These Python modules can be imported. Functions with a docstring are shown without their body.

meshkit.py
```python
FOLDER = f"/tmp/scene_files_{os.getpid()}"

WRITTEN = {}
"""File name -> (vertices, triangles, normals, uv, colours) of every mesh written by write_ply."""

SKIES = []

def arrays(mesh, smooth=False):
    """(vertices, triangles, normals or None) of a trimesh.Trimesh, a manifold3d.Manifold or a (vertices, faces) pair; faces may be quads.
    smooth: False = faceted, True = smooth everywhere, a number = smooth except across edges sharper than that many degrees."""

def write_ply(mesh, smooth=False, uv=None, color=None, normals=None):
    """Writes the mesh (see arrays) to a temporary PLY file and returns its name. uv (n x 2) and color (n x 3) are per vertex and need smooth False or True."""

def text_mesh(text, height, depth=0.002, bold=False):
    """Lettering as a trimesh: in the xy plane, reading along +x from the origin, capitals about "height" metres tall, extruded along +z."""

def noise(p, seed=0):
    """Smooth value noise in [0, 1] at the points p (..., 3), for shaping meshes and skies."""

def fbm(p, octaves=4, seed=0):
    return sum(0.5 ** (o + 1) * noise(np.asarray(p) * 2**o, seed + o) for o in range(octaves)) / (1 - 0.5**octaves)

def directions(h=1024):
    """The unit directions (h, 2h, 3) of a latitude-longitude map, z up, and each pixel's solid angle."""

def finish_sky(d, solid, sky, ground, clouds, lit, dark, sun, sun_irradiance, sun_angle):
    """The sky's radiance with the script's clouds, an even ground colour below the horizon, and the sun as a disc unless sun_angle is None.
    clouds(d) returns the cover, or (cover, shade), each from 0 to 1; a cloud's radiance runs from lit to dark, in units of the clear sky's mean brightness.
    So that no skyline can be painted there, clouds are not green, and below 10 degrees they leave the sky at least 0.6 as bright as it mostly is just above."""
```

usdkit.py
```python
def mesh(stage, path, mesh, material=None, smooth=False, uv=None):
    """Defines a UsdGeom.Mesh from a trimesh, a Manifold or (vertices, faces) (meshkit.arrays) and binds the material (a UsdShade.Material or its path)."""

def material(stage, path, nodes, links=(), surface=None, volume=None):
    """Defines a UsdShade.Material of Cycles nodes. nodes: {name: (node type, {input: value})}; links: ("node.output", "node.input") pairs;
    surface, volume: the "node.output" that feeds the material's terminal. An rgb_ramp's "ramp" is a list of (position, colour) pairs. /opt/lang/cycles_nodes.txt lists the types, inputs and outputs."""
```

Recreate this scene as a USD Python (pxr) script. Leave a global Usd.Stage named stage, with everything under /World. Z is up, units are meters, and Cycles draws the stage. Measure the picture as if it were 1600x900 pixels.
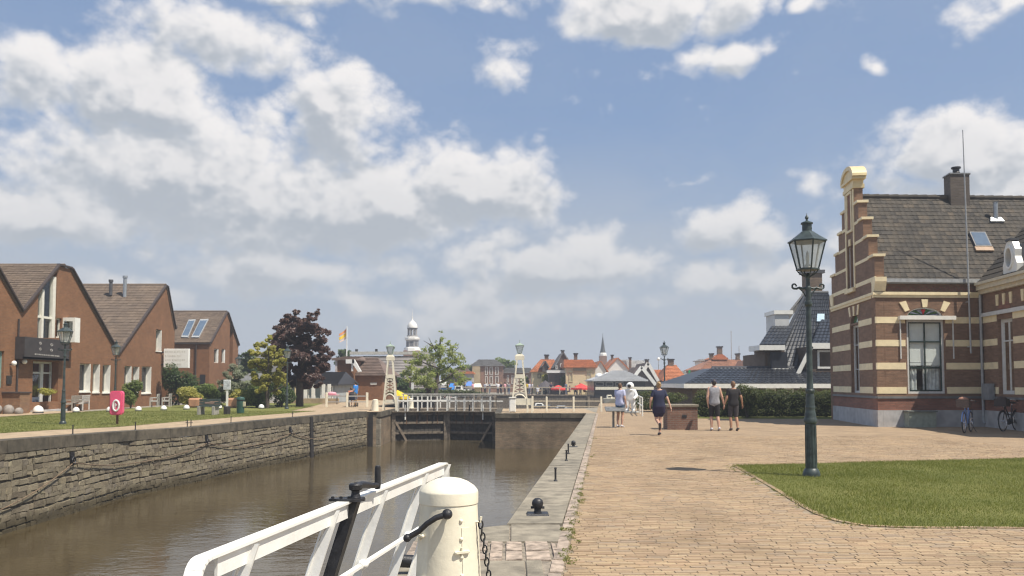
import math, random
import numpy as np
import trimesh, manifold3d, shapely
import shapely.geometry as sg
import usdkit, meshkit
from pxr import Usd, UsdGeom, UsdLux, UsdShade, Gf, Sdf

random.seed(7)
RNG = np.random.default_rng(7)
stage = Usd.Stage.CreateInMemory()
UsdGeom.SetStageUpAxis(stage, UsdGeom.Tokens.z)
UsdGeom.SetStageMetersPerUnit(stage, 1.0)
UsdGeom.Xform.Define(stage, '/World')
UsdGeom.Scope.Define(stage, '/World/Looks')

# ------------------------------------------------------------------ camera
F, CX, CY, HOR, EYE = 1360.0, 800.0, 450.0, 598.0, 1.65
PITCH = math.atan(74.0 / F)
PPY = HOR - 74.0                      # row of the optical axis (the lens is shifted a little)
cam = UsdGeom.Camera.Define(stage, '/World/camera')
cam.CreateHorizontalApertureAttr(36.0)
cam.CreateVerticalApertureAttr(36.0 * 900 / 1600)
cam.CreateFocalLengthAttr(36.0 * F / 1600)
cam.CreateVerticalApertureOffsetAttr(36.0 * (PPY - CY) / 1600)
cam.CreateClippingRangeAttr(Gf.Vec2f(0.1, 5000))
cam.CreateFStopAttr(5.6); cam.CreateFocusDistanceAttr(4.8)      # focused on the column, the town a little soft
cam.CreateExposureAttr(0.36)
cam.AddTranslateOp().Set(Gf.Vec3d(0, 0, EYE))
cam.AddRotateXOp().Set(90 + math.degrees(PITCH))

# ------------------------------------------------------------------ sun and sky
SUN = np.array([0.42, -0.27, 0.865]); SUN /= np.linalg.norm(SUN)
SUN_EL, SUN_ROT = math.asin(SUN[2]), math.atan2(SUN[0], SUN[1])
sun = UsdLux.DistantLight.Define(stage, '/World/sun')
sun.CreateNormalizeAttr(True); sun.CreateIntensityAttr(1.25); sun.CreateAngleAttr(0.53)
sun.CreateColorAttr(Gf.Vec3f(1.0, 0.93, 0.82))
sun.AddRotateZOp().Set(math.degrees(math.atan2(SUN[1], SUN[0])) + 90)
sun.AddRotateXOp().Set(90 - math.degrees(SUN_EL))


TONED = set()
class Graph:
    """collects Cycles nodes under running names"""
    def __init__(self): self.n, self.l, self.k = {}, [], 0
    def add(self, kind, inputs=None, **links):
        name = f'n{self.k}'; self.k += 1
        self.n[name] = (kind, dict(inputs or {}))
        for sock, src in links.items():
            if isinstance(src, str): self.l.append((src, f'{name}.{sock}'))
            else: self.n[name][1][sock] = src
        return name
    def m(self, op, a, b=0.0, c=None, clamp=False):
        d = {'math_type': op}
        if clamp: d['use_clamp'] = True
        kw = {'value1': a, 'value2': b}
        if c is not None: kw['value3'] = c
        return self.add('math', d, **kw) + '.value'
    def smooth(self, v, lo, hi, t0=0.0, t1=1.0):
        return self.add('map_range', {'range_type': 'smoothstep', 'from_min': lo, 'from_max': hi, 'to_min': t0, 'to_max': t1, 'clamp': True}, value=v) + '.result'
    def noise(self, vec, scale, detail=2, rough=0.5, dist=0.0, dims='3D'):
        return self.add('noise_texture', {'dimensions': dims, 'scale': scale, 'detail': detail, 'roughness': rough, 'distortion': dist}, vector=vec)
    def mixc(self, f, a, b, kind='mix'):
        return self.add('mix_color', {'blend_type': kind}, fac=f, a=a, b=b) + '.result'
    def sheen(self):
        """how much a thin pane mirrors, the same from both of its sides"""
        ge = self.add('geometry'); c = self.m('absolute', self.add('vector_math', {'math_type': 'dot_product'}, vector1=ge + '.incoming', vector2=ge + '.normal') + '.value')
        return self.m('add', self.m('multiply', self.m('power', self.m('subtract', 1.0, c), 5.0), .85), .07)
    def piece(self):
        self.toned = True
        return self.add('attribute', {'attribute': 'tone'}) + '.fac'
    def ramp(self, f, stops):
        return self.add('rgb_ramp', {'ramp': stops}, fac=f) + '.color'
    def build(self, name, surface=None, volume=None):
        if getattr(self, 'toned', False): TONED.add(f'/World/Looks/{name}')
        return usdkit.material(stage, f'/World/Looks/{name}', self.n, self.l, surface=surface, volume=volume)


def sky_material():
    g = Graph()
    tc = g.add('texture_coordinate') + '.generated'
    sky = g.add('sky_texture', {'sky_type': 'single_scattering', 'sun_disc': False, 'sun_elevation': SUN_EL, 'sun_rotation': SUN_ROT,
                                'altitude': 50.0, 'air_density': 1.0, 'aerosol_density': 1.2, 'ozone_density': 1.4}, vector=tc) + '.color'
    s = g.add('separate_xyz', vector=tc)
    az = g.m('arctan2', s + '.x', s + '.y')
    el = g.m('arcsine', s + '.z')
    def ang(px, py):
        d = np.array([(px - CX) / F, 1, 0]) ; d = np.array([(px - CX) / F, math.cos(PITCH) - (PPY - py) / F * math.sin(PITCH), math.sin(PITCH) + (PPY - py) / F * math.cos(PITCH)])
        d /= np.linalg.norm(d)
        return math.atan2(d[0], d[1]), math.asin(d[2])
    # cloud bodies as they stand over the town: column, row, half width, half height, weight
    blobs = [(310, 285, 440, 180, 1.12), (215, 150, 175, 120, 1.08), (545, 175, 150, 130, 1.08), (740, 290, 180, 120, 1.16), (560, 320, 320, 120, 1.1),
             (80, 330, 320, 115, 1.02), (390, 70, 290, 110, .82), (30, 120, 160, 125, .76), (560, -15, 310, 55, .72), (1000, 5, 230, 95, .95),
             (1135, 85, 115, 50, .64), (768, 112, 72, 62, .66), (1345, 100, 46, 40, .54), (1480, 245, 175, 125, 1.16), (1590, 290, 230, 130, 1.1),
             (1140, 360, 110, 70, .86), (1165, 445, 145, 66, .90), (470, 430, 165, 68, .90), (190, 450, 150, 52, .78), (880, 410, 300, 75, .84),
             (1050, 272, 56, 24, .40), (1290, 285, 80, 36, .5), (1262, -5, 70, 28, .52), (1545, 0, 110, 45, .56), (1270, 380, 120, 66, .6), (700, 480, 350, 85, .72)]
    def density(az_, el_, vec, detail):
        co = g.add('combine_xyz', x=az_, y=el_, z=0.0) + '.vector'
        tot = None
        for px, py, rx, ry, w in blobs:
            a, e = ang(px, py)
            a2, _ = ang(px + rx, py); _, e2 = ang(px, py - ry)
            mp = g.add('mapping', {'mapping_type': 'texture', 'location': (a, e, 0), 'scale': (max(abs(a2 - a), .02), max(abs(e2 - e), .02), 1)}, vector=co) + '.vector'
            b = g.m('multiply', g.add('gradient_texture', {'gradient_type': 'spherical'}, vector=mp) + '.fac', w)
            tot = b if tot is None else g.m('maximum', tot, b)
        tot = g.m('add', g.m('multiply', tot, 1.5), -.34)
        # scattered fair weather clouds everywhere else in the sky
        wide = g.noise(vec, 2.2, 2, .5) + '.fac'
        out = g.m('multiply', g.m('subtract', wide, .40), 1.7)
        front = g.smooth(g.m('absolute', az_), .52, .85)
        up = g.smooth(el_, .40, .62)
        tot = g.m('add', tot, g.m('multiply', g.m('maximum', front, up), out))
        n1 = g.noise(vec, 5.0, 2, .5) + '.fac'; b1 = g.m('absolute', g.m('subtract', g.noise(vec, 13.0, 1, .5) + '.fac', .5)); b2 = g.m('absolute', g.m('subtract', g.noise(vec, 31.0, 1, .5) + '.fac', .5))
        t = g.m('add', tot, g.m('multiply', g.m('subtract', n1, .5), .9))
        t = g.m('add', t, g.m('multiply', g.m('subtract', b1, .10), 1.7)); t = g.m('add', t, g.m('multiply', g.m('subtract', b2, .10), .8))
        return g.m('add', t, g.m('multiply', g.m('subtract', g.noise(vec, 75.0, detail, .62) + '.fac', .5), .45))
    st = g.add('vector_math', {'math_type': 'multiply', 'vector2': (1, 1, 1.3)}, vector1=tc) + '.vector'
    wn = g.add('separate_xyz', vector=g.noise(st, 6.0, 3, .55) + '.color')
    az = g.m('add', az, g.m('multiply', g.m('subtract', wn + '.x', .5), .20))
    el = g.m('add', el, g.m('multiply', g.m('subtract', wn + '.y', .5), .13))
    d0 = density(az, el, st, 4)
    off = g.add('vector_math', {'math_type': 'add', 'vector2': (.010, -.004, .026)}, vector1=st) + '.vector'
    d1 = density(g.m('add', az, .010), g.m('add', el, .020), off, 1)
    cover = g.smooth(d0, -.14, .46)
    # light on the clouds: bright where little cloud lies between a point and the sun, grey where much does
    shade = g.smooth(g.m('add', g.m('multiply', d1, .65), g.m('multiply', d0, .35)), -.08, .88)
    lit = g.smooth(g.m('subtract', d0, d1), -.30, .45)
    cl = g.ramp(shade, [(0, (7.9, 7.75, 7.8)), (.3, (6.9, 6.95, 7.15)), (.6, (5.2, 5.5, 5.95)), (1, (4.35, 4.7, 5.2))])
    cl = g.mixc(g.m('multiply', lit, .75), cl, (9.3, 8.95, 8.7))
    low = g.smooth(s + '.z', .02, .30, 1.0, 0.0)
    cl = g.mixc(g.m('multiply', low, .72), cl, (4.6, 4.95, 5.4))
    blue = g.mixc(.66, sky, (2.75, 3.85, 6.0))
    blue = g.mixc(g.m('multiply', low, .92), blue, (4.55, 5.0, 5.6))
    # thin grey veil, denser low down
    vs = g.add('vector_math', {'math_type': 'multiply', 'vector2': (1, 1, 2.4)}, vector1=tc) + '.vector'
    veil = g.smooth(g.noise(vs, 3.2, 5, .6, .3) + '.fac', .36, .64)
    veil = g.m('multiply', veil, g.smooth(s + '.z', .10, .30, .55, .10))
    col = g.mixc(veil, blue, (4.6, 5.0, 5.6))
    col = g.mixc(g.m('multiply', cover, .95), col, cl)
    bg = g.add('background_shader', {'strength': 0.083}, color=col) + '.background'
    return g.build('sky_air', surface=bg)

dome = UsdLux.DomeLight.Define(stage, '/World/sky')
UsdShade.MaterialBindingAPI.Apply(dome.GetPrim()).Bind(sky_material())
dome.GetPrim().SetCustomDataByKey('kind', 'structure')
dome.GetPrim().SetCustomDataByKey('label', 'blue summer sky with white and grey clouds')

# ------------------------------------------------------------------ placing by measured picture rows: all results are fixed world points
def ray(px, py):
    v = (PPY - py) / F
    return np.array([(px - CX) / F, math.cos(PITCH) - v * math.sin(PITCH), math.sin(PITCH) + v * math.cos(PITCH)])
def G(px, py, z=0.0):
    d = ray(px, py); t = (z - EYE) / d[2]
    return np.array([d[0] * t, d[1] * t, z])
def PY(px, py, Y):
    d = ray(px, py); t = Y / d[1]
    return np.array([d[0] * t, Y, EYE + d[2] * t])
def PX(px, py, X):
    d = ray(px, py); t = X / d[0]
    return np.array([X, d[1] * t, EYE + d[2] * t])
def Zat(py, Y): return PY(CX, py, Y)[2]

# ------------------------------------------------------------------ prims
_count, ORG = {}, {'/World': np.zeros(3)}
def _free(parent, name):
    k = (parent, name); n = _count.get(k, 0); _count[k] = n + 1
    return f'{parent}/{name}' + (f'_{n:03d}' if n else '')
def _tag(prim, label=None, cat=None, group=None, kind=None):
    for k, v in (('label', label), ('category', cat), ('group', group), ('kind', kind)):
        if v: prim.SetCustomDataByKey(k, v)
def thing(name, label, cat, loc=(0, 0, 0), rz=0.0, group=None, scale=1.0):
    p = _free('/World', name); x = UsdGeom.Xform.Define(stage, p)
    x.AddTranslateOp().Set(Gf.Vec3d(*map(float, loc))); x.AddRotateZOp().Set(float(rz)); x.AddScaleOp().Set(Gf.Vec3f(*([float(scale)] * 3)))
    _tag(x.GetPrim(), label, cat, group); ORG[p] = np.zeros(3)
    return p
def place(name, label, cat, loc, group=None):
    """a thing whose parts are given in world coordinates"""
    p = thing(name, label, cat, loc, 0, group); ORG[p] = np.asarray(loc, float)
    return p
def dup(src, name, loc, rz=0.0, scale=1.0, label=None, cat=None, group=None):
    p = _free('/World', name); x = UsdGeom.Xform.Define(stage, p)
    x.GetPrim().GetReferences().AddInternalReference(src); x.GetPrim().SetInstanceable(True)
    s = scale if np.ndim(scale) else [scale] * 3
    x.GetPrim().CreateAttribute('xformOp:translate', Sdf.ValueTypeNames.Double3).Set(Gf.Vec3d(*map(float, loc)))
    x.GetPrim().CreateAttribute('xformOp:rotateZ', Sdf.ValueTypeNames.Float).Set(float(rz))
    x.GetPrim().CreateAttribute('xformOp:scale', Sdf.ValueTypeNames.Float3).Set(Gf.Vec3f(*map(float, s)))
    _tag(x.GetPrim(), label, cat, group)
    return p
from scipy.sparse import coo_matrix
from scipy.sparse.csgraph import connected_components
def tone(path, v, f, seed):
    """a random number for every loose piece of a mesh, read by the materials"""
    n = len(v); i = np.concatenate([f[:, 0], f[:, 1]]); j = np.concatenate([f[:, 1], f[:, 2]])
    k, lab = connected_components(coo_matrix((np.ones(len(i), np.int8), (i, j)), (n, n)), directed=False)
    r = np.random.default_rng(seed).random(k).astype(np.float32)[lab]
    UsdGeom.PrimvarsAPI(stage.GetPrimAtPath(path)).CreatePrimvar('tone', Sdf.ValueTypeNames.FloatArray, 'vertex').Set(__import__('pxr').Vt.FloatArray.FromNumpy(r))
def put(name, geo, material, parent='/World', label=None, cat=None, group=None, kind=None, smooth=False):
    p = _free(parent, name); v, f = geo
    o = ORG.get(parent, np.zeros(3)); ORG[p] = o
    v = np.asarray(v, float) - o
    if parent == '/World' and kind not in ('structure', 'stuff'):
        base = np.array([(v[:, 0].min() + v[:, 0].max()) / 2, (v[:, 1].min() + v[:, 1].max()) / 2, v[:, 2].min()])
        m = usdkit.mesh(stage, p, (v - base, f), material, smooth); m.AddTranslateOp().Set(Gf.Vec3d(*map(float, base))); ORG[p] = base
    else:
        m = usdkit.mesh(stage, p, (v, f), material, smooth)
        if isinstance(parent, str) and False: pass
    _tag(m.GetPrim(), label, cat, group, kind)
    if not smooth and material is not None and str(material.GetPath()) in TONED: tone(p, v, np.asarray(f, int), len(_count) * 7 + _count[(parent, name)])
    return p

# ------------------------------------------------------------------ shapes: every one is (vertices, triangles)
def join(*gs):
    gs = [g for g in (gs[0] if len(gs) == 1 and isinstance(gs[0], list) else gs)]
    V, Fc, n = [], [], 0
    for v, f in gs:
        v, f = np.asarray(v, float), np.asarray(f, int)
        V.append(v); Fc.append(f + n); n += len(v)
    return np.vstack(V), np.vstack(Fc)
_BF = np.array([[0, 2, 1], [0, 3, 2], [4, 5, 6], [4, 6, 7], [0, 1, 5], [0, 5, 4], [1, 2, 6], [1, 6, 5], [2, 3, 7], [2, 7, 6], [3, 0, 4], [3, 4, 7]])
def hexa(p): return np.asarray(p, float), _BF      # bottom four counter-clockwise, top four
def box(x0, x1, y0, y1, z0, z1):
    return hexa([(x0, y0, z0), (x1, y0, z0), (x1, y1, z0), (x0, y1, z0), (x0, y0, z1), (x1, y0, z1), (x1, y1, z1), (x0, y1, z1)])
def cbox(x0, x1, y0, y1, z0, z1, b=0.01):
    """box with chamfered edges"""
    v = []
    for sx, x in ((1, x0), (-1, x1)):
        for sy, y in ((1, y0), (-1, y1)):
            for sz, z in ((1, z0), (-1, z1)):
                v += [(x, y + sy * b, z + sz * b), (x + sx * b, y, z + sz * b), (x + sx * b, y + sy * b, z)]
    m = trimesh.convex.convex_hull(np.array(v)); return np.array(m.vertices), np.array(m.faces)
def hull(pts):
    m = trimesh.convex.convex_hull(np.asarray(pts, float)); return np.array(m.vertices), np.array(m.faces)
def bar(p0, p1, w, h, up=(0, 0, 1), w1=None, h1=None):
    p0, p1 = np.asarray(p0, float), np.asarray(p1, float); t = p1 - p0; t /= np.linalg.norm(t)
    up = np.asarray(up, float)
    if abs(t @ up) > .98: up = np.array([0, 1.0, 0])
    s = np.cross(t, up); s /= np.linalg.norm(s); u = np.cross(s, t)
    w1, h1 = w if w1 is None else w1, h if h1 is None else h1
    q = [p + a * s * ww / 2 + b * u * hh / 2 for p, ww, hh in ((p0, w, h), (p1, w1, h1)) for a, b in ((-1, -1), (1, -1), (1, 1), (-1, 1))]
    return fixed(hexa(q))
def fixed(g):
    v, f = g; a = v[f[:, 0]]; b = v[f[:, 1]]; c = v[f[:, 2]]
    return (v, f[:, ::-1]) if np.einsum('ij,ij->i', np.cross(a, b), c).sum() < 0 else g
def tube(pts, r, n=8, cap=True):
    p = np.asarray(pts, float); r = np.broadcast_to(r, (len(p),))
    t = np.gradient(p, axis=0); t /= np.linalg.norm(t, axis=1, keepdims=True)
    V = []; a = np.cross(t[0], (0, 0, 1) if abs(t[0][2]) < .9 else (1, 0, 0)); a /= np.linalg.norm(a)
    th = np.arange(n) * 2 * np.pi / n
    for i in range(len(p)):
        a = a - t[i] * (a @ t[i]); a /= np.linalg.norm(a); b = np.cross(t[i], a)
        V.append(p[i] + r[i] * (np.cos(th)[:, None] * a + np.sin(th)[:, None] * b))
    V = np.vstack(V); Fc = []
    for i in range(len(p) - 1):
        for j in range(n):
            k = (j + 1) % n; A, B, C, D = i * n + j, i * n + k, (i + 1) * n + k, (i + 1) * n + j
            Fc += [[A, B, C], [A, C, D]]
    if cap:
        V = np.vstack([V, p[0], p[-1]]); m = len(V)
        for j in range(n):
            k = (j + 1) % n; Fc += [[m - 2, k, j], [m - 1, (len(p) - 1) * n + j, (len(p) - 1) * n + k]]
    return V, np.array(Fc)
def lathe(prof, c=(0, 0, 0), n=20, th0=0.0):
    """profile of (radius, height) from bottom to top"""
    prof = np.asarray(prof, float); th = th0 + np.arange(n) * 2 * np.pi / n
    V = np.vstack([np.stack([r * np.cos(th), r * np.sin(th), np.full(n, z)], 1) for r, z in prof]); Fc = []
    for i in range(len(prof) - 1):
        for j in range(n):
            k = (j + 1) % n; A, B, C, D = i * n + j, i * n + k, (i + 1) * n + k, (i + 1) * n + j
            Fc += [[A, B, C], [A, C, D]]
    V = np.vstack([V, (0, 0, prof[0, 1]), (0, 0, prof[-1, 1])]); m = len(V)
    for j in range(n):
        k = (j + 1) % n; Fc += [[m - 2, k, j], [m - 1, (len(prof) - 1) * n + j, (len(prof) - 1) * n + k]]
    return V + np.asarray(c, float), np.array(Fc)
def ball(c, r, n=2, s=(1, 1, 1)):
    m = trimesh.creation.icosphere(n, 1.0); return np.array(m.vertices) * r * np.array(s) + np.asarray(c), np.array(m.faces)
def prism(poly, z0, z1):
    """flat polygon (shapely or points in x, y) raised from z0 to z1"""
    if not hasattr(poly, 'exterior'): poly = sg.Polygon(poly)
    m = trimesh.creation.extrude_polygon(poly, z1 - z0, engine='earcut')
    return np.array(m.vertices) + (0, 0, z0), np.array(m.faces)
def slab(poly, o, u, w, n, d):
    """polygon in wall coordinates (u, w) on the plane at o, raised by d along n"""
    if not hasattr(poly, 'exterior'): poly = sg.Polygon(poly)
    m = trimesh.creation.extrude_polygon(poly, d, engine='earcut'); v = np.array(m.vertices)
    o, u, w, n = (np.asarray(x, float) for x in (o, u, w, n))
    f = np.array(m.faces)
    if np.cross(u, w) @ n < 0: f = f[:, ::-1]
    return o + v[:, :1] * u + v[:, 1:2] * w + v[:, 2:] * n, f
def sheet(poly, z, cell=None):
    if not hasattr(poly, 'exterior') and not hasattr(poly, 'geoms'): poly = sg.Polygon(poly)
    out = []
    for g in getattr(poly, 'geoms', [poly]):
        v, f = trimesh.creation.triangulate_polygon(g, engine='earcut')
        v3 = np.column_stack([v, np.full(len(v), z)])
        a, b, c = v[f[:, 0]], v[f[:, 1]], v[f[:, 2]]
        neg = (b[:, 0] - a[:, 0]) * (c[:, 1] - a[:, 1]) - (b[:, 1] - a[:, 1]) * (c[:, 0] - a[:, 0]) < 0
        f = np.where(neg[:, None], f[:, ::-1], f); out.append((v3, f))
    return join(out)
def rot(g, deg, c=(0, 0, 0), axis='z'):
    v, f = g; a = math.radians(deg); C, S = math.cos(a), math.sin(a)
    R = {'z': [[C, -S, 0], [S, C, 0], [0, 0, 1]], 'x': [[1, 0, 0], [0, C, -S], [0, S, C]], 'y': [[C, 0, S], [0, 1, 0], [-S, 0, C]]}[axis]
    return (np.asarray(v) - c) @ np.array(R).T + c, f
def mov(g, d): return np.asarray(g[0]) + np.asarray(d, float), g[1]
def catenary(a, b, sag, n=12):
    a, b = np.asarray(a, float), np.asarray(b, float); t = np.linspace(0, 1, n)[:, None]
    p = a + (b - a) * t; p[:, 2] -= sag * 4 * (t * (1 - t))[:, 0]; return p

# ------------------------------------------------------------------ materials
MATS = {}
def paint(name, c, rough=.5, var=.12, scale=6.0, bump=0.0, bscale=60.0, metal=0.0, c2=None, spec=.5, dirt=0.0, perrandom=0.0, coat=0.0):
    """a plain surface with mild unevenness of tone, fine relief and optional dirt"""
    if name in MATS: return MATS[name]
    g = Graph(); pos = g.add('geometry') + '.position'
    n = g.noise(pos, scale, 5, .6) + '.fac'
    c = np.array(c, float); c2 = c * (1 - var * 2.2) if c2 is None else np.array(c2, float)
    col = g.ramp(n, [(.30, tuple(c2)), (.62, tuple(np.minimum(c * (1 + var * .4), .95)))])
    if dirt:
        dn = g.noise(pos, scale * .35, 6, .7) + '.fac'
        col = g.mixc(g.smooth(dn, .52, .75, 0, dirt), col, tuple(c * .35 + np.array([.03, .025, .02])))
    if perrandom:
        oi = g.add('object_info') + '.random'; isl = g.piece()
        r = g.m('fraction', g.m('add', oi, isl))
        col = g.mixc(1.0, col, g.ramp(r, [(0, (1 - perrandom,) * 3), (.5, (1, 1 - .04 * perrandom, 1 - .12 * perrandom)), (1, (1 + perrandom * .6, 1 + perrandom * .5, 1 + perrandom * .4))]), 'multiply')
    p = g.add('principled_bsdf', {'roughness': rough, 'metallic': metal, 'specular_ior_level': spec, 'coat_weight': coat}, base_color=col)
    if bump:
        bn = g.noise(pos, bscale, 4, .6) + '.fac'
        g.l.append((g.add('bump', {'strength': bump, 'distance': .01}, height=bn) + '.normal', f'{p}.normal'))
    MATS[name] = g.build(name, surface=f'{p}.BSDF'); return MATS[name]

def bricks(name, ca, cb, mortar, ang=0.0, bw=.21, bh=.065, ms=.008, bump=.5, blotch=.25, flat=False):
    """far-off brickwork: running bond in wall coordinates; flat = on the ground"""
    if name in MATS: return MATS[name]
    g = Graph(); ge = g.add('geometry'); s = g.add('separate_xyz', vector=ge + '.position'); nn = g.add('separate_xyz', vector=ge + '.true_normal')
    C, S = math.cos(ang), math.sin(ang)
    a = g.m('add', g.m('multiply', s + '.x', C), g.m('multiply', s + '.y', S))
    b = g.m('add', g.m('multiply', s + '.x', -S), g.m('multiply', s + '.y', C))
    if flat: vec = g.add('combine_xyz', x=a, y=b, z=0.0) + '.vector'
    else:
        na = g.m('absolute', g.m('add', g.m('multiply', nn + '.x', C), g.m('multiply', nn + '.y', S)))
        u = g.add('mix_float', fac=g.m('greater_than', na, .5), a=a, b=b) + '.result'
        vec = g.add('combine_xyz', x=u, y=s + '.z', z=0.0) + '.vector'
    big = g.noise(ge + '.position', 1.1, 5, .6) + '.fac'
    bt = g.add('brick_texture', {'offset': .5, 'scale': 1.0, 'brick_width': bw, 'row_height': bh, 'mortar_size': ms, 'mortar_smooth': .2, 'bias': 0.0, 'color1': ca, 'color2': cb, 'mortar': mortar}, vector=vec)
    fine = g.noise(ge + '.position', 40.0, 3, .6) + '.fac'
    col = g.mixc(1.0, bt + '.color', g.ramp(big, [(.3, (1 - blotch,) * 3), (.7, (1 + blotch * .5, 1 + blotch * .45, 1 + blotch * .4))]), 'multiply')
    col = g.mixc(.5, col, g.mixc(1.0, col, g.ramp(fine, [(.3, (.75, .75, .75)), (.7, (1.2, 1.2, 1.2))]), 'multiply'))
    p = g.add('principled_bsdf', {'roughness': .85, 'specular_ior_level': .3}, base_color=col)
    h = g.m('add', g.m('multiply', bt + '.fac', -1.0), g.m('multiply', fine, .5))
    g.l.append((g.add('bump', {'strength': bump, 'distance': .008}, height=h) + '.normal', f'{p}.normal'))
    MATS[name] = g.build(name, surface=f'{p}.BSDF'); return MATS[name]

def leafy(name, cols, rough=.5, trans=.35):
    if name in MATS: return MATS[name]
    g = Graph(); ge = g.add('geometry'); r = g.piece()
    big = g.noise(ge + '.position', 1.2, 3, .6) + '.fac'
    f = g.m('add', g.m('multiply', r, .6), g.m('multiply', big, .45))
    col = g.ramp(f, list(zip(np.linspace(.15, .85, len(cols)), cols)))
    p = g.add('principled_bsdf', {'roughness': rough, 'specular_ior_level': .35}, base_color=col)
    t = g.add('translucent_bsdf', color=g.mixc(1.0, col, (1.3, 1.35, .7), 'multiply'))
    mx = g.add('mix_closure', {'fac': trans}, closure1=p + '.BSDF', closure2=t + '.BSDF')
    MATS[name] = g.build(name, surface=f'{mx}.closure'); return MATS[name]

def frosted(name):
    g = Graph(); tr = g.add('transparent_bsdf', {'color': (.93, .94, .92)}); df = g.add('translucent_bsdf', {'color': (.80, .81, .76)}); d2 = g.add('diffuse_bsdf', {'color': (.62, .63, .58)})
    m1 = g.add('mix_closure', {'fac': .45}, closure1=df + '.BSDF', closure2=d2 + '.BSDF'); m2 = g.add('mix_closure', {'fac': .34}, closure1=tr + '.BSDF', closure2=m1 + '.closure')
    gl = g.add('glossy_bsdf', {'color': (.9, .92, .95), 'roughness': .05}); m3 = g.add('mix_closure', fac=g.sheen(), closure1=m2 + '.closure', closure2=gl + '.BSDF')
    MATS[name] = g.build(name, surface=f'{m3}.closure'); return MATS[name]
def glass(name='pane_glass', tint=(.93, .96, .95), ior=1.55):
    if name in MATS: return MATS[name]
    g = Graph()
    tr = g.add('transparent_bsdf', {'color': tint}); gl = g.add('glossy_bsdf', {'color': (.95, .97, 1), 'roughness': .02})
    pos = g.add('geometry') + '.position'
    bp = g.add('bump', {'strength': .12, 'distance': .02}, height=g.noise(pos, 3.0, 2, .5) + '.fac') + '.normal'
    g.l.append((bp, f'{gl}.normal'))
    mx = g.add('mix_closure', fac=g.sheen(), closure1=tr + '.BSDF', closure2=gl + '.BSDF')
    MATS[name] = g.build(name, surface=f'{mx}.closure'); return MATS[name]

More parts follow.
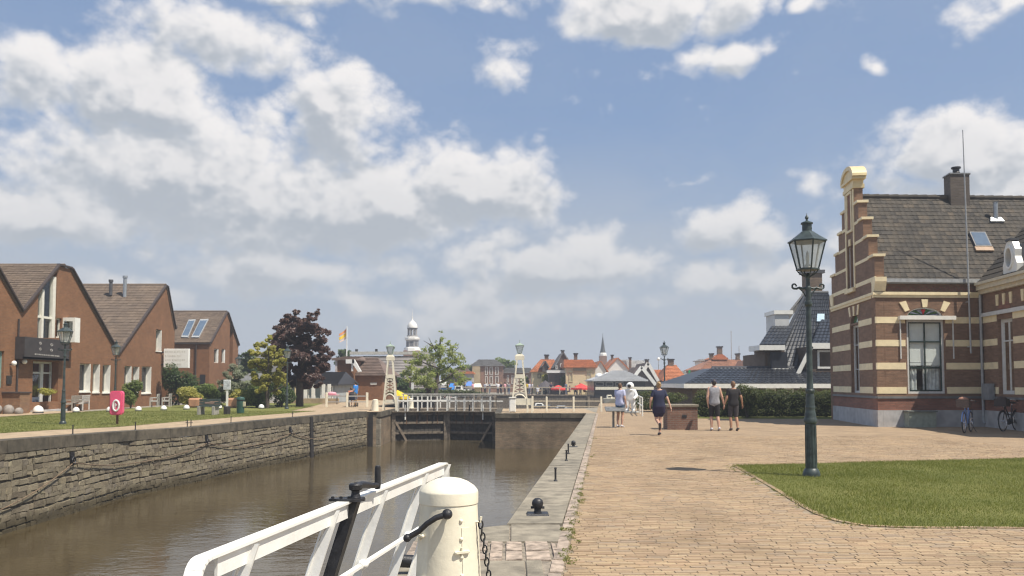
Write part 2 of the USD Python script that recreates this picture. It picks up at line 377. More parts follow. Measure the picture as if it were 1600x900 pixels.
# ------------------------------------------------------------------ palette
GRASS = None
def ground_materials():
    g = Graph(); pos = g.add('geometry') + '.position'
    n1 = g.noise(pos, .55, 5, .65) + '.fac'; n2 = g.noise(pos, 9.0, 5, .7) + '.fac'; n3 = g.noise(pos, 90.0, 3, .6) + '.fac'
    col = g.ramp(g.m('add', g.m('multiply', n1, .55), g.m('multiply', n2, .45)), [(.34, (0.102, 0.119, 0.032)), (.5, (0.168, 0.176, 0.054)), (.66, (0.246, 0.233, 0.088))])
    col = g.mixc(.6, col, g.mixc(1.0, col, g.ramp(n3, [(.3, (.45, .5, .4)), (.7, (1.45, 1.4, 1.3))]), 'multiply'))
    p = g.add('principled_bsdf', {'roughness': .9, 'specular_ior_level': .15}, base_color=col)
    g.l.append((g.add('bump', {'strength': .8, 'distance': .03}, height=g.m('add', n2, n3)) + '.normal', f'{p}.normal'))
    MATS['lawn_turf'] = g.build('lawn_turf', surface=f'{p}.BSDF')
    g = Graph(); pos = g.add('geometry') + '.position'
    st = g.add('vector_math', {'math_type': 'multiply', 'vector2': (1.0, 1.6, 1)}, vector1=pos) + '.vector'
    w1 = g.noise(st, 1.1, 4, .55, .4) + '.fac'; w2 = g.noise(st, 4.5, 3, .5, .2) + '.fac'
    mud = g.noise(pos, .25, 3, .5) + '.fac'
    col = g.ramp(mud, [(.35, (0.054, 0.039, 0.018)), (.65, (0.079, 0.060, 0.031))])
    p = g.add('principled_bsdf', {'roughness': .06, 'ior': 1.33, 'specular_ior_level': .5}, base_color=col)
    g.l.append((g.add('bump', {'strength': .22, 'distance': .05}, height=g.m('add', w1, g.m('multiply', w2, .5))) + '.normal', f'{p}.normal'))
    MATS['canal_water'] = g.build('canal_water', surface=f'{p}.BSDF')
    # single clinkers, tone by piece
    g = Graph(); ge = g.add('geometry'); pos = ge + '.position'
    r = g.m('fraction', g.m('add', g.add('object_info') + '.random', g.piece()))
    col = g.ramp(r, [(0, (0.275, 0.193, 0.124)), (.2, (0.320, 0.233, 0.146)), (.42, (0.359, 0.262, 0.162)), (.62, (0.347, 0.246, 0.159)), (.8, (0.392, 0.295, 0.184)), (.92, (0.303, 0.233, 0.164)), (1, (0.285, 0.211, 0.139))])
    big = g.noise(pos, .7, 5, .65) + '.fac'; fine = g.noise(pos, 70.0, 4, .65) + '.fac'
    col = g.mixc(1.0, col, g.ramp(big, [(.3, (.74, .73, .71)), (.5, (1, 1, 1)), (.7, (1.13, 1.1, 1.05))]), 'multiply'); col = g.mixc(g.smooth(g.noise(pos, 2.3, 6, .7) + '.fac', .56, .74, 0, .45), col, (.19, .165, .12))
    col = g.mixc(.7, col, g.mixc(1.0, col, g.ramp(fine, [(.28, (.6, .6, .6)), (.72, (1.3, 1.28, 1.25))]), 'multiply'))
    p = g.add('principled_bsdf', {'roughness': .85, 'specular_ior_level': .3}, base_color=col)
    g.l.append((g.add('bump', {'strength': .5, 'distance': .004}, height=fine) + '.normal', f'{p}.normal'))
    MATS['clinker'] = g.build('clinker', surface=f'{p}.BSDF')
    # rough wall stones, tone by piece, lichen, damp near the water line
    g = Graph(); ge = g.add('geometry'); pos = ge + '.position'
    r = g.m('fraction', g.m('add', g.add('object_info') + '.random', g.piece()))
    col = g.ramp(r, [(0, (0.139, 0.115, 0.082)), (.25, (0.191, 0.165, 0.116)), (.5, (0.231, 0.198, 0.138)), (.72, (0.191, 0.165, 0.129)), (.88, (0.271, 0.231, 0.157)), (1, (0.152, 0.125, 0.091))])
    lich = g.noise(pos, 3.0, 6, .7) + '.fac'; fine = g.noise(pos, 28.0, 5, .7) + '.fac'
    col = g.mixc(g.smooth(lich, .55, .72, 0, .55), col, (.33, .31, .20))
    col = g.mixc(.8, col, g.mixc(1.0, col, g.ramp(fine, [(.28, (.5, .5, .5)), (.72, (1.35, 1.33, 1.3))]), 'multiply'))
    z = g.add('separate_xyz', vector=pos) + '.z'
    wet = g.smooth(g.m('add', z, g.m('multiply', g.m('subtract', lich, .5), .35)), -1.78, -1.42, 1, 0)
    col = g.mixc(g.m('multiply', wet, .82), col, (.045, .035, .016))
    p = g.add('principled_bsdf', {'roughness': .9, 'specular_ior_level': .3}, base_color=col)
    g.l.append((g.add('bump', {'strength': .9, 'distance': .02}, height=fine) + '.normal', f'{p}.normal'))
    MATS['wall_stone'] = g.build('wall_stone', surface=f'{p}.BSDF')
ground_materials()
PAVE = bricks('far_paving', (0.397, 0.290, 0.181), (0.307, 0.220, 0.142), (0.216, 0.164, 0.108), ang=-.108, bw=.21, bh=.075, ms=.009, flat=True, blotch=.22, bump=.4)
SAND = paint('sandy_path', (0.396, 0.297, 0.189), .95, .18, 2.5, .4, 90)
JOINT = paint('joint_sand', (0.292, 0.232, 0.159), .95, .25, 9, .5, 120)
EARTH = paint('town_ground', (.27, .24, .19), .95, .2, 1.2)
COPE = paint('coping_stone', (0.264, 0.233, 0.177), .85, .22, 3.5, .6, 45, dirt=.6, perrandom=.16)
COPE_DARK = paint('dark_coping_stone', (0.094, 0.081, 0.058), .85, .28, 3.0, .6, 40, dirt=.5, perrandom=.3)
PINK = paint('pink_kerb_stone', (.39, .315, .25), .85, .28, 9, .8, 50, dirt=.45, perrandom=.22)
MORTAR = paint('wall_mortar', (0.150, 0.128, 0.094), .95, .3, 6, .5, 60)
CREAM = paint('cream_paint', (.80, .74, .58), .42, .055, 3.2, .2, 24, dirt=.30)
WHITE = paint('white_paint', (.78, .765, .70), .4, .05, 5, .1, 50, dirt=.15)
WHITER = paint('white_gloss_paint', (.84, .83, .78), .34, .04, 5, .14, 30, dirt=.26)
BLACK = paint('black_iron', (.022, .022, .025), .45, .3, 14, .35, 70)
GREEN_IRON = paint('green_iron', (.044, .060, .058), .42, .25, 9, .25, 70, dirt=.25)
RUST = paint('rusty_iron', (.16, .085, .045), .9, .3, 20, .6, 90)
OLDWOOD = paint('weathered_oak', (.20, .165, .125), .9, .3, 5, .6, 40, dirt=.3, perrandom=.2)
DARKWOOD = paint('tarred_wood', (.030, .026, .024), .75, .3, 6, .5, 40, dirt=.2)
PANE = glass(); LGLASS = frosted('lantern_glass')
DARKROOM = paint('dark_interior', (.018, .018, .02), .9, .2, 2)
SKIN = paint('skin', (.52, .31, .22), .5, .08, 20); SKIN_TAN = paint('tanned_skin', (.42, .235, .15), .5, .08, 20)
HAIR_B = paint('dark_hair', (.035, .025, .02), .6, .3, 60); HAIR_Y = paint('blond_hair', (.38, .25, .12), .6, .25, 60); HAIR_BR = paint('brown_hair', (.12, .065, .035), .6, .25, 60)
def cloth(name, c): return paint(name, c, .9, .12, 14, .3, 120)

# ------------------------------------------------------------------ outlines of the setting
WATER = -1.9
def xl(y): return -.075 + .1105 * (y - 10.2)          # water side of the right quay
def xr(y): return .458 + .107 * (y - 8.9)             # landward side of its coping
LEFT = np.array([(-11.2, -20), (-11.5, 8), (-12.0, 20.4), (-12.05, 27.4), (-11.4, 31.1), (-10.7, 36.3), (-9.57, 42), (-8.1, 48.8)])
def lpt(i_or_y, off=0.0):
    """point of the left wall's top line at depth y, moved off metres landward"""
    y = i_or_y; x = np.interp(y, LEFT[:, 1], LEFT[:, 0]); dx = np.interp(y + .5, LEFT[:, 1], LEFT[:, 0]) - np.interp(y - .5, LEFT[:, 1], LEFT[:, 0])
    t = np.array([dx, 1.0]); t /= np.linalg.norm(t); n = np.array([-t[1], t[0]])
    return np.array([x, y]) + n * off
def ztop(y): return .05 + .25 * np.clip((31 - y) / 11, 0, 1)
LY = np.unique(np.r_[-20, 8, np.arange(12, 49, .75), 48.8])
lock = [tuple(lpt(y)) for y in LY] + [(-7.45, 49.0), (-7.45, 57), (-9.5, 60), (-9, 80), (-16, 96), (-22, 118), (30, 118), (16, 100), (10.5, 80), (6.4, 60), (4.6, 57), (3.4, 57), (3.4, 56.2), (-.9, 56.2), (-.9, 47.0), (xl(47.0), 47.0)]
lock += [(xl(y), y) for y in (40, 30, 20, 12, 10.2)] + [(-1.0, 9.55), (-1.1, 4), (-1.3, -20)]
LOCK = sg.Polygon(lock).buffer(0)
far = sg.Polygon([(-700, -60), (700, -60), (700, 1100), (-700, 1100)])
put('ground', sheet(far.difference(LOCK), -.016), EARTH, kind='structure')
put('canal', sheet(LOCK.buffer(.35).intersection(far), WATER), MATS['canal_water'], kind='structure', label='brown canal water in the lock and the harbour basin')

# right quay: far paving sheet, lawn, edging
lawn_pts = [(4.41, 17.4), (4.22, 15.2), (4.05, 13.4), (3.86, 11.6), (3.82, 11.0), (3.86, 10.45), (4.05, 10.1), (4.5, 9.98), (8, 9.9), (16, 9.8), (24, 9.7), (24, 20.6), (16, 19.7), (11.2, 19.0), (8, 18.3)]
LAWN = sg.Polygon(lawn_pts)
NEAR_END = 27.0
quay = sg.Polygon([(xr(2), 2), (xr(46), 46), (xr(70), 70), (12, 70), (9.6, 47), (9.2, 41.2), (18, 40), (30, 33), (30, -6), (-.9, -6)])
quay_far = quay.difference(sg.box(-50, -50, 50, NEAR_END)).union(quay.intersection(sg.box(12.5, 10, 50, NEAR_END))).difference(LAWN)
QP = put('quay_paving', sheet(quay.intersection(sg.box(-50, -6, 12.6, NEAR_END)).difference(LAWN.buffer(-.05)), .0055), JOINT, kind='structure')
put('quay_underlay', sheet(quay, -.008), JOINT, kind='structure')
put('quay_bed', sheet(quay_far, .0), PAVE, kind='structure', label='brick paving of the far quay')

def clinkers():
    """single bricks laid in courses across the quay"""
    t = np.array([math.cos(-.02), math.sin(-.02)]); ins = LAWN.buffer(.11); shapely.prepare(ins)
    out = []
    y = 6.9
    while y < NEAR_END:
        x0 = xr(y) + .13; x1 = min(.62 * y + .6, 12.7 if y > 10 else 50)
        L = .205; x = x0 - RNG.uniform(0, L)
        while x < x1:
            l = L * RNG.uniform(.86, 1.08); a = max(x, x0); b = x + l - .0035; x += l
            if b - a < .05: continue
            yy = y + RNG.normal(0, .0035) + .012 * math.sin(a * 1.7 + y * .3) + .01 * math.sin(y * 2.1)
            out.append((a, b, yy, RNG.normal(0, .0016), RNG.normal(0, .012)))
        y += .073
    A = np.array(out); cx, cy = (A[:, 0] + A[:, 1]) / 2, A[:, 2] + .034
    keep = ~shapely.contains_xy(ins, cx, cy); A = A[keep]
    n = len(A); w = .0675
    big = meshkit.fbm(np.column_stack([cx[keep] * .5, cy[keep] * .5, np.zeros(n)]), 3, 5) * .02 - .01
    V = np.empty((n, 8, 3)); bev = .0045
    for k, (sx, sy, up) in enumerate([(0, 0, 0), (1, 0, 0), (1, 1, 0), (0, 1, 0), (0, 0, 1), (1, 0, 1), (1, 1, 1), (0, 1, 1)]):
        V[:, k, 0] = np.where(sx, A[:, 1] - bev * up, A[:, 0] + bev * up)
        V[:, k, 1] = A[:, 2] + (w - bev * up if sy else bev * up) + (V[:, k, 0] - (A[:, 0] + A[:, 1]) / 2) * A[:, 4]
        V[:, k, 2] = (.0115 + A[:, 3] + big * .4 if up else -.006)
    order = np.argsort(A[:, 2] + .0001 * np.abs(A[:, 0]), kind='stable'); tri = _BF[2:]
    vis = [i for i in order if A[i, 2] > 7.2 and abs((A[i, 0]) / A[i, 2]) < .59][:300]; vs = set(vis)
    for i in vis: put('brick', (V[i], tri), MATS['clinker'], QP)
    rest = np.array([i for i in range(n) if i not in vs])
    put('brick_courses', (V[rest].reshape(-1, 3), (tri[None] + (np.arange(len(rest)) * 8)[:, None, None]).reshape(-1, 3)), MATS['clinker'], QP, kind='stuff')
clinkers()

# lawn with blades
LW = put('lawn', sheet(LAWN, .012), MATS['lawn_turf'], kind='structure', label='mown lawn around the lamp post')
def blades(poly, n, hmin, hmax, w, zf, seed, near=None):
    r = np.random.default_rng(seed); x0, y0, x1, y1 = poly.bounds; pts = np.empty((0, 2))
    while len(pts) < n:
        c = r.uniform((x0, y0), (x1, y1), (n * 3, 2))
        c = c[np.abs(c[:, 0] / np.maximum(c[:, 1], .1)) < .66]
        c = c[shapely.contains_xy(poly, c[:, 0], c[:, 1])]; pts = np.vstack([pts, c])
    pts = pts[:n]; a = r.uniform(0, 2 * np.pi, n); h = r.uniform(hmin, hmax, n) * (.6 + .9 * meshkit.noise(np.column_stack([pts * 1.3, np.zeros(n)]), seed))
    z = zf(pts[:, 1]); s = np.column_stack([np.cos(a), np.sin(a)]) * w * .5; lean = r.normal(0, .55, (n, 2)) * h[:, None]
    V = np.empty((n, 3, 3)); V[:, 0, :2] = pts - s; V[:, 1, :2] = pts + s; V[:, 2, :2] = pts + lean
    V[:, :2, 2] = z[:, None] - .01 if np.ndim(z) else z - .01; V[:, 2, 2] = z + h
    return V.reshape(-1, 3), np.arange(n * 3).reshape(-1, 3)
BLADE = leafy('grass_blade', [(0.082, 0.110, 0.023), (0.135, 0.158, 0.038), (0.192, 0.198, 0.059), (0.278, 0.255, 0.109)], .6, .5)
put('grass', blades(LAWN.buffer(.045), 84000, .014, .038, .010, lambda y: np.full_like(y, .012), 3), BLADE, kind='stuff', label='short grass of the lawn by the lamp post', cat='grass')
# edging stones round the lawn
def edging():
    ring = np.array(LAWN.exterior.coords); L = sg.LineString(ring); d = 0.0; ed = place('lawn_edging', 'low edging of bricks on edge round the lawn', 'edging', (3.9, 11, 0))
    k = 0; rest = []
    while d < L.length:
        p, q = np.array(L.interpolate(d).coords[0]), np.array(L.interpolate(d + .19).coords[0]); d += .2
        if p[0] > 12 or (p[1] > 17.3 and p[0] > 9): continue
        b = bar((*p, -.006), (*q, -.006), .07, .05 + RNG.uniform(-.006, .006))
        if k < 140: put('brick', b, MATS['clinker'], ed)
        else: rest.append(b)
        k += 1
    if rest: put('brick_run', join(rest), MATS['clinker'], ed, kind='stuff')
edging()

# coping of the right quay, slab by slab, and the pink line of stones behind it
qw = place('quay_wall', 'right quay wall of the lock with grey coping slabs', 'quay wall', (xl(10.2), 10.2, WATER))
y = 10.25
while y < 46.9:
    l = min(RNG.uniform(1.35, 1.9), 47 - y); a, b = y, y + l - .012
    put('coping_slab', hexa([(xl(a), a, -.28), (xr(a) - .012, a, -.28), (xr(b) - .012, b, -.28), (xl(b), b, -.28)] + [(xl(a) + .015, a + .004, .012 + RNG.normal(0, .003)), (xr(a) - .02, a + .004, .014), (xr(b) - .02, b - .004, .014), (xl(b) + .015, b - .004, .012 + RNG.normal(0, .003))]), COPE, qw)
    y += l
put('wall_face', hexa([(xl(10.2) + .04, 10.2, -3), (xr(10.2), 10.2, -3), (xr(47) + .0, 47, -3), (xl(47) + .04, 47, -3), (xl(10.2) + .04, 10.2, -.29), (xr(10.2), 10.2, -.29), (xr(47), 47, -.29), (xl(47) + .04, 47, -.29)]), MORTAR, qw)
y = 9.9
while y < 46:
    l = RNG.uniform(.3, .55)
    put('kerb_stone', hexa([(xr(y) - .005, y, -.1), (xr(y) + .115, y, -.1), (xr(y + l) + .115, y + l - .012, -.1), (xr(y + l) - .005, y + l - .012, -.1), (xr(y) - .005, y, .014 + RNG.normal(0, .004)), (xr(y) + .11, y + .005, .012), (xr(y + l) + .11, y + l - .016, .014), (xr(y + l) - .005, y + l - .014, .014 + RNG.normal(0, .004))]), PINK, qw)
    y += l
# platform at the near gate: grey front coping, a rough pink course, grey slabs
pf = place('gate_platform', 'stone platform at the near lock gate under the cream column', 'platform', (-.3, 8, 0))
put('platform_bed', prism([(-1.06, -3), (xr(2) + .25, -3), (xr(8.9) + .11, 8.9), (xr(9.9), 9.95), (xl(10.2) + .02, 10.15), (-.98, 9.5)], -3, -.004), paint('platform_joint', (.27, .23, .18), .95, .25, 9, .6, 60), pf)
xs = [-1.02, -.62, -.02, .56]
for a, b in zip(xs, xs[1:]):
    fy = lambda x: 9.52 + (x + 1.0) * .72 if x < -.1 else 10.18
    put('slab', hexa([(a + .006, 9.1, -.1), (b - .006, 9.1, -.1), (b - .006, fy(b), -.1), (a + .006, fy(a), -.1), (a + .012, 9.11, .012), (b - .012, 9.11, .010), (b - .012, fy(b) - .012, .012), (a + .012, fy(a) - .012, .014)]), COPE, pf)
x = -1.03
while x < .42:
    l = RNG.uniform(.14, .3); b = min(x + l, .46)
    for (ya, yb) in ((8.62, 9.085), (8.18, 8.61)):
        j = RNG.normal(0, .012, 8)
        put('rough_stone', hexa([(x + .008, ya + .008, -.08), (b - .008, ya + .008, -.08), (b - .008, yb - .008, -.08), (x + .008, yb - .008, -.08), (x + .02, ya + .02 + j[0], .010 + j[1] * .5), (b - .02, ya + .02 + j[2], .012 + j[3] * .5), (b - .02, yb - .02 + j[4], .010 + j[5] * .5), (x + .02, yb - .02 + j[6], .014 + j[7] * .5)]), PINK, pf)
    x = b
    if b >= .455: break
for ya, yb in ((7.05, 8.15), (5.9, 7.03)):
    for a, b in ((-1.04, -.35), (-.35, .12), (.12, xr(ya) + .02)):
        put('slab', cbox(a + .006, b - .006, ya, yb, -.1, .012 + RNG.normal(0, .002), .008), COPE, pf)
for a in (6.0, 6.55, 7.1, 7.65, 8.2, 8.7, 9.2): put('kerb_stone', hexa([(xr(a) + .0, a, -.1), (xr(a) + .12, a, -.1), (xr(a) + .16, a + .52, -.1), (xr(a) + .05, a + .52, -.1), (xr(a) + .0, a, .014), (xr(a) + .12, a + .01, .012), (xr(a) + .16, a + .50, .014), (xr(a) + .05, a + .50, .016)]), PINK, pf)

# ------------------------------------------------------------------ left bank
def strip(o0, o1, dz, y0=-20, y1=48.8, z0=None):
    ys = LY[(LY >= y0) & (LY <= y1)]; A = [lpt(y, o0) if np.ndim(o0) == 0 else o0 for y in ys]; V, Fc = [], []
    for y in ys:
        a = lpt(y, o0); b = lpt(y, o1) if not callable(o1) else np.array([o1(y), y])
        V += [(*a, ztop(y) + dz), (*b, ztop(y) + dz)]
    for i in range(len(ys) - 1): k = 2 * i; Fc += [[k, k + 2, k + 3], [k, k + 3, k + 1]]
    return np.array(V), np.array(Fc)
put('bank_path', strip(.5, 3.1, .004), SAND, kind='structure', label='sandy path along the top of the left lock wall')
put('bank_lawn', strip(2.85, lambda y: -24.3 + .05 * max(0, y - 30), .012), MATS['lawn_turf'], kind='structure', label='lawn between the left lock wall and the brick houses')
ys = LY
V = []; Fc = []
for y in ys: V += [(-24.4 + .05 * max(0, y - 30), y, ztop(y) + .02), (-60, y, ztop(y) + .02)]
for i in range(len(ys) - 1): k = 2 * i; Fc += [[k, k + 2, k + 3], [k, k + 3, k + 1]]
put('bank_terrace', (np.array(V), np.array(Fc)), SAND, kind='structure')
# beyond the pier: path and lawn on level ground
put('far_bank_lawn', sheet([(-24, 48.8), (-12.6, 48.8), (-13.5, 58), (-15, 70), (-24, 70)], .03), MATS['lawn_turf'], kind='structure', label='lawn strip under the trees beyond the houses')
put('far_bank_path', sheet([(-12.9, 48.8), (-7.5, 48.8), (-7.5, 57), (-9.6, 60), (-9.2, 80), (-16, 90), (-16, 70), (-14, 58)], .02), SAND, kind='structure')
bank_poly = sg.Polygon([tuple(lpt(y, 2.9)) for y in LY if y > 10] + [(-24.2 + .05 * max(0, y - 30), y) for y in LY[::-1] if y > 10])
put('bank_grass', blades(bank_poly, 32000, .02, .05, .022, lambda y: ztop(y) + .012, 8), BLADE, kind='stuff', label='short grass of the lawn in front of the brick houses', cat='grass')

lw = place('lock_wall', 'long left lock wall of rough coursed stone with dark coping', 'lock wall', (*LEFT[2], WATER))
def wallpoint(y, z, out=0.0):
    p = lpt(y, -out - .10 * (ztop(y) - z) * .35); return np.array([p[0], p[1], z])
V, Fc = [], []
ys = LY
for y in ys: V += [wallpoint(y, -3.0, -.04), wallpoint(y, ztop(y) - .3, -.04)]
for i in range(len(ys) - 1): k = 2 * i; Fc += [[k, k + 1, k + 3], [k, k + 3, k + 2]]
put('wall_core', (np.array(V), np.array(Fc)), MORTAR, lw)
# coping blocks
y = 6.0
while y < 48.7:
    l = min(RNG.uniform(1.3, 2.1), 48.75 - y); a, b = y, y + l - .015; za, zb = ztop(a), ztop(b); q = []
    for zz, i in ((-.30, 0), (.006, 1)):
        q += [(*lpt(a, -.03 + .015 * i), za + zz), (*lpt(a, .52), za + zz), (*lpt(b, .52), zb + zz), (*lpt(b, -.03 + .015 * i), zb + zz)]
    put('coping_block', fixed((np.array(q), _BF)), COPE_DARK, lw); y += l
def stones():
    S = []
    rows = 12
    for r in range(rows):
        y = 8.0 + RNG.uniform(0, .3)
        while y < 48.6:
            l = RNG.uniform(.13, .46); a, b = y, min(y + l, 48.7); y += l
            zb_, zt_ = WATER - .06, ztop((a + b) / 2) - .305; h = (zt_ - zb_) / rows
            wv = .03 * math.sin(a * .9 + r * 1.7); z0 = zb_ + h * r + RNG.normal(0, .007) + wv * (0 < r); z1 = zb_ + h * (r + 1) + RNG.normal(0, .007) + wv * (r < rows - 1)
            if 41.5 < a < 41.95: continue
            o = RNG.uniform(-.004, .012); g_ = .002
            f = []
            for i, (yy, zz) in enumerate(((a + g_, z0 + g_), (b - g_, z0 + g_), (b - g_, z1 - g_), (a + g_, z1 - g_))):
                f.append(wallpoint(yy, zz, -.06))
            m = .016
            for yy, zz in ((a + g_ + m, z0 + g_ + m * .8), (b - g_ - m, z0 + g_ + m * .8), (b - g_ - m, z1 - g_ - m * .8), (a + g_ + m, z1 - g_ - m * .8)):
                f.append(wallpoint(yy + RNG.normal(0, .013), zz + RNG.normal(0, .013), o + RNG.uniform(-.004, .014)))
            S.append((a, np.array(f)))
    tri = np.array([[4, 5, 6], [4, 6, 7], [0, 1, 5], [0, 5, 4], [1, 2, 6], [1, 6, 5], [2, 3, 7], [2, 7, 6], [3, 0, 4], [3, 4, 7]])
    v0 = S[0][1]; nrm = np.cross(v0[5] - v0[4], v0[6] - v0[4])
    if nrm[0] < 0: tri = tri[:, ::-1]
    vis = [i for i, s in enumerate(S) if s[0] > 19.5]; vis.sort(key=lambda i: S[i][0]); near = set(vis[:300])
    for i in sorted(near): put('stone', (S[i][1], tri), MATS['wall_stone'], lw)
    rest = [(s, tri) for i, (_, s) in enumerate(S) if i not in near]
    put('stonework', join(rest), MATS['wall_stone'], lw, kind='stuff')
stones()

# weeds along the joints of the kerb and the quay
def weeds():
    r = np.random.default_rng(77); c, rad = [], []
    for k in range(70):
        y = 7.9 + r.exponential(5.0); 
        if y > 26: continue
        c.append((xr(y) + r.normal(.12, .05), y, .02)); rad.append((r.uniform(.015, .05), r.uniform(.03, .09), r.uniform(.006, .02)))
    for k in range(40): t = r.uniform(0, 9); p = sg.LineString(lawn_pts).interpolate(t); c.append((p.x + r.normal(-.1, .05), p.y + r.normal(-.05, .06), .015)); rad.append((.05, .05, .025))
    c, rad = np.array(c), np.array(rad); k = r.integers(0, len(c), 2600); q = r.normal(size=(2600, 3)); q /= np.linalg.norm(q, axis=1, keepdims=True); P = c[k] + q * rad[k]; P[:, 2] = np.maximum(P[:, 2], .01)
    a = r.normal(size=(2600, 3)) * .007; b_ = r.normal(size=(2600, 3)) * .007; V = np.stack([P - a, P + b_, P + a], 1)
    put('weeds', (V.reshape(-1, 3), np.arange(7800).reshape(-1, 3)), BLADE, kind='stuff', label='small weeds growing in the joints beside the kerb', cat='weeds')
weeds()

# ================================================================== near the camera: gate rail, column, mooring iron
def gate_rail():
    zr = 1.03; Yof = lambda py: (EYE - zr) * F / (py - HOR)
    A, B = PY(318, 868, Yof(868)), PY(692, 723, Yof(723)); A[2] = B[2] = zr
    t = (B - A) / np.linalg.norm(B - A); side = np.array([t[1], -t[0], 0.0])   # towards the quay
    gr = place('gate_railing', 'white steel railing of the near lock gate with a bent rail end', 'railing', (A[0] - .4, A[1], -.3))
    rail = [bar(A, B, .066, .012)]
    # rounded ends: the flat bends down
    for P, s in ((A, -1), (B, 1)):
        q = [P + s * t * .075 * math.sin(a) + np.array([0, 0, -.075 * (1 - math.cos(a))]) for a in np.linspace(0, math.pi / 2, 6)]
        if s < 0: q.append(q[-1] - np.array([0, 0, .9]))
        else: q.append(q[-1] - np.array([0, 0, .05]))
        for a, b in zip(q, q[1:]):
            d = (b - a) / np.linalg.norm(b - a); rail.append(bar(a - d * .003, b + d * .003, .066, .012, up=np.cross(side, d)))
    put('handrail', join(rail), WHITER, gr)
    put('rail_web', bar(A + t * .07 + side * .012 - [0, 0, .044], B - t * .03 + side * .012 - [0, 0, .044], .012, .076), WHITER, gr)
    lean = np.array([-.30, -.02, -1.0])
    def on(px):
        best = min(np.linspace(0, 1, 400), key=lambda k: abs(CX + F * (A + (B - A) * k)[0] / (A + (B - A) * k)[1] - px)); return A + (B - A) * best
    for px in (386, 514, 592, 657, 697):
        P = on(px) - [0, 0, .006] + side * .056; Q = P + lean * 1.36
        mid = P + lean * .22
        n_ = P + side * .004; blade = [n_ + side * .004, n_ - side * .012, mid - side * .066, mid + side * .004, Q + side * .004, Q - side * .066]
        th = t * .006
        V = np.array([q + th for q in blade] + [q - th for q in blade]); Fc = np.array([[0, 1, 2], [0, 2, 3], [3, 2, 5], [3, 5, 4], [6, 8, 7], [6, 9, 8], [9, 11, 8], [9, 10, 11], [0, 3, 9], [0, 9, 6], [3, 4, 10], [3, 10, 9], [1, 7, 8], [1, 8, 2], [2, 8, 11], [2, 11, 5]])
        put('post', join((V, Fc), bar(P - side * .06 - [0, 0, .03], Q - side * .068, .036, .008, up=side)), WHITER, gr)
    # lower tie bar with a joint at every post
    L0, L1 = on(440) + lean * .43, on(697) + lean * .43; L0, L1 = L0 + side * .05, L1 + side * .05
    lo = put('lower_rail', join(bar(L0, L1 - t * .02, .034, .016)), WHITER, gr)
    for px in (514, 592, 657):
        c = on(px) + lean * .43 + side * .052
        put('rail_joint', join(ball(c, .032, 2, (1, 1, .9)), tube([c - t * .06, c + t * .06], .021, 10)), WHITER, gr, smooth=40)
    # timber on top of the opened gate leaf, which carries the railing
    gl = place('lock_gate_leaf', 'opened timber lock gate leaf that carries the white railing', 'lock gate', (A[0] - .4, 4, -2.6))
    put('top_beam', cbox(-1.62, -1.08, 1.6, 7.2, -.62, -.30, .02), DARKWOOD, gl); put('boarding', box(-1.52, -1.2, 1.7, 7.1, -3, -.62), DARKWOOD, gl)
    # paddle gear: square black shaft with plate and crank standing against the rail
    C = on(545); pg = place('paddle_crank', 'black iron paddle gear shaft and crank standing at the white railing', 'crank', C + lean * 1.3)
    ax = -lean / np.linalg.norm(lean); top = C + side * .035
    put('shaft', bar(top + lean * 1.3, top + ax * .02, .058, .058, up=side), BLACK, pg)
    put('plate', join(hull(np.vstack([lathe([(.062, .004), (.062, .018)], top + [.0, 0, 0], 18)[0], top + np.array([-.10, -.02, .006]) + .022 * np.array([[1, 1, 0], [1, -1, 0], [-1, 1, 0], [-1, -1, 0]]), top + np.array([-.10, -.02, .018]) + .022 * np.array([[1, 1, 0], [1, -1, 0], [-1, 1, 0], [-1, -1, 0]])]))), BLACK, pg)
    for dx in (-.105, -.062): put('bolt', lathe([(.009, .017), (.009, .026), (.004, .029)], top + [dx, -.02, 0], 6), BLACK, pg)
    hub = top + np.array([.01, 0, .02])
    put('hub', lathe([(.028, 0), (.022, .02), (.022, .035), (.034, .042), (.036, .066), (.028, .074)], hub, 16), BLACK, pg, smooth=40)
    end = PY(590, 758, C[1] + .35)
    h2 = hub + np.array([0, 0, .056])
    arm = put('crank_arm', tube([h2, h2 + (end - h2) * .3 + [0, 0, .008], h2 + (end - h2) * .7, end], [.022, .020, .016, .015], 10), BLACK, pg, smooth=50)
    put('crank_grip', lathe([(.016, -.02), (.018, .0), (.017, .10), (.012, .11)], end, 10), BLACK, pg, smooth=40)
gate_rail()

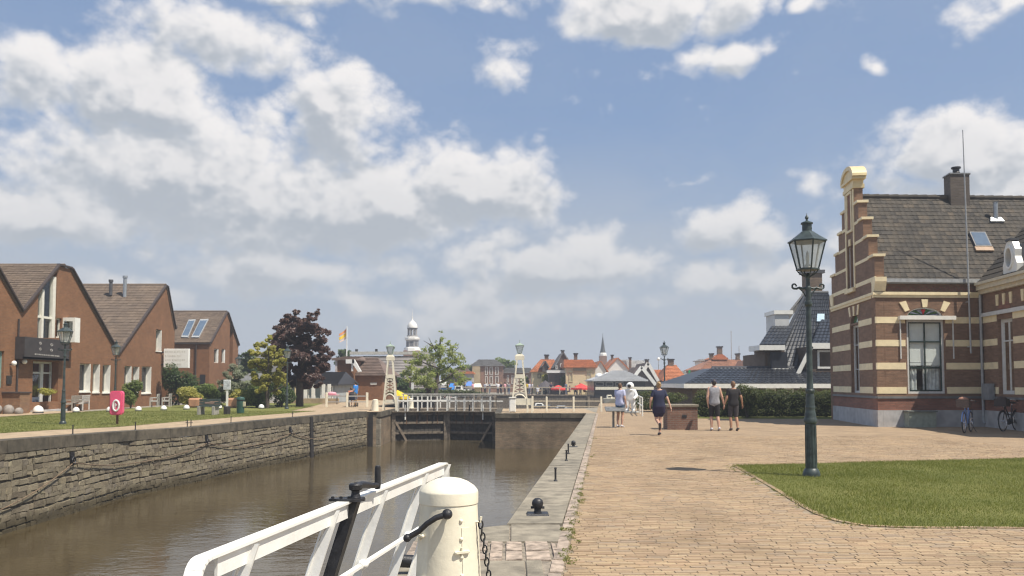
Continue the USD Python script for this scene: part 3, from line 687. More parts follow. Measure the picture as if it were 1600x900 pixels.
def column():
    loc = np.array([(702 - CX) / F * 5.0, 5.0, 0.0])
    cg = thing('winch_column', 'cream painted round winch column with domed cap and black crank', 'column', loc)
    put('body', lathe([(.215, 0), (.206, .05), (.200, .06), (.191, .38), (.180, .64), (.170, .84), (.163, .975)], n=40), CREAM, cg, smooth=40)
    cap = put('cap', lathe([(.158, .965), (.168, .97), (.1685, 1.03), (.164, 1.042), (.145, 1.065), (.110, 1.088), (.07, 1.104), (.03, 1.111), (.002, 1.113)], n=40), CREAM, cg, smooth=35)
    put('screw', lathe([(.006, 0), (.006, .004)], n=8), BLACK, cap) if False else None
    put('base_flange', lathe([(.265, 0), (.265, .025), (.215, .03)], n=32), CREAM, cg, smooth=30)
    th = math.radians(-62)
    def onb(z, ang, out=0.0):
        r = np.interp(z, [0, .35, .6, .8, .93], [.205, .191, .180, .170, .163]) + out
        return np.array([r * math.cos(ang), r * math.sin(ang), z])
    put('seam_strip', join([bar(onb(z, th + .16, .0015), onb(z + .1, th + .16, .0015), .05, .005, up=onb(.5, th + .16) - [0, 0, .5]) for z in np.arange(.05, .85, .1)]), CREAM, cg)
    for z in np.arange(.10, .90, .0985): put('rivet', ball(onb(z, th, .003), .0115, 1, (1, 1, 1)), CREAM, cg, smooth=True)
    for z, a in ((.72, math.radians(-62)), (.56, math.radians(-135)), (.80, math.radians(-150))):
        p = onb(z, a, .008); tng = np.array([-math.sin(a), math.cos(a), 0])
        put('latch', join(bar(p - tng * .035, p + tng * .035, .022, .012), ball(p + tng * .036, .011, 1), ball(p - tng * .036, .011, 1), tube([p - [0, 0, .025], p + [0, 0, .025]], .007, 6)), CREAM, cg, smooth=40)
    # crank lying against the front
    a = onb(.935, math.radians(-88), .05); b = a + np.array([-.215, -.02, -.125])
    mid = [a, a + [-.06, -.01, -.018], a + [-.11, -.015, -.05], a + [-.15, -.02, -.088], b]
    put('crank', join(tube(mid, [.017, .016, .015, .015, .016], 10), ball(a, .029, 2), ball(b, .022, 2), tube([a + [0, .055, 0], a], .014, 8)), BLACK, cg, smooth=45)
    # chain down the right side, link by link
    ch = put('chain_hook', join(tube([onb(.87, -.35, -.01), onb(.87, -.35, .03), onb(.90, -.35, .035)], .007, 6)), CREAM, cg)
    p0, p1 = onb(.855, -.35, .03), onb(.10, -.30, .09); n = 22
    for i in range(n):
        t0 = i / n; c = p0 + (p1 - p0) * t0 + np.array([.012 * math.sin(t0 * 3.1), 0, 0])
        ring = [c + np.array([.012 * math.cos(u) * (i % 2 == 0), .012 * math.cos(u) * (i % 2), .024 * math.sin(u)]) for u in np.linspace(0, 2 * np.pi, 10)]
        put('chain_link', tube(ring, .0048, 5, cap=False), RUST if i > 18 else BLACK, cg)
    put('chain_heap', join([mov(rot(tube([(.03 * math.cos(u), .018 * math.sin(u), 0) for u in np.linspace(0, 2 * np.pi, 10)], .007, 5, cap=False), RNG.uniform(0, 180), (0, 0, 0), 'xyz'[k % 3]), (.285 + RNG.normal(0, .025), -.03 + RNG.normal(0, .04), .045 + .012 * (k % 4))) for k in range(16)]), RUST, cg, label='heap of rusty chain links at the foot')
    return cg
COLUMN = column()
def dark_winch():
    w = place('winch_pipe', 'short black iron pipe and foot lying behind the cream column', 'pipe', (-.95, 7.6, .0))
    put('pipe', tube([(-1.02, 7.55, .13), (-.62, 7.6, .10)], .055, 14), BLACK, w, smooth=40); put('collar', tube([(-.80, 7.575, .115), (-.74, 7.585, .11)], .075, 14), BLACK, w, smooth=40)
    put('foot', cbox(-.86, -.66, 7.5, 7.7, .012, .055, .01), BLACK, w)
    b = put('iron_bar', tube([(.05, 7.05, .03), (.22, 7.3, .03)], .018, 8), BLACK, label='short black iron bar lying on the grey slab', cat='bar')
dark_winch()

def mooring(loc, name='mooring_bollard', label='black iron mooring knob on a square plate on the quay coping', s=1.0):
    m = thing(name, label, 'bollard', loc, scale=s)
    put('plate', hexa([(-.14, -.13, .012), (.14, -.13, .012), (.14, .13, .012), (-.14, .13, .012), (-.125, -.115, .035), (.125, -.115, .035), (.125, .115, .035), (-.125, .115, .035)]), BLACK, m)
    put('knob', lathe([(.05, .035), (.042, .07), (.045, .09), (.066, .12), (.072, .155), (.062, .19), (.035, .212), (.004, .218)], n=18), BLACK, m, smooth=45)
    put('pin', tube([(-.085, 0, .10), (.085, 0, .10)], .016, 8), BLACK, m)
    return m
b = G(840, 804, .012); MOOR = mooring((b[0], b[1], 0))
for (px, py), sc, lb in zip([(896, 699)], [.8], ['small black mooring knob farther along the quay coping']):
    p = G(px, py); dup(MOOR, 'mooring_bollard', (xl(p[1]) + .3, p[1], 0), scale=sc, label=lb, cat='bollard')
def spike(loc, label, h=.2, tw=False):
    s = place('mooring_pin', label, 'mooring pin', loc)
    put('pin', lathe([(.035, .0), (.03, .02), (.017, .03), (.017, h), (.024, h + .012), (.018, h + .03)], loc, 10), BLACK, s, smooth=40)
    if tw: put('bar', tube([np.array(loc) + (-.06, 0, h * .7), np.array(loc) + (.06, 0, h * .7)], .012, 6), BLACK, s)
for (px, py, lb) in ((868, 752, 'thin iron pin in the quay coping nearest the square plate knob'), (885, 720, 'thin iron pin in the coping, middle one of three'), (888, 709, 'thin iron pin in the coping just below the small mooring knob')):
    p = G(px, py, .012); spike((p[0], p[1], .012), lb)
for (px, py, lb, tw) in ((6, 679, 'dark iron mooring pin at the left picture edge on the wall coping', True), (127, 672, 'small iron pin on the coping below the first lawn lamp', False), (228, 665, 'small iron pin on the coping past the pink buoy stand', False),
                         (304, 661, 'dark iron pin of the pair below the green bench, left one', True), (309, 660.5, 'dark iron pin of the pair below the green bench, right one', True), (369, 657, 'small iron pin on the coping below the litter bin', False), (465, 652, 'dark iron pin on the coping near the dark wall slot', True)):
    Y = np.interp(px, [0, 130, 230, 300, 370, 465], [20.6, 24.6, 28.3, 31.1, 34.8, 40.4]); p = lpt(Y, .28)
    spike((p[0], p[1], ztop(Y)), lb, .24, tw)

# ================================================================== street lamps
def lamp():
    b = G(1268, 745); L = thing('street_lamp', 'tall green cast iron lantern post standing on the right lawn', 'street lamp', (b[0], b[1], 0))
    put('foot', lathe([(.15, 0), (.15, .06), (.135, .10), (.12, .13), (.105, .15)], n=24), GREEN_IRON, L, smooth=35)
    fl = [(.098, .14), (.094, .5), (.090, .93), (.112, .95), (.118, .98), (.112, 1.02), (.095, 1.05), (.098, 1.09), (.086, 1.14), (.080, 1.18), (.088, 1.20), (.088, 1.23), (.076, 1.25), (.074, 1.38), (.066, 1.46), (.08, 1.48), (.08, 1.52), (.058, 1.55), (.052, 1.8)]
    put('lower_post', lathe(fl, n=24), GREEN_IRON, L, smooth=35)
    put('flutes', join([bar((.096 * math.cos(a), .096 * math.sin(a), .17), (.091 * math.cos(a), .091 * math.sin(a), .92), .012, .012, up=(math.cos(a), math.sin(a), 0)) for a in np.arange(12) * math.pi / 6]), GREEN_IRON, L)
    put('upper_post', lathe([(.052, 1.8), (.045, 3.0), (.064, 3.02), (.07, 3.05), (.064, 3.09), (.046, 3.1), (.046, 3.28), (.058, 3.30), (.058, 3.34), (.036, 3.36), (.034, 3.5), (.05, 3.53), (.02, 3.6)], n=20), GREEN_IRON, L, smooth=35)
    for s in (-1, 1):
        q = [(s * .04, 0, 3.33)] + [(s * (.10 + .05 * k), 0, 3.32 + .018 * math.sin(k * 1.6)) for k in range(3)]
        q += [(s * (.245 + .038 * math.sin(a)), 0, 3.36 + .042 * math.cos(a + math.pi)) for a in np.linspace(.2, 4.8, 9)]
        q2 = [(s * (.05 + .10 * k), 0, 3.18 + .14 * k ** .6) for k in np.linspace(0, 1, 5)]
        put('scroll_arm', join(tube(q, [.02] * 4 + list(np.linspace(.018, .014, 9)), 8), tube(q2, .012, 6)), GREEN_IRON, L, smooth=45)
    n = 6; a0 = math.radians(30)
    rb, rt, zb, zt = .185, .315, 3.66, 4.16
    P = lambda r, z, k: np.array([r * math.cos(a0 + k * math.pi / 3), r * math.sin(a0 + k * math.pi / 3), z])
    put('lantern_cradle', join([tube([(0, 0, 3.52), P(.10, 3.56, k), P(.165, 3.62, k), P(.18, 3.66, k)], .010, 6) for k in range(n)] + [lathe([(.20, 3.645), (.205, 3.655), (.205, 3.675), (.16, 3.68), (.06, 3.69)], n=n, th0=a0)]), GREEN_IRON, L)
    for k in range(n): put('lantern_bar', bar(P(rb, zb, k), P(rt, zt, k), .022, .022, up=(math.cos(a0 + k * math.pi / 3), math.sin(a0 + k * math.pi / 3), 0)), GREEN_IRON, L)
    for k in range(n):
        q = [P(rb - .006, zb + .015, k), P(rb - .006, zb + .015, k + 1), P(rt - .006, zt, k + 1), P(rt - .006, zt, k)]
        put('lantern_pane', (np.array(q), np.array([[0, 1, 2], [0, 2, 3]])), LGLASS, L)
    put('lantern_rim', lathe([(rt - .025, zt - .012), (rt + .012, zt - .012), (rt + .012, zt + .012), (rt - .025, zt + .012)], n=n, th0=a0), GREEN_IRON, L)
    rf = put('lantern_roof', lathe([(.345, 4.155), (.345, 4.172), (.30, 4.20), (.20, 4.27), (.125, 4.325), (.10, 4.345)], n=n, th0=a0), GREEN_IRON, L)
    put('roof_chimney', lathe([(.085, 4.34), (.085, 4.47), (.105, 4.475), (.105, 4.50), (.05, 4.525), (.018, 4.54), (.018, 4.56), (.034, 4.585), (.028, 4.61), (.008, 4.635), (.004, 4.67)], n=12), GREEN_IRON, rf, smooth=35)
    put('burner', join(lathe([(.10, 3.69), (.07, 3.72), (.03, 3.76), (.02, 3.82)], n=12), lathe([(.028, 3.82), (.034, 3.87), (.022, 3.95), (.006, 3.99)], n=10)), paint('lamp_porcelain', (.62, .60, .52), .4), L, smooth=40)
    return L
LAMP = lamp()
dup(LAMP, 'street_lamp', (*((1038 - CX) / F * 62 * np.array([1, 0]) + [0, 62]), 0), 15, 1.0, 'green lantern post far down the quay behind the walking woman', 'street lamp')
for px, Y, sc, lb in ((101, 33.6, .86, 'dark green lantern post on the left lawn in front of the balcony house'), (181, 50, .88, 'thin lantern post between the balcony house and the white sign house'), (449, 54, .86, 'lantern post beside the purple leaved tree'), (373, 62, .80, 'lantern post behind the olive tree near the far brick gable')):
    dup(LAMP, 'street_lamp', ((px - CX) / F * Y, Y, ztop(Y) if Y < 48 else .03), 12, sc, lb, 'street lamp')

# ================================================================== people
def _sph(c, r):
    m = manifold3d.Manifold.sphere(1.0, 10); s = r if np.ndim(r) else (r, r, r); return m.scale([float(x) for x in s]).translate([float(x) for x in c])
def _bone(*js): return manifold3d.Manifold.batch_hull([_sph(c, r) for c, r in js])
def _mesh(parts, ref=.03, it=6):
    m = parts[0]
    for p in parts[1:]: m = m + p
    m = m.refine_to_length(ref).to_mesh(); t = trimesh.Trimesh(np.array(m.vert_properties[:, :3]), np.array(m.tri_verts), process=True)
    trimesh.smoothing.filter_taubin(t, .5, .53, it); return np.array(t.vertices), np.array(t.faces)
def human(label, loc, rz, J=None, h=1.70, skin=None, top=None, bottom=None, hair=None, shoes=None, sleeves=True, legs='shorts', skirt=False, hat=None, bun=False, cat='person', group=None, fine=True, name='person', girth=1.0, pants=None):
    """a standing or walking figure facing +y; J overrides joints"""
    k = h / 1.70; g = girth
    j = dict(pel=(0, 0, .93), hipL=(-.085, 0, .90), hipR=(.085, 0, .90), kneeL=(-.09, .02, .49), kneeR=(.09, .02, .49), ankL=(-.09, -.02, .085), ankR=(.09, -.02, .085), waist=(0, .0, 1.08), chest=(0, .0, 1.27), shL=(-.165, -.01, 1.385), shR=(.165, -.01, 1.385),
             elL=(-.225, -.03, 1.11), elR=(.225, -.03, 1.11), wrL=(-.235, .05, .88), wrR=(.235, .05, .88), neck=(0, 0, 1.44), head=(0, .015, 1.585)); j.update(J or {})
    j = {a: np.array(b, float) * k for a, b in j.items()}
    p = thing(name, label, cat, loc, rz, group)
    def foot(s):
        a = j['ank' + s]; kn = j['knee' + s]; d = a - kn; d /= np.linalg.norm(d)
        fw = np.array([0, 1.0, 0]); fw = fw - d * (fw @ d) * .9; fw /= np.linalg.norm(fw); return a + d * .045 * k, a + d * .05 * k + fw * .15 * k, a + d * .045 * k - fw * .05 * k
    body = [_bone((j['neck'] - [0, 0, .03 * k], .052 * k), (j['head'] - [0, 0, .05 * k], .05 * k)),
            _bone((j['head'] + [0, 0, .02 * k], (.073 * k, .09 * k, .098 * k)), (j['head'] + [0, .02 * k, -.055 * k], (.055 * k, .062 * k, .05 * k))),
            _bone((j['head'] + [0, .09 * k, -.015 * k], .012 * k), (j['head'] + [0, .105 * k, -.03 * k], .016 * k))]
    for s in (-1, 1): body.append(_sph(j['head'] + np.array([s * .078, 0, -.01]) * k, (.012 * k, .02 * k, .032 * k)))
    tor = [(j['shL'] * [.8, 1, 1] - [0, 0, .02], .065 * k), (j['shR'] * [.8, 1, 1] - [0, 0, .02], .065 * k), (j['chest'] + [-.07 * k, 0, 0], .098 * k * g), (j['chest'] + [.07 * k, 0, 0], .098 * k * g)]
    wst = [(j['waist'] + [-.05 * k, 0, 0], .092 * k * g), (j['waist'] + [.05 * k, 0, 0], .092 * k * g)]
    plv = [(j['pel'] + [-.07 * k, 0, -.02], .102 * k * g), (j['pel'] + [.07 * k, 0, -.02], .102 * k * g)]
    body += [_bone(*tor, *wst), _bone(*wst, *plv), _bone((j['neck'], .055 * k), (j['shL'] * [.7, 1, 1], .05 * k), (j['shR'] * [.7, 1, 1], .05 * k))]
    for s in 'LR':
        body += [_bone((j['sh' + s], .058 * k), (j['el' + s], .042 * k)), _bone((j['el' + s], .041 * k), (j['wr' + s], .027 * k))]
        body += [_bone((j['hip' + s], .092 * k), (j['knee' + s], .056 * k)), _bone((j['knee' + s], .054 * k), (j['knee' + s] * .6 + j['ank' + s] * .4 - [0, .015 * k, 0], .054 * k), (j['ank' + s], .036 * k))]
        f = foot(s); body += [_bone((j['ank' + s], .036 * k), (f[2], .034 * k), (f[1], .03 * k))]
        d = j['wr' + s] - j['el' + s]; d /= np.linalg.norm(d); fw = np.array([0, 1.0, 0]) - d * d[1]; fw /= np.linalg.norm(fw); sd = np.cross(d, fw); o = j['wr' + s]
        body.append(_bone((o + d * .02 * k, .024 * k), (o + d * .075 * k + fw * .026 * k, .017 * k), (o + d * .075 * k - fw * .026 * k, .017 * k)))
        if fine:
            inw = sd * (1 if (sd[0] < 0) == (s == 'R') else -1)
            for q, ln in zip((.03, .010, -.010, -.029), (.065, .075, .07, .055)):
                a = o + d * .085 * k + fw * q * k; b = a + d * ln * .55 * k + inw * .008 * k; c = b + d * ln * .4 * k + inw * .022 * k
                body += [_bone((a, .0095 * k), (b, .009 * k)), _bone((b, .009 * k), (c, .0075 * k))]
            a = o + d * .03 * k + fw * .028 * k; body += [_bone((a, .0115 * k), (a + d * .04 * k + fw * .022 * k + inw * .01 * k, .0095 * k)), _bone((a + d * .04 * k + fw * .022 * k + inw * .01 * k, .0095 * k), (a + d * .07 * k + fw * .016 * k + inw * .02 * k, .008 * k))]
    put('body', _mesh(body, .022 if fine else .05, 5), skin or SKIN, p, smooth=True)
    e = .013
    grow = lambda L, q=e: [(c, np.asarray(r) + q) for c, r in L]
    if top is not None:
        sh = [_bone(*grow(tor), *grow(wst, e * 1.4)), _bone(*grow(wst, e * 1.4), *[(c - [0, 0, .0], r + e * 1.3) for c, r in plv])]
        if sleeves:
            for s in 'LR': sh.append(_bone((j['sh' + s], .068 * k), (j['sh' + s] * .45 + j['el' + s] * .55, .060 * k)) if sleeves != 'long' else _bone((j['sh' + s], .066 * k), (j['el' + s], .052 * k)) + _bone((j['el' + s], .052 * k), (j['wr' + s], .038 * k)))
        put('shirt', _mesh(sh, .035, 5), top, p, smooth=True)
    if bottom is not None:
        st = [_bone(*grow(plv, .012))]
        for s in 'LR':
            a, b = j['hip' + s], j['knee' + s]
            if legs == 'shorts': st.append(_bone((a, .108 * k), (a * .35 + b * .65, .088 * k)))
            elif legs == 'long': st += [_bone((a, .106 * k), (b, .070 * k)), _bone((b, .070 * k), (j['ank' + s], .055 * k))]
            else: st.append(_bone((a, .106 * k), (a * .05 + b * .95, .076 * k)))
        if skirt: st.append(_bone(*grow(plv, .02), (j['hipL'] - [.03 * k, 0, .16 * k], .10 * k), (j['hipR'] + [.03 * k, 0, -.16 * k], .10 * k)))
        put('trousers' if legs == 'long' else 'shorts', _mesh(st, .035, 4), bottom, p, smooth=True)
    hd = j['head']
    if hair is not None:
        hh = [_bone((hd + np.array([0, -.012, .035]) * k, (.082 * k, .098 * k, .09 * k)), (hd + np.array([0, -.035, -.03]) * k, (.074 * k, .07 * k, .06 * k)))]
        if bun: hh.append(_sph(hd + np.array([0, -.105, .05]) * k, .045 * k))
        put('hair', _mesh(hh, .03, 3), hair, p, smooth=True)
    if hat is not None:
        c = put('cap', _mesh([_bone((hd + np.array([0, -.005, .05]) * k, (.086 * k, .10 * k, .072 * k)), (hd + np.array([0, -.01, .01]) * k, (.086 * k, .10 * k, .03 * k)))], .03, 3), hat, p, smooth=True)
        put('peak', hull(np.vstack([lathe([(.075 * k, 0), (.07 * k, .012 * k)], hd + np.array([0, .10, .035]) * k, 10)[0]])), hat, c)
    if shoes is not None:
        for s in 'LR':
            f = foot(s); put('shoe', _mesh([_bone((f[2] + [0, 0, .012 * k], .043 * k), (f[1], .038 * k), (f[0] + [0, .03 * k, .01 * k], .044 * k))], .03, 3), shoes, p, smooth=True)
    if fine:
        for s in (-1, 1): put('eye', ball(hd + np.array([s * .03, .083, .0]) * k, .011 * k, 1), HAIR_B, p, smooth=True)
    return p
NAVY = cloth('navy_cloth', (.018, .022, .055)); GREYC = cloth('grey_cloth', (.27, .27, .29)); BLK = cloth('black_cloth', (.018, .016, .018)); CHAR = cloth('charcoal_cloth', (.05, .045, .048))
LILAC = cloth('pale_blue_cloth', (.50, .52, .70)); JEANS = cloth('denim', (.07, .12, .19)); CAPC = cloth('cap_cloth', (.06, .055, .09)); WHITEC = cloth('white_cloth', (.72, .72, .74)); BLUEC = cloth('bright_blue_cloth', (.03, .20, .55)); REDC = cloth('red_cloth', (.50, .06, .06)); ORANGEC = cloth('coral_cloth', (.62, .24, .16)); TANC = cloth('khaki_cloth', (.42, .27, .13)); YEL = cloth('yellow_cloth', (.80, .58, .04)); PINKC = cloth('pink_cloth', (.70, .35, .40))
SHOE = paint('dark_shoe', (.05, .045, .045), .6); SHOEW = paint('pale_shoe', (.5, .5, .52), .6)
p = G(1030, 680); human('blond woman in navy top and dark shorts walking away past the brick block', (p[0], p[1], .004), 4, dict(kneeL=(-.07, .06, .50), ankL=(-.05, -.28, .34), kneeR=(.05, .03, .50), ankR=(.02, .0, .085), elL=(-.27, -.04, 1.12), wrL=(-.26, .08, .93), elR=(.27, -.08, 1.13), wrR=(.34, -.12, .90), hipR=(.075, 0, .9)), 1.68, SKIN, NAVY, cloth('navy_shorts', (.02, .016, .045)), HAIR_Y, SHOE, legs='shorts', skirt=True, bun=True, girth=1.22)
p = G(1116.5, 673); human('man in grey sleeveless top, black shorts and dark cap walking away', (p[0], p[1], .004), -3, dict(kneeL=(-.09, .07, .49), ankL=(-.09, .02, .085), kneeR=(.10, -.02, .49), ankR=(.13, -.12, .10), elL=(-.235, -.06, 1.10), wrL=(-.20, .0, .86), elR=(.25, -.03, 1.11), wrR=(.32, .03, .87)), 1.77, SKIN, GREYC, BLK, HAIR_B, SHOEW, sleeves=False, legs='knee', hat=CAPC, girth=1.08)
p = G(1146.5, 673); human('tanned man with cropped hair in black shirt and shorts walking beside the grey top man', (p[0], p[1], .004), 2, dict(kneeL=(-.09, .06, .49), ankL=(-.08, .03, .085), kneeR=(.09, .0, .49), ankR=(.11, -.10, .095), elL=(-.24, -.02, 1.11), wrL=(-.31, .03, .88), elR=(.27, -.04, 1.13), wrR=(.33, .06, .90)), 1.70, SKIN_TAN, BLK, CHAR, paint('cropped_hair', (.20, .11, .06), .7), SHOE, legs='knee', girth=1.1)
p = G(969, 667.5); human('person in pale blue shirt and denim shorts behind the information panel', (p[0], p[1], .0), -35, dict(elL=(-.21, .06, 1.12), wrL=(-.12, .24, 1.05), kneeR=(.09, .05, .49)), 1.64, SKIN, LILAC, JEANS, HAIR_BR, SHOEW, legs='shorts', girth=1.12)

def statue():
    b = G(985, 645.5); s = thing('diver_statue', 'white statue of a figure in a bulky suit with round helmet', 'statue', (b[0], b[1], 0), 160)
    W_ = paint('white_statue', (.78, .78, .76), .55, .06, 5, .3, 30, dirt=.15)
    put('plinth', cbox(-.42, .42, -.32, .32, 0, .10, .02), paint('pale_concrete', (.42, .41, .37), .85, .15, 5, .4, 60, dirt=.3), s)
    B_ = [_bone((( -.16, 0, 1.0), .15), ((.16, 0, 1.0), .15), ((-.13, 0, .72), .15), ((.13, 0, .72), .15), ((-.2, .02, 1.2), .10), ((.2, .02, 1.2), .10))]
    for q in (-1, 1):
        B_ += [_bone(((q * .13, 0, .66), .15), ((q * .17, .05, .42), .12)), _bone(((q * .17, .05, .42), .12), ((q * .17, 0, .19), .10)), _bone(((q * .17, -.03, .16), .085), ((q * .18, .15, .15), .075)), _bone(((q * .23, 0, 1.2), .105), ((q * .36, .08, .95), .09)), _bone(((q * .36, .08, .95), .09), ((q * .30, .28, .82), .075)), _sph((q * .28, .33, .80), .075)]
    put('suit', _mesh(B_, .04, 5), W_, s, smooth=True)
    hm = put('helmet', join(ball((0, .03, 1.47), .215, 3), lathe([(.17, 1.22), (.19, 1.25), (.17, 1.30)], (0, .02, 0), 20)), W_, s, smooth=True)
    put('visor', join(lathe([(.09, 0), (.10, .02), (.07, .03)], n=16)), DARKROOM, hm) if False else put('visor', mov(rot(lathe([(.085, 0), (.10, .015), (.07, .04)], n=16), -90, (0, 0, 0), 'x'), (0, .22, 1.47)), BLACK, hm)
statue()

# ================================================================== quay furniture
def lectern():
    b = G(958.5, 668); L = place('information_panel', 'grey slanted information panel on one leg at the quay', 'sign', (b[0], b[1], 0)); gm = paint('grey_steel', (.16, .16, .155), .5, .15, 8)
    put('leg', cbox(b[0] - .04, b[0] + .04, b[1] - .03, b[1] + .03, 0, .62, .006), gm, L); put('foot_plate', box(b[0] - .12, b[0] + .12, b[1] - .1, b[1] + .1, .001, .015), gm, L)
    P = rot(cbox(b[0] - .30, b[0] + .42, b[1] - .26, b[1] + .26, .66, .695, .008), 16, (b[0], b[1], .68), 'x')
    pn = put('panel', P, gm, L); put('panel_face', rot(box(b[0] - .27, b[0] + .39, b[1] - .23, b[1] + .23, .6955, .698), 16, (b[0], b[1], .68), 'x'), paint('panel_print', (.17, .17, .16), .4, .3, 7), pn)
lectern()
def brick_block():
    a = G(1043, 671.5); x0, y0 = a[0], a[1]; x1 = (1089 - CX) / F * y0; B = place('brick_block', 'low square brick block with a flat stone slab on top', 'brick block', ((x0 + x1) / 2, y0 + .4, 0))
    bm = bricks('block_brick', (.23, .12, .085), (.16, .085, .065), (.22, .19, .15), bh=.065)
    put('brickwork', box(x0, x1, y0, y0 + .85, 0, .80), bm, B); put('slab', cbox(x0 - .04, x1 + .04, y0 - .04, y0 + .89, .80, .885, .012), COPE, B)
    put('wall_plate', cbox(x0 + .52, x0 + .68, y0 - .02, y0, .42, .52, .004), BLACK, B)
brick_block()
def quay_rail():
    r = place('handrail', 'white tube handrail running along the hedge beside the white statue', 'railing', (7, 50, 0)); P = [np.array([(1003 - CX) / F * 43.2, 43.2, 0]), np.array([(996 - CX) / F * 50, 50, 0]), np.array([(990 - CX) / F * 57, 57, 0]), np.array([(986 - CX) / F * 64, 64, 0])]
    for q in P: put('post', tube([q, q + [0, 0, .92]], .035, 10), WHITE, r, smooth=40)
    for z in (.92, .5): put('rail', tube([q + [0, 0, z] for q in P], .03, 8), WHITE, r, smooth=40)
    m = [(a + b) / 2 for a, b in zip(P, P[1:])]
    for q in m: put('post', tube([q, q + [0, 0, .92]], .03, 8), WHITE, r, smooth=40)
quay_rail()

def bicycle(name, label, loc, rz, frame, crate=None, bag=None, steer=0):
    b = thing(name, label, 'bicycle', loc, rz); rb = paint('tyre_rubber', (.02, .02, .02), .8); ch = paint('chrome', (.6, .6, .62), .25, .05, 5, metal=1.0)
    def wheel(y):
        c = np.array([0, y, .34]); T = np.linspace(0, 2 * np.pi, 25); ring = lambda r: [c + np.array([0, r * math.cos(t), r * math.sin(t)]) for t in T]
        w = put('wheel', tube(ring(.33), .02, 8, cap=False), rb, b, smooth=50); put('rim', tube(ring(.308), .010, 6, cap=False), ch, w); put('hub', tube([c - [.05, 0, 0], c + [.05, 0, 0]], .022, 8), ch, w)
        put('spokes', join([tube([c, c + np.array([0, .305 * math.cos(t), .305 * math.sin(t)])], .0028, 4) for t in np.arange(16) * np.pi / 8]), ch, w)
        put('mudguard', tube([c + np.array([0, .365 * math.cos(t), .365 * math.sin(t)]) for t in np.linspace(.1 if y > 0 else .3, 2.6 if y > 0 else 3.4, 12)], .022, 6), frame, b, smooth=50)
    wheel(.53); wheel(-.53)
    put('frame', join(tube([(0, -.08, .30), (0, -.22, .88)], .018, 8), tube([(0, .34, .86), (0, -.08, .30)], .022, 8), tube([(0, .33, .92), (0, .42, .60), (0, .53, .34)], .016, 8), tube([(0, .32, .80), (0, .05, .56), (0, -.14, .55)], .018, 8), tube([(.04, -.53, .34), (0, -.08, .30), (-.04, -.53, .34)], .011, 6), tube([(.04, -.53, .34), (0, -.2, .78), (-.04, -.53, .34)], .009, 6), tube([(0, .34, .84), (0, .30, 1.04)], .016, 8)), frame, b, smooth=45)
    put('handlebar', tube([(-.29, .06, 1.02), (-.27, .22, 1.06), (-.12, .31, 1.08), (.12, .31, 1.08), (.27, .22, 1.06), (.29, .06, 1.02)], .013, 8), ch, b, smooth=45)
    for s in (-1, 1): put('grip', tube([(s * .29, .06, 1.02), (s * .28, .15, 1.045)], .019, 8), rb, b)
    put('saddle', hull(np.vstack([ball((0, -.30, .96), .1, 1, (1, .8, .4))[0], ball((0, -.08, .965), .035, 1)[0]])), paint('saddle_leather', (.05, .035, .03), .5), b, smooth=50)
    put('saddle_post', tube([(0, -.22, .86), (0, -.235, .94)], .013, 8), ch, b)
    put('chain_case', hull(np.vstack([lathe([(.10, -.015), (.10, .015)], n=12)[0][:, [2, 0, 1]] + (.06, -.08, .30), lathe([(.05, -.015), (.05, .015)], n=10)[0][:, [2, 0, 1]] + (.06, -.53, .34)])), frame, b)
    put('crank', join(tube([(.09, -.08, .30), (.09, -.08, .13)], .011, 6), tube([(-.09, -.08, .30), (-.09, -.08, .47)], .011, 6), cbox(.08, .19, -.12, -.04, .12, .14, .004), cbox(-.19, -.08, -.12, -.04, .46, .48, .004)), ch, b)
    put('carrier', join(tube([(.07, -.30, .74), (.07, -.78, .74), (-.07, -.78, .74), (-.07, -.30, .74)], .008, 6), tube([(0, -.3, .74), (0, -.78, .74)], .007, 6), tube([(.07, -.6, .74), (.04, -.53, .34)], .007, 6), tube([(-.07, -.6, .74), (-.04, -.53, .34)], .007, 6)), BLACK, b)
    put('headlight', join(ball((0, .44, .86), .045, 1)), paint('lamp_glass', (.7, .7, .68), .15), b, smooth=True)
    put('kickstand', tube([(-.03, -.40, .30), (-.20, -.36, .0)], .01, 6), BLACK, b)
    if crate:
        k = put('front_basket', join([box(-.19, .19, .40, .42, .86, 1.10), box(-.19, .19, .70, .72, .86, 1.10), box(-.19, -.17, .42, .70, .86, 1.10), box(.17, .19, .42, .70, .86, 1.10), box(-.19, .19, .40, .72, .84, .86)]), crate, b)
        if bag: put('bag', ball((0, .55, 1.10), .15, 2, (1.05, .9, .6)), bag, k, smooth=True)
p = G(1512, 675.5); bicycle('bicycle', 'white and blue city bicycle with a loaded front basket parked by the wall', (p[0], p[1], .0), 142, paint('white_blue_frame', (.16, .26, .52), .3, .02, 3), paint('wicker', (.12, .08, .06), .8, .3, 40), paint('brown_bag', (.34, .17, .11), .7))
p = G(1578, 673); bicycle('bicycle', 'black bicycle with dark basket leaning near the wing window', (p[0], p[1], .0), 128, paint('black_frame', (.02, .02, .022), .3), paint('dark_basket', (.05, .035, .03), .8, .3, 40), paint('dark_bag', (.06, .04, .035), .8))

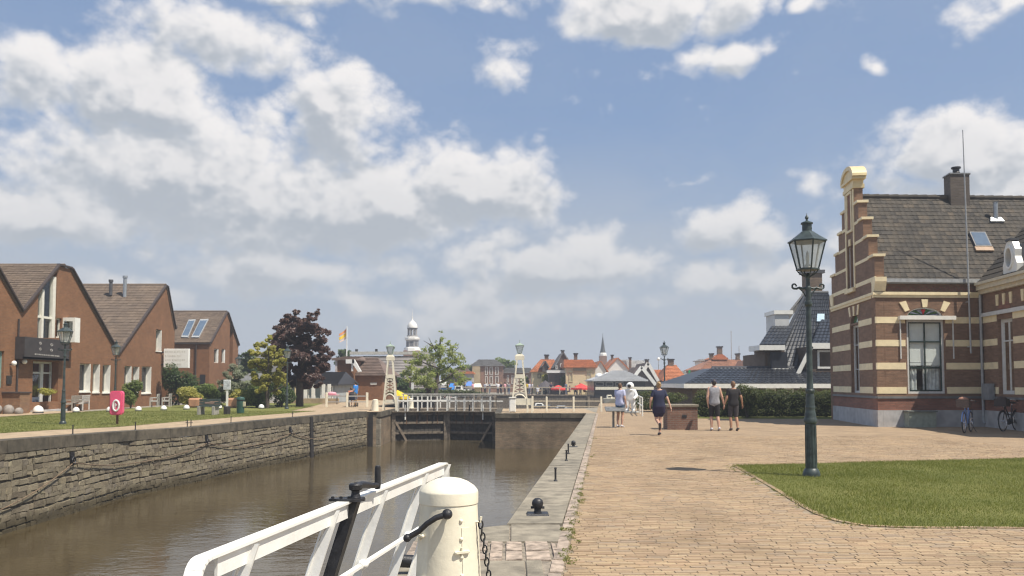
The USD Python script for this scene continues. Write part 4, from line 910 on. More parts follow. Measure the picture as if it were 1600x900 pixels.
# ================================================================== walls with openings
class Wall:
    """vertical plane: s runs along u from o, z up, d outward along n"""
    def __init__(self, o, u, flip=False):
        self.o = np.array([o[0], o[1], 0.0]); u = np.array([u[0], u[1], 0.0]); self.u = u / np.linalg.norm(u)
        n = np.array([self.u[1], -self.u[0], 0]); self.n = -n if flip else n
    def pt(self, s, z, d=0.0): return self.o + self.u * s + self.n * d + np.array([0, 0, z])
    def box(self, s0, s1, z0, z1, d0, d1):
        return fixed(hexa([self.pt(s, z, d) for z in (z0, z1) for s, d in ((s0, d0), (s1, d0), (s1, d1), (s0, d1))]))
    def poly(self, pts, d0, d1):
        g = slab(pts, self.o + self.n * d0, self.u, (0, 0, 1), self.n, d1 - d0); return g
    def s(self, px, z=0.0):
        """distance along the wall seen at a picture column"""
        k = (px - CX) / F / math.cos(PITCH) if False else (px - CX) / F
        return (k * self.o[1] - self.o[0]) / (self.u[0] - k * self.u[1])
    def z(self, py, s): return Zat(py, self.o[1] + self.u[1] * s)

def window(parent, W, s0, s1, z0, z1, frame, depth=.12, fw=.06, cols=1, rows=(), panes=True, room=DARKROOM, curtain=None, bw=.03, arch=None, sill=None):
    """a window set into an opening: frame, glazing bars and one pane to every light, dark room behind"""
    w = put('window', join(W.box(s0, s0 + fw, z0, z1, -depth - .05, -depth + .02), W.box(s1 - fw, s1, z0, z1, -depth - .05, -depth + .02), W.box(s0 + fw, s1 - fw, z0, z0 + fw, -depth - .05, -depth + .015), W.box(s0 + fw, s1 - fw, z1 - fw, z1, -depth - .05, -depth + .015)), frame, parent)
    xs = np.linspace(s0 + fw, s1 - fw, cols + 1); zs = [z0 + fw] + list(rows) + [z1 - fw]
    for x in xs[1:-1]: put('glazing_bar', W.box(x - bw / 2, x + bw / 2, z0 + fw, z1 - fw, -depth - .03, -depth + .01), frame, w)
    for z in zs[1:-1]: put('glazing_bar', W.box(s0 + fw, s1 - fw, z - bw / 2, z + bw / 2, -depth - .028, -depth + .008), frame, w)
    for a, b in zip(xs, xs[1:]):
        for c, d in zip(zs, zs[1:]):
            q = [W.pt(a, c, -depth - .015), W.pt(b, c, -depth - .015), W.pt(b, d, -depth - .015), W.pt(a, d, -depth - .015)]
            put('pane', (np.array(q), np.array([[0, 1, 2], [0, 2, 3]])), PANE, w)
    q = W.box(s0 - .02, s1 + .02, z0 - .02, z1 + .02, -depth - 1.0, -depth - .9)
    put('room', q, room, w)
    if sill: put('sill', W.box(s0 - .06, s1 + .06, z0 - .07, z0, -depth, .06), sill, w)
    return w

# ================================================================== the banded house on the right
def banded_house():
    h = place('banded_house', 'dark brick house with cream bands and a stepped gable, slate coloured roof', 'house', (17, 36, 0))
    PB = bricks('purple_brick', (0.255, 0.152, 0.099), (0.180, 0.106, 0.070), (0.200, 0.147, 0.101), ang=-.06, bh=.062, ms=.006, blotch=.18)
    RB = bricks('red_brick', (.29, .13, .09), (.21, .092, .066), (.16, .125, .10), ang=-.06, bh=.062, ms=.006, blotch=.18)
    CR = paint('cream_stone', (0.816, 0.694, 0.439), .7, .07, 3, .25, 40, dirt=.25); CRY = paint('yellow_cream_paint', (.70, .56, .30), .45, .07, 4, .1, 40, dirt=.15)
    PL = paint('grey_plinth', (.42, .41, .40), .85, .12, 3, .4, 50, dirt=.25); SILL = paint('bluestone', (.16, .16, .16), .6, .15, 5, .2, 40)
    GW = paint('grey_white_frame', (.60, .60, .57), .45, .06, 5, .1, 40); DG = paint('dark_green_sash', (.02, .035, .03), .35)
    ZN = paint('zinc_gutter', (.36, .37, .37), .4, .12, 6, .1, 40)
    A = np.array([13.70, 32.70]); Wf = Wall(A, (1, .05)); Lf = 4.12
    Wg = Wall(A, (.123, .992), flip=True); Lg = 6.75
    R = A + Wf.u[:2] * Lf; Ww = Wall(R, (-.108, -1.0)); Lw = 8.0       # wing wall coming towards the quay
    if Ww.n[0] > 0: Ww.n = -Ww.n
    T = .34
    # --- front wall with its window
    ws0, ws1, wz0, wz1 = 1.18, 2.62, 1.24, 4.02
    arch = [(1.22, 4.17)] + [(1.90 + .68 * math.cos(a), 4.17 + .32 * math.sin(a)) for a in np.linspace(math.pi, 0, 13)] + [(2.58, 4.17)]
    outer = sg.Polygon([(0, 1.14), (Lf, 1.14), (Lf, 5.42), (0, 5.42)])
    wall = outer.difference(sg.box(ws0, wz0, ws1, wz1)).difference(sg.Polygon(arch).buffer(.001))
    put('wall', Wf.poly(wall, -T, 0), PB, h, label='front wall in dark brick')
    put('lower_wall', Wf.box(0, Lf, .62, 1.06, -T, .012), RB, h); put('plinth', Wf.box(-.03, Lf, 0, .62, -T, .05), PL, h)
    put('sill_course', Wf.box(-.02, Lf, 1.06, 1.14, -T, .05), SILL, h)
    bands = [(1.24, 1.49), (2.15, 2.40), (3.02, 3.26), (3.89, 4.13)]
    def band_run(W, s0, s1, z0, z1, cut=()):
        a = s0
        for c0, c1 in sorted(cut):
            if c0 - a > .03: put('stone_band', W.box(a, c0, z0, z1, -.05, .014), CR, h)
            a = c1
        if s1 - a > .03: put('stone_band', W.box(a, s1, z0, z1, -.05, .014), CR, h)
    for z0, z1 in bands: band_run(Wf, -.0, Lf, z0, z1, [(ws0 - .06, ws1 + .06)])
    put('cornice', join(Wf.box(-.1, Lf - .02, 4.86, 4.96, -.05, .05), Wf.box(-.13, Lf - .02, 4.96, 5.07, -.05, .085)), CR, h)
    put('frieze', join([bar(Wf.pt(.15 + k * .28, 5.12, .008), Wf.pt(.29 + k * .28, 5.30, .008), .045, .03, up=Wf.n) for k in range(14)] + [bar(Wf.pt(.29 + k * .28, 5.30, .008), Wf.pt(.43 + k * .28, 5.12, .008), .045, .03, up=Wf.n) for k in range(13)]), RB, h)
    put('gutter', join(Wf.box(T, Lf, 5.42, 5.56, -.05, .20), Wf.box(T, Lf, 5.38, 5.42, -.05, .10)), ZN, h)
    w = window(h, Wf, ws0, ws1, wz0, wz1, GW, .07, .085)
    for s0, s1 in ((ws0 + .085, (ws0 + ws1) / 2 - .02), ((ws0 + ws1) / 2 + .02, ws1 - .085)): pass
    put('sash', join(Wf.box(ws0 + .085, ws0 + .125, wz0 + .085, wz1 - .085, -.11, -.055), Wf.box(ws1 - .125, ws1 - .085, wz0 + .085, wz1 - .085, -.11, -.055), Wf.box(1.88, 1.92, wz0 + .085, wz1 - .085, -.11, -.055), Wf.box(ws0 + .125, ws1 - .125, 3.17, 3.22, -.108, -.058), Wf.box(ws0 + .125, ws1 - .125, 2.18, 2.25, -.109, -.05), Wf.box(ws0 + .125, ws1 - .125, wz0 + .085, wz0 + .14, -.107, -.054), Wf.box(ws0 + .125, ws1 - .125, wz1 - .13, wz1 - .085, -.107, -.054)), DG, w)
    BL = paint('roller_blind', (.78, .79, .76), .8, .05, 3); CU = paint('net_curtain', (.66, .68, .67), .9, .2, 5)
    put('roller_blind', Wf.box(ws0 + .09, ws1 - .09, 2.30, wz1 - .09, -.145, -.138), BL, w); put('blind_bar', Wf.box(ws0 + .09, ws1 - .09, 2.42, 2.46, -.136, -.130), BL, w)
    def folds(s0, s1, z0, z1):
        n = int((s1 - s0) / .035); V = []; 
        for i in range(n + 1):
            s = s0 + (s1 - s0) * i / n; d = -.20 + .02 * math.sin(i * 1.55)
            V += [Wf.pt(s, z0, d), Wf.pt(s, z1, d)]
        return np.array(V), np.array([[2 * i, 2 * i + 2, 2 * i + 3] for i in range(n)] + [[2 * i, 2 * i + 3, 2 * i + 1] for i in range(n)])
    put('curtain', folds(ws0 + .09, 1.62, wz0 + .05, 2.32), CU, w, smooth=True); put('curtain', folds(1.86, ws1 - .09, wz0 + .05, 2.32), CU, w, smooth=True)
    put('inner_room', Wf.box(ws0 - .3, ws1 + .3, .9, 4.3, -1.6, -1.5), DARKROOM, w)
    # fanlight with coloured leaded pieces
    fl = put('fanlight', Wf.poly(sg.Polygon(arch).difference(sg.Polygon([(1.90 + .62 * math.cos(a), 4.20 + .245 * math.sin(a)) for a in np.linspace(math.pi, 0, 13)])), -.16, -.06), GW, h)
    stain = [(.05, .14, .05), (.30, .34, .42), (.06, .13, .05), (.22, .24, .30), (.45, .04, .05), (.22, .24, .30), (.06, .13, .05), (.30, .34, .42), (.05, .14, .05)]
    for i, c in enumerate(stain):
        a0, a1 = math.pi - i * math.pi / 9, math.pi - (i + 1) * math.pi / 9
        put('stained_pane', Wf.poly(sg.Polygon([(1.90, 4.20), (1.90 + .61 * math.cos(a0), 4.20 + .24 * math.sin(a0)), (1.90 + .61 * math.cos(a1), 4.20 + .24 * math.sin(a1))]).buffer(-.006), -.125, -.115), paint(f'stained_glass_{i % 5}', c, .15, .3, 14, coat=.6), fl)
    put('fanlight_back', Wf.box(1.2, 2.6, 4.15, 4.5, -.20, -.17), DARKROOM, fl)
    for s, lean in ((1.22, -.28), (1.90, 0), (2.58, .28)):
        b0, t0 = (s - lean * .10, 4.36 if lean else 4.50), (s + lean * .75, 4.80)
        if lean: b0 = (s, 4.33); t0 = (s + lean * .65, 4.74)
        put('keystone', Wf.poly([(b0[0] - .085, b0[1] + (.06 if lean > 0 else 0)), (b0[0] + .085, b0[1] + (.06 if lean < 0 else 0)), (t0[0] + .125, t0[1] - (.07 if lean > 0 else 0)), (t0[0] - .125, t0[1] - (.07 if lean < 0 else 0))], -.05, .03), CR, h)
    bx = put('awning_box', Wf.box(.86, 3.02, 4.02, 4.165, .016, .17), WHITE, h)
    for s in (.92, 2.96): put('awning_guide', Wf.box(s - .02, s + .02, 2.55, 4.02, .016, .05), GW, bx)
    # --- gable wall, stepped
    c = Lg / 2; half = [(Lg / 2, 6.42), (2.62, 7.28), (1.95, 8.10), (1.32, 8.90), (.74, 9.86)]
    pts = [(0, 1.14)]; zprev = None; prof = []
    prof = [(c - half[0][0], half[0][1])]
    for (w0, z0), (w1, z1) in zip(half, half[1:]): prof += [(c - w1, z0), (c - w1, z1)]
    left = prof; right = [(2 * c - s, z) for s, z in prof[::-1]]
    gp = sg.Polygon([(.05, 1.14), (.05, 5.08)] + [(0, 5.08)] + left + right + [(Lg, 1.14)])
    gs0, gs1 = 2.42, 3.64
    gwin = sg.box(gs0, 1.24, gs1, 4.02).union(sg.Polygon([(gs0, 4.10)] + [((gs0 + gs1) / 2 + .58 * math.cos(a), 4.10 + .35 * math.sin(a)) for a in np.linspace(math.pi, 0, 9)] + [(gs1, 4.10)]))
    up = sg.box(c - .50, 5.55, c - .06, 7.35).union(sg.box(c + .06, 5.55, c + .50, 7.35))
    niche = sg.box(c - .28, 8.0, c + .28, 9.5)
    put('gable_wall', Wg.poly(gp.difference(gwin).difference(up), -T, 0), PB, h, label='stepped gable wall in dark brick')
    put('lower_wall', Wg.box(.06, Lg, .62, 1.06, -T, .012), RB, h); put('plinth', Wg.box(-.02, Lg, 0, .621, -.2, .05), PL, h); put('sill_course', Wg.box(-.02, Lg, 1.06, 1.141, -.2, .05), SILL, h)
    for z0, z1 in bands: band_run(Wg, -.014, Lg, z0, z1, [(gs0 - .06, gs1 + .06)])
    put('cornice', join(Wg.box(-.05, Lg + .05, 4.86, 4.96, -.05, .05), Wg.box(-.085, Lg + .08, 4.96, 5.07, -.05, .085)), CR, h)
    band_run(Wg, -.014, Lg, 5.50, 5.66, [(c - .66, c + .66)])
    # coping of every step, running round the front end, and a thin band from it to the window
    for i, (w, z) in enumerate(half[:-1]):
        nx = half[i + 1][0]
        for sgn in (-1, 1):
            s_out, s_in = c + sgn * w, c + sgn * nx
            a, b = sorted((s_out + sgn * .05, s_in)); st = put('step_coping', Wg.box(a, b, z, z + .10, -T - .05, .06), CR, h)
            a, b = sorted((s_in, c + sgn * .56)); put('step_band', Wg.box(a, b, z - .02, z + .10, -.05, .016), CR, st)
    for sgn in (-1, 1):
        kx = c + sgn * Lg / 2; a, b = sorted((kx - sgn * .02, kx + sgn * .16))
        put('kneeler', hull([Wg.pt(s, z, d) for d in (-T - .03, .05) for s, z in ((kx - sgn * .35, 5.62), (kx + sgn * .20, 5.62), (kx + sgn * .20, 5.45), (kx + sgn * .02, 5.10), (kx - sgn * .35, 5.10))]), CR, h)
    # crowning block with segmental pediment
    top = put('gable_crown', join(Wg.box(c - .80, c + .80, 9.62, 9.78, -T - .06, .07), Wg.box(c - .76, c + .76, 9.78, 9.98, -T - .03, .04), Wg.box(c - .92, c + .92, 9.98, 10.09, -T - .10, .12)), CRY, h)
    put('pediment', Wg.poly(sg.Polygon([(c + .95 * math.cos(a), 10.09 + .50 * math.sin(a)) for a in np.linspace(0, math.pi, 17)]), -T - .06, .06), CRY, top)
    put('pediment_rim', Wg.poly(sg.Polygon([(c + 1.0 * math.cos(a), 10.09 + .56 * math.sin(a)) for a in np.linspace(0, math.pi, 17)]).difference(sg.Polygon([(c + .80 * math.cos(a), 10.08 + .40 * math.sin(a)) for a in np.linspace(0, math.pi, 17)])), -T - .11, .12), CRY, top)
    nf = put('niche_frame', Wg.poly(sg.box(c - .42, 7.9, c + .42, 9.6).difference(niche), -.02, .05), CR, h); put('niche', Wg.box(c - .28, c + .28, 8.0, 9.5, -.02, .006), RB, nf)
    for s in (c - .62, c + .62): put('pilaster', Wg.box(s - .07, s + .07, 5.5, 9.6, -.02, .035), CR, h)
    for a, b in ((c - .50, c - .06), (c + .06, c + .50)):
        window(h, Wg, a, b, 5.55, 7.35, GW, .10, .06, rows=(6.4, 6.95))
    put('sill_block', Wg.box(c - .66, c + .66, 5.38, 5.55, -.05, .12), CR, h); put('keystone', Wg.box(c - .12, c + .12, 7.35, 7.62, -.05, .05), CR, h)
    window(h, Wg, gs0, gs1, 1.24, 4.02, GW, .14, .085, 2, (2.2, 3.2)); put('fanlight', Wg.box(gs0 + .05, gs1 - .05, 4.05, 4.45, -.2, -.12), paint('stained_glass_0', (0, 0, 0)), h)
    for s, lean in ((gs0 + .05, -.25), ((gs0 + gs1) / 2, 0), (gs1 - .05, .25)):
        put('keystone', Wg.poly([(s - .08, 4.40), (s + .08, 4.40), (s + lean * .6 + .12, 4.80), (s + lean * .6 - .12, 4.80)], -.05, .03), CR, h)
    # --- wing wall
    z_e = 5.30
    v0, v1 = 1.30, 2.46
    put('wing_wall', Ww.poly(sg.Polygon([(-.3, 1.14), (Lw, 1.14), (Lw, z_e), (-.3, z_e)]).difference(sg.box(v0, 1.24, v1, 3.95)), -T, 0), PB, h)
    put('lower_wall', Ww.box(0, Lw, .62, 1.06, -T, .012), RB, h); put('plinth', Ww.box(.05, Lw, 0, .62, -T, .05), PL, h); put('sill_course', Ww.box(.05, Lw, 1.06, 1.14, -T, .05), SILL, h)
    for z0, z1 in bands: band_run(Ww, 0.015, Lw, z0, z1, [(v0 - .05, v1 + .05)])
    window(h, Ww, v0, v1, 1.24, 3.95, GW, .14, .13, 2, (3.15,), bw=.05)
    put('wing_lintel', Ww.box(.15, Lw, 4.12, 4.26, .016, .10), GW, h)
    for s in (1.35, 1.88, 2.42, 3.3): put('keystone', Ww.poly([(s - .07, 4.45), (s + .07, 4.45), (s + .11, 4.85), (s - .11, 4.85)], -.04, .03), CR, h)
    put('arch_infill', Ww.poly(sg.Polygon([(1.88 + .5 * math.cos(a), 4.30 + .28 * math.sin(a)) for a in np.linspace(0, math.pi, 11)]), -.02, .008), RB, h)
    put('wing_cornice', join(Ww.box(.09, Lw, 4.98, 5.12, -.05, .16), Ww.box(.21, Lw, 5.12, 5.30, -.05, .28), Ww.box(.25, Lw, 5.30, 5.40, -.05, .36)), paint('cream_cornice', (.62, .55, .40), .5, .08, 5, .1, 40), h)
    # --- roofs: single tiles on the near slope
    roof_tile = MATS.get('roof_tile')
    g = Graph(); ge = g.add('geometry'); r = g.m('fraction', g.m('add', g.add('object_info') + '.random', g.piece())); nz = g.noise(ge + '.position', 1.6, 5, .65) + '.fac'; fn = g.noise(ge + '.position', 22.0, 5, .7) + '.fac'
    col = g.ramp(r, [(0, (0.041, 0.037, 0.033)), (.35, (0.054, 0.048, 0.041)), (.6, (0.069, 0.059, 0.048)), (.8, (0.061, 0.055, 0.049)), (.93, (0.089, 0.073, 0.056)), (1, (0.046, 0.041, 0.036))])
    col = g.mixc(1.0, col, g.ramp(nz, [(.3, (.75, .77, .8)), (.7, (1.3, 1.25, 1.15))]), 'multiply'); col = g.mixc(g.smooth(fn, .55, .74, 0, .5), col, (.14, .13, .10))
    p = g.add('principled_bsdf', {'roughness': .85, 'specular_ior_level': .3}, base_color=col); g.l.append((g.add('bump', {'strength': .5, 'distance': .01}, height=fn) + '.normal', f'{p}.normal'))
    MATS['roof_tile'] = g.build('roof_tile', surface=f'{p}.BSDF')
    E0, ridge = 5.50, 9.38; back = Lg / 2
    vdir = np.array([*(Wg.u[:2] * back), ridge - E0]); SL = np.linalg.norm(vdir); vdir /= SL
    uu = Wf.u; nn = np.cross(uu, vdir); nn /= np.linalg.norm(nn)
    if nn[2] < 0: nn = -nn
    base = Wf.pt(0, E0, .12) - vdir * .05
    RL = 14.0
    rfp = [base + uu * T, base + uu * RL, base + uu * RL + vdir * (SL + .1), base + uu * T + vdir * (SL + .1)]
    rbk = [p - nn * .1 for p in rfp]
    rf = put('roof', fixed(hexa(rbk + rfp)), paint('roof_underlay', (.05, .045, .04), .9), h)
    back_dir = np.array([*(Wg.u[:2] * back), -(ridge - E0)])
    put('roof_back', fixed(hexa([rfp[3] - nn * .1, rfp[2] - nn * .1, rfp[2] + back_dir - nn * .1, rfp[3] + back_dir - nn * .1] + [rfp[3], rfp[2], rfp[2] + back_dir, rfp[3] + back_dir])), MATS['roof_tile'], h)
    rows, tw = 21, .22; th = (SL + .12) / rows; tiles = []
    for i in range(rows):
        k = 0
        while T + k * tw < RL - .3:
            s = T + .01 + k * tw; o = base + uu * s + vdir * (i * th - .03); q = []
            for a, b, e in ((.002, 0, .034), (tw * .62, 0, .022), (tw - .004, 0, .038), (.002, th + .03, .014), (tw * .62, th + .03, .005), (tw - .004, th + .03, .018)):
                q.append(o + uu * a + vdir * b + nn * (e + RNG.normal(0, .003)))
            q += [q[0] - nn * .028, q[1] - nn * .018, q[2] - nn * .03]
            tiles.append((s, (np.array(q), np.array([[0, 1, 4], [0, 4, 3], [1, 2, 5], [1, 5, 4], [6, 7, 1], [6, 1, 0], [7, 8, 2], [7, 2, 1]])))); k += 1
    f0 = tiles[0][1]; chk = np.cross(f0[0][1] - f0[0][0], f0[0][4] - f0[0][0]) @ nn
    def fl_(g_): return g_ if chk > 0 else (g_[0], g_[1][:, ::-1])
    near = [t for t in tiles if t[0] < 4.75]; n300 = near[:300]
    for t in n300: put('roof_tile', fl_(t[1]), MATS['roof_tile'], rf)
    put('roof_tiling', join([fl_(t[1]) for t in near[300:] + [t for t in tiles if t[0] >= 4.75]]), MATS['roof_tile'], rf, kind='stuff')
    rt = base + vdir * (SL + .06)
    for k in range(34): put('ridge_tile', tube([rt + uu * (T + .41 * k) + nn * .02, rt + uu * (T + .41 * k + .43) + nn * .035], [.10, .115], 8), MATS['roof_tile'], h)
    # wing roof rising from the wing cornice
    we = [Ww.pt(s, 5.42, .22) for s in (-2.4, Lw)]; rise = np.array([*(-Ww.n[:2] * 4.2), 3.6])
    nw = np.cross(we[1] - we[0], rise); nw /= np.linalg.norm(nw); nw = nw if nw[2] > 0 else -nw
    wq = [we[0] - nw * .01, we[1] - nw * .01, we[1] + rise, we[0] + rise]
    put('wing_roof', fixed(hexa([q - nw * .12 for q in wq] + wq)), MATS['roof_tile'], h)
    put('wing_tiling', join([fixed(hexa([q + d_ for d_ in (-nw * .03, nw * .03) for q in (we[0] + rise * a, we[1] + rise * a, we[1] + rise * (a + .055), we[0] + rise * (a + .055))])) for a in np.arange(0, 1, .07)]), MATS['roof_tile'], h, kind='stuff')
    # white bull's-eye dormer on the wing eave
    dm = put('oval_dormer', Ww.poly(sg.Polygon([(2.35, 5.42), (2.32, 5.75), (2.45, 6.0), (2.42, 6.25), (2.62, 6.52), (2.85, 6.60), (3.08, 6.52), (3.28, 6.25), (3.25, 6.0), (3.38, 5.75), (3.35, 5.42)]).difference(sg.Polygon([(2.85 + .24 * math.cos(a), 6.0 + .34 * math.sin(a)) for a in np.linspace(0, 2 * math.pi, 21)])), -.02, .20), WHITE, h)
    put('dormer_hole', Ww.poly(sg.Polygon([(2.85 + .25 * math.cos(a), 6.0 + .35 * math.sin(a)) for a in np.linspace(0, 2 * math.pi, 17)[:-1]]), .0, .02), DARKROOM, dm); put('dormer_rim', Ww.poly(sg.Polygon([(2.85 + .31 * math.cos(a), 6.0 + .41 * math.sin(a)) for a in np.linspace(0, 2 * math.pi, 21)]).difference(sg.Polygon([(2.85 + .23 * math.cos(a), 6.0 + .33 * math.sin(a)) for a in np.linspace(0, 2 * math.pi, 21)])), .19, .25), WHITE, dm)
    put('dormer_cap', Ww.box(2.65, 3.05, 6.58, 6.66, -.05, .24), paint('lead', (.08, .08, .085), .5), dm); put('dormer_body', Ww.box(2.45, 3.25, 5.5, 6.45, -1.2, -.03), paint('lead', (0, 0, 0)), dm)
    # chimney, skylight, vent pipe
    cs = 4.55; cb = rt + uu * cs
    ch = put('chimney', hexa([cb + uu * a + Wg.u * b + np.array([0, 0, z]) for z in (-1.2, .92) for a, b in ((-.40, -.36), (.42, -.36), (.42, .36), (-.40, .36))]), bricks('chimney_brick', (.13, .105, .085), (.095, .075, .06), (.12, .11, .10)), h)
    put('chimney_cap', hexa([cb + uu * a + Wg.u * b + np.array([0, 0, z]) for z in (.921, .98) for a, b in ((-.44, -.40), (.46, -.40), (.46, .40), (-.44, .40))]), SILL, ch); put('chimney_pot', lathe([(.14, .98), (.16, 1.06), (.13, 1.10), (.13, 1.22), (.19, 1.25), (.19, 1.31), (.05, 1.34)], cb, 14), BLACK, ch, smooth=35)
    def on_roof(px, py):
        d = ray(px, py); o = np.array([0, 0, EYE]); t = ((base + nn * .06) - o) @ nn / (d @ nn); return o + d * t
    q = on_roof(1531, 375); a, b = .33, .44
    sk = put('skylight', fixed(hexa([q + uu * x + vdir * y + nn * z for z in (-.05, .07) for x, y in ((-a, -b), (a, -b), (a, b), (-a, b))])), paint('skylight_frame', (.06, .06, .065), .5), h)
    put('skylight_pane', fixed(hexa([q + uu * x * .86 + vdir * y * .88 + nn * z for z in (.071, .078) for x, y in ((-a, -b), (a, -b), (a, b), (-a, b))])), paint('skylight_glass', (.10, .14, .19), .03, .1, 3, coat=1.0), sk)
    put('skylight_apron', fixed(hexa([q + uu * x + vdir * y + nn * z for z in (-.02, .05) for x, y in ((-a * 1.1, -b - .24), (a * 1.1, -b - .24), (a * 1.1, -b - .01), (-a * 1.1, -b - .01))])), paint('tan_lead', (.33, .21, .12), .6), sk)
    q = on_roof(1556, 342); vp = put('vent_pipe', tube([q - [0, 0, .1], q + [0, 0, .66], q + [0, 0, .70]], [.085, .085, .11], 12), paint('zinc_pipe', (.42, .44, .45), .35, .1, 6, metal=.6), h, smooth=40)
    put('vent_flashing', fixed(hexa([q + uu * x + vdir * y + nn * z for z in (-.04, .05) for x, y in ((-.30, -.2), (.30, -.2), (.22, .06), (-.22, .06))])), paint('zinc_pipe', (0, 0, 0)), vp)
    put('drainpipe', tube([Wf.pt(Lf - .12, 5.38, .10), Wf.pt(Lf - .10, 5.1, .08), Wf.pt(Lf - .10, .25, .08), Wf.pt(Lf - .10, .12, .14)], .05, 10), ZN, h, smooth=40)
    for x0, x1 in ((-.5, 12),): put('back_wall', Wall(A + Wg.u[:2] * Lg, Wf.u[:2]).box(0, 13, 0, 5.5, -.3, 0), PB, h)
    eb = put('meter_box', Ww.box(.42, 1.02, 1.02, 1.62, .055, .25), paint('grey_box', (.22, .23, .24), .5, .1, 6), label='grey metal meter box on the shaded wing wall', cat='meter box')
    fp = place('flag_mast', 'thin grey flag mast fixed to the front wall of the banded house', 'flag pole', Wf.pt(Lf - .62, 2.7, .2))
    put('mast', tube([Wf.pt(Lf - .60, 2.75, .22), Wf.pt(Lf - .68, 7.0, .30), Wf.pt(Lf - .78, 11.2, .40)], [.034, .030, .016], 10), ZN, fp, smooth=40)
    for z in (3.0, 4.7): put('bracket', tube([Wf.pt(Lf - .61, z, .0), Wf.pt(Lf - .61, z, .24)], .02, 6), ZN, fp)
    cbx = place('cellar_box', 'pale grey green concrete cellar box against the plinth', 'cellar hatch', Wf.pt(1.5, 0, .2)); gc = paint('green_concrete', (.33, .36, .29), .85, .12, 5, .4, 50, dirt=.3)
    put('body', Wf.box(.98, 2.02, 0, .56, .052, .40), gc, cbx); put('lid', Wf.box(.93, 2.06, .56, .615, .052, .45), paint('dark_lid', (.16, .17, .15), .7, .15, 5), cbx)
banded_house()

# ================================================================== foliage
def leaf_cloud(centres, radii, n, size, seed, flat=.75, up=.35, shell=.55):
    """many small leaves spread through clumps"""
    r = np.random.default_rng(seed); centres = np.asarray(centres, float); radii = np.asarray(radii, float)
    rr = radii if radii.ndim == 2 else np.repeat(radii[:, None], 3, 1)
    if radii.ndim == 1:      # a crown: every clump breaks up into smaller drooping and reaching tufts
        m = 9; off = r.normal(0, .5, (len(centres), m, 3)); centres = (centres[:, None] + off * rr[:, None]).reshape(-1, 3)
        rr = (rr[:, None] * r.uniform(.22, .62, (len(radii), m, 1)) * np.array([1.15, 1.15, .8])).reshape(-1, 3)
    vol = rr.prod(1) ** .7; k = r.choice(len(centres), n, p=vol / vol.sum())
    d = r.normal(size=(n, 3)); d /= np.linalg.norm(d, axis=1, keepdims=True); q = r.uniform(shell ** 3, 1, n) ** (1 / 3)
    c = centres[k] + d * q[:, None] * rr[k]
    nrm = d * .55 + r.normal(0, .5, (n, 3)) + np.array([.32, -.2, .75 + 0 * up]); nrm /= np.linalg.norm(nrm, axis=1, keepdims=True)
    a = np.cross(nrm, r.normal(size=(n, 3))); a /= np.linalg.norm(a, axis=1, keepdims=True); b = np.cross(nrm, a)
    s = size * r.uniform(.6, 1.35, n)[:, None]
    V = np.stack([c - a * s, c - b * s * flat * .6, c + a * s, c + b * s * flat * .6], 1)
    i = np.arange(n)[:, None] * 4
    return V.reshape(-1, 3), np.concatenate([i + [0, 1, 2], i + [0, 2, 3]])
def limbs(base, top, r0, spread, n, seed, h0=.35):
    r = np.random.default_rng(seed); base, top = np.asarray(base, float), np.asarray(top, float); out = []
    p = [base, base + (top - base) * .3 + [r.normal(0, .05), r.normal(0, .05), 0], base + (top - base) * .65 + [r.normal(0, .1), r.normal(0, .1), 0], top]
    out.append(tube(p, [r0 * 1.25, r0, r0 * .6, r0 * .2], 9)); tips = []
    for i in range(n):
        t = h0 + (.95 - h0) * (i + .5) / n; o = base + (top - base) * t; a = i * 2.4 + r.uniform(-.4, .4); L = spread * (1.1 - .55 * t) * r.uniform(.75, 1.1)
        e = o + np.array([math.cos(a) * L, math.sin(a) * L, L * r.uniform(.35, .8)]); m = (o + e) / 2 + [0, 0, -.06 * L]
        out.append(tube([o, m, e], [r0 * .42, r0 * .28, r0 * .08], 6)); tips.append(e)
    return join(out), np.array(tips)
def shrub(name, label, cat, loc, size, mat, n, leaf, seed, group=None, stems=True, lumps=14):
    r = np.random.default_rng(seed); loc = np.asarray(loc, float); sx, sy, sz = size
    t = place(name, label, cat, loc, group)
    d = r.normal(size=(lumps, 3)); d /= np.linalg.norm(d, axis=1, keepdims=True); q = r.uniform(.25, .75, lumps)[:, None]
    c = loc + [0, 0, sz * .52] + d * q * np.array([sx, sy, sz * .5]); rad = r.uniform(.32, .52, (lumps, 1)) * np.array([[sx, sy, sz * .55]])
    c[:, 2] = np.maximum(c[:, 2], loc[2] + rad[:, 2] * .7)
    put('foliage', leaf_cloud(c, rad, n, leaf, seed), mat, t)
    if stems: put('stem', join([tube([loc + [0, 0, -.05], loc + np.array([sx * .3 * math.cos(a), sy * .3 * math.sin(a), sz * .6])], [.035, .012], 6) for a in np.arange(5) * 1.257]), BARK, t)
    return t
BARK = paint('bark', (.09, .07, .055), .95, .3, 8, .8, 30); 
HEDGE = leafy('hedge_leaf', [(0.034, 0.053, 0.015), (0.060, 0.083, 0.022), (0.090, 0.112, 0.032), (0.120, 0.112, 0.045)], .5, .45)
LEAF = leafy('green_leaf', [(.07, .11, .026), (.12, .17, .04), (.18, .23, .06), (.24, .27, .09)], .5, .5)
YLEAF = leafy('yellow_green_leaf', [(.20, .20, .035), (.30, .29, .06), (.40, .37, .09), (.48, .44, .15)], .5, .5)
PLEAF = leafy('purple_leaf', [(.04, .022, .021), (.068, .036, .032), (.105, .056, .045), (.15, .088, .06)], .45, .2)
OLIVE = leafy('olive_leaf', [(.10, .12, .07), (.16, .18, .11), (.22, .24, .16), (.28, .29, .21)])
DLEAF = leafy('dark_leaf', [(.025, .05, .016), (.045, .08, .022), (.07, .11, .03), (.10, .14, .045)], .5, .45)

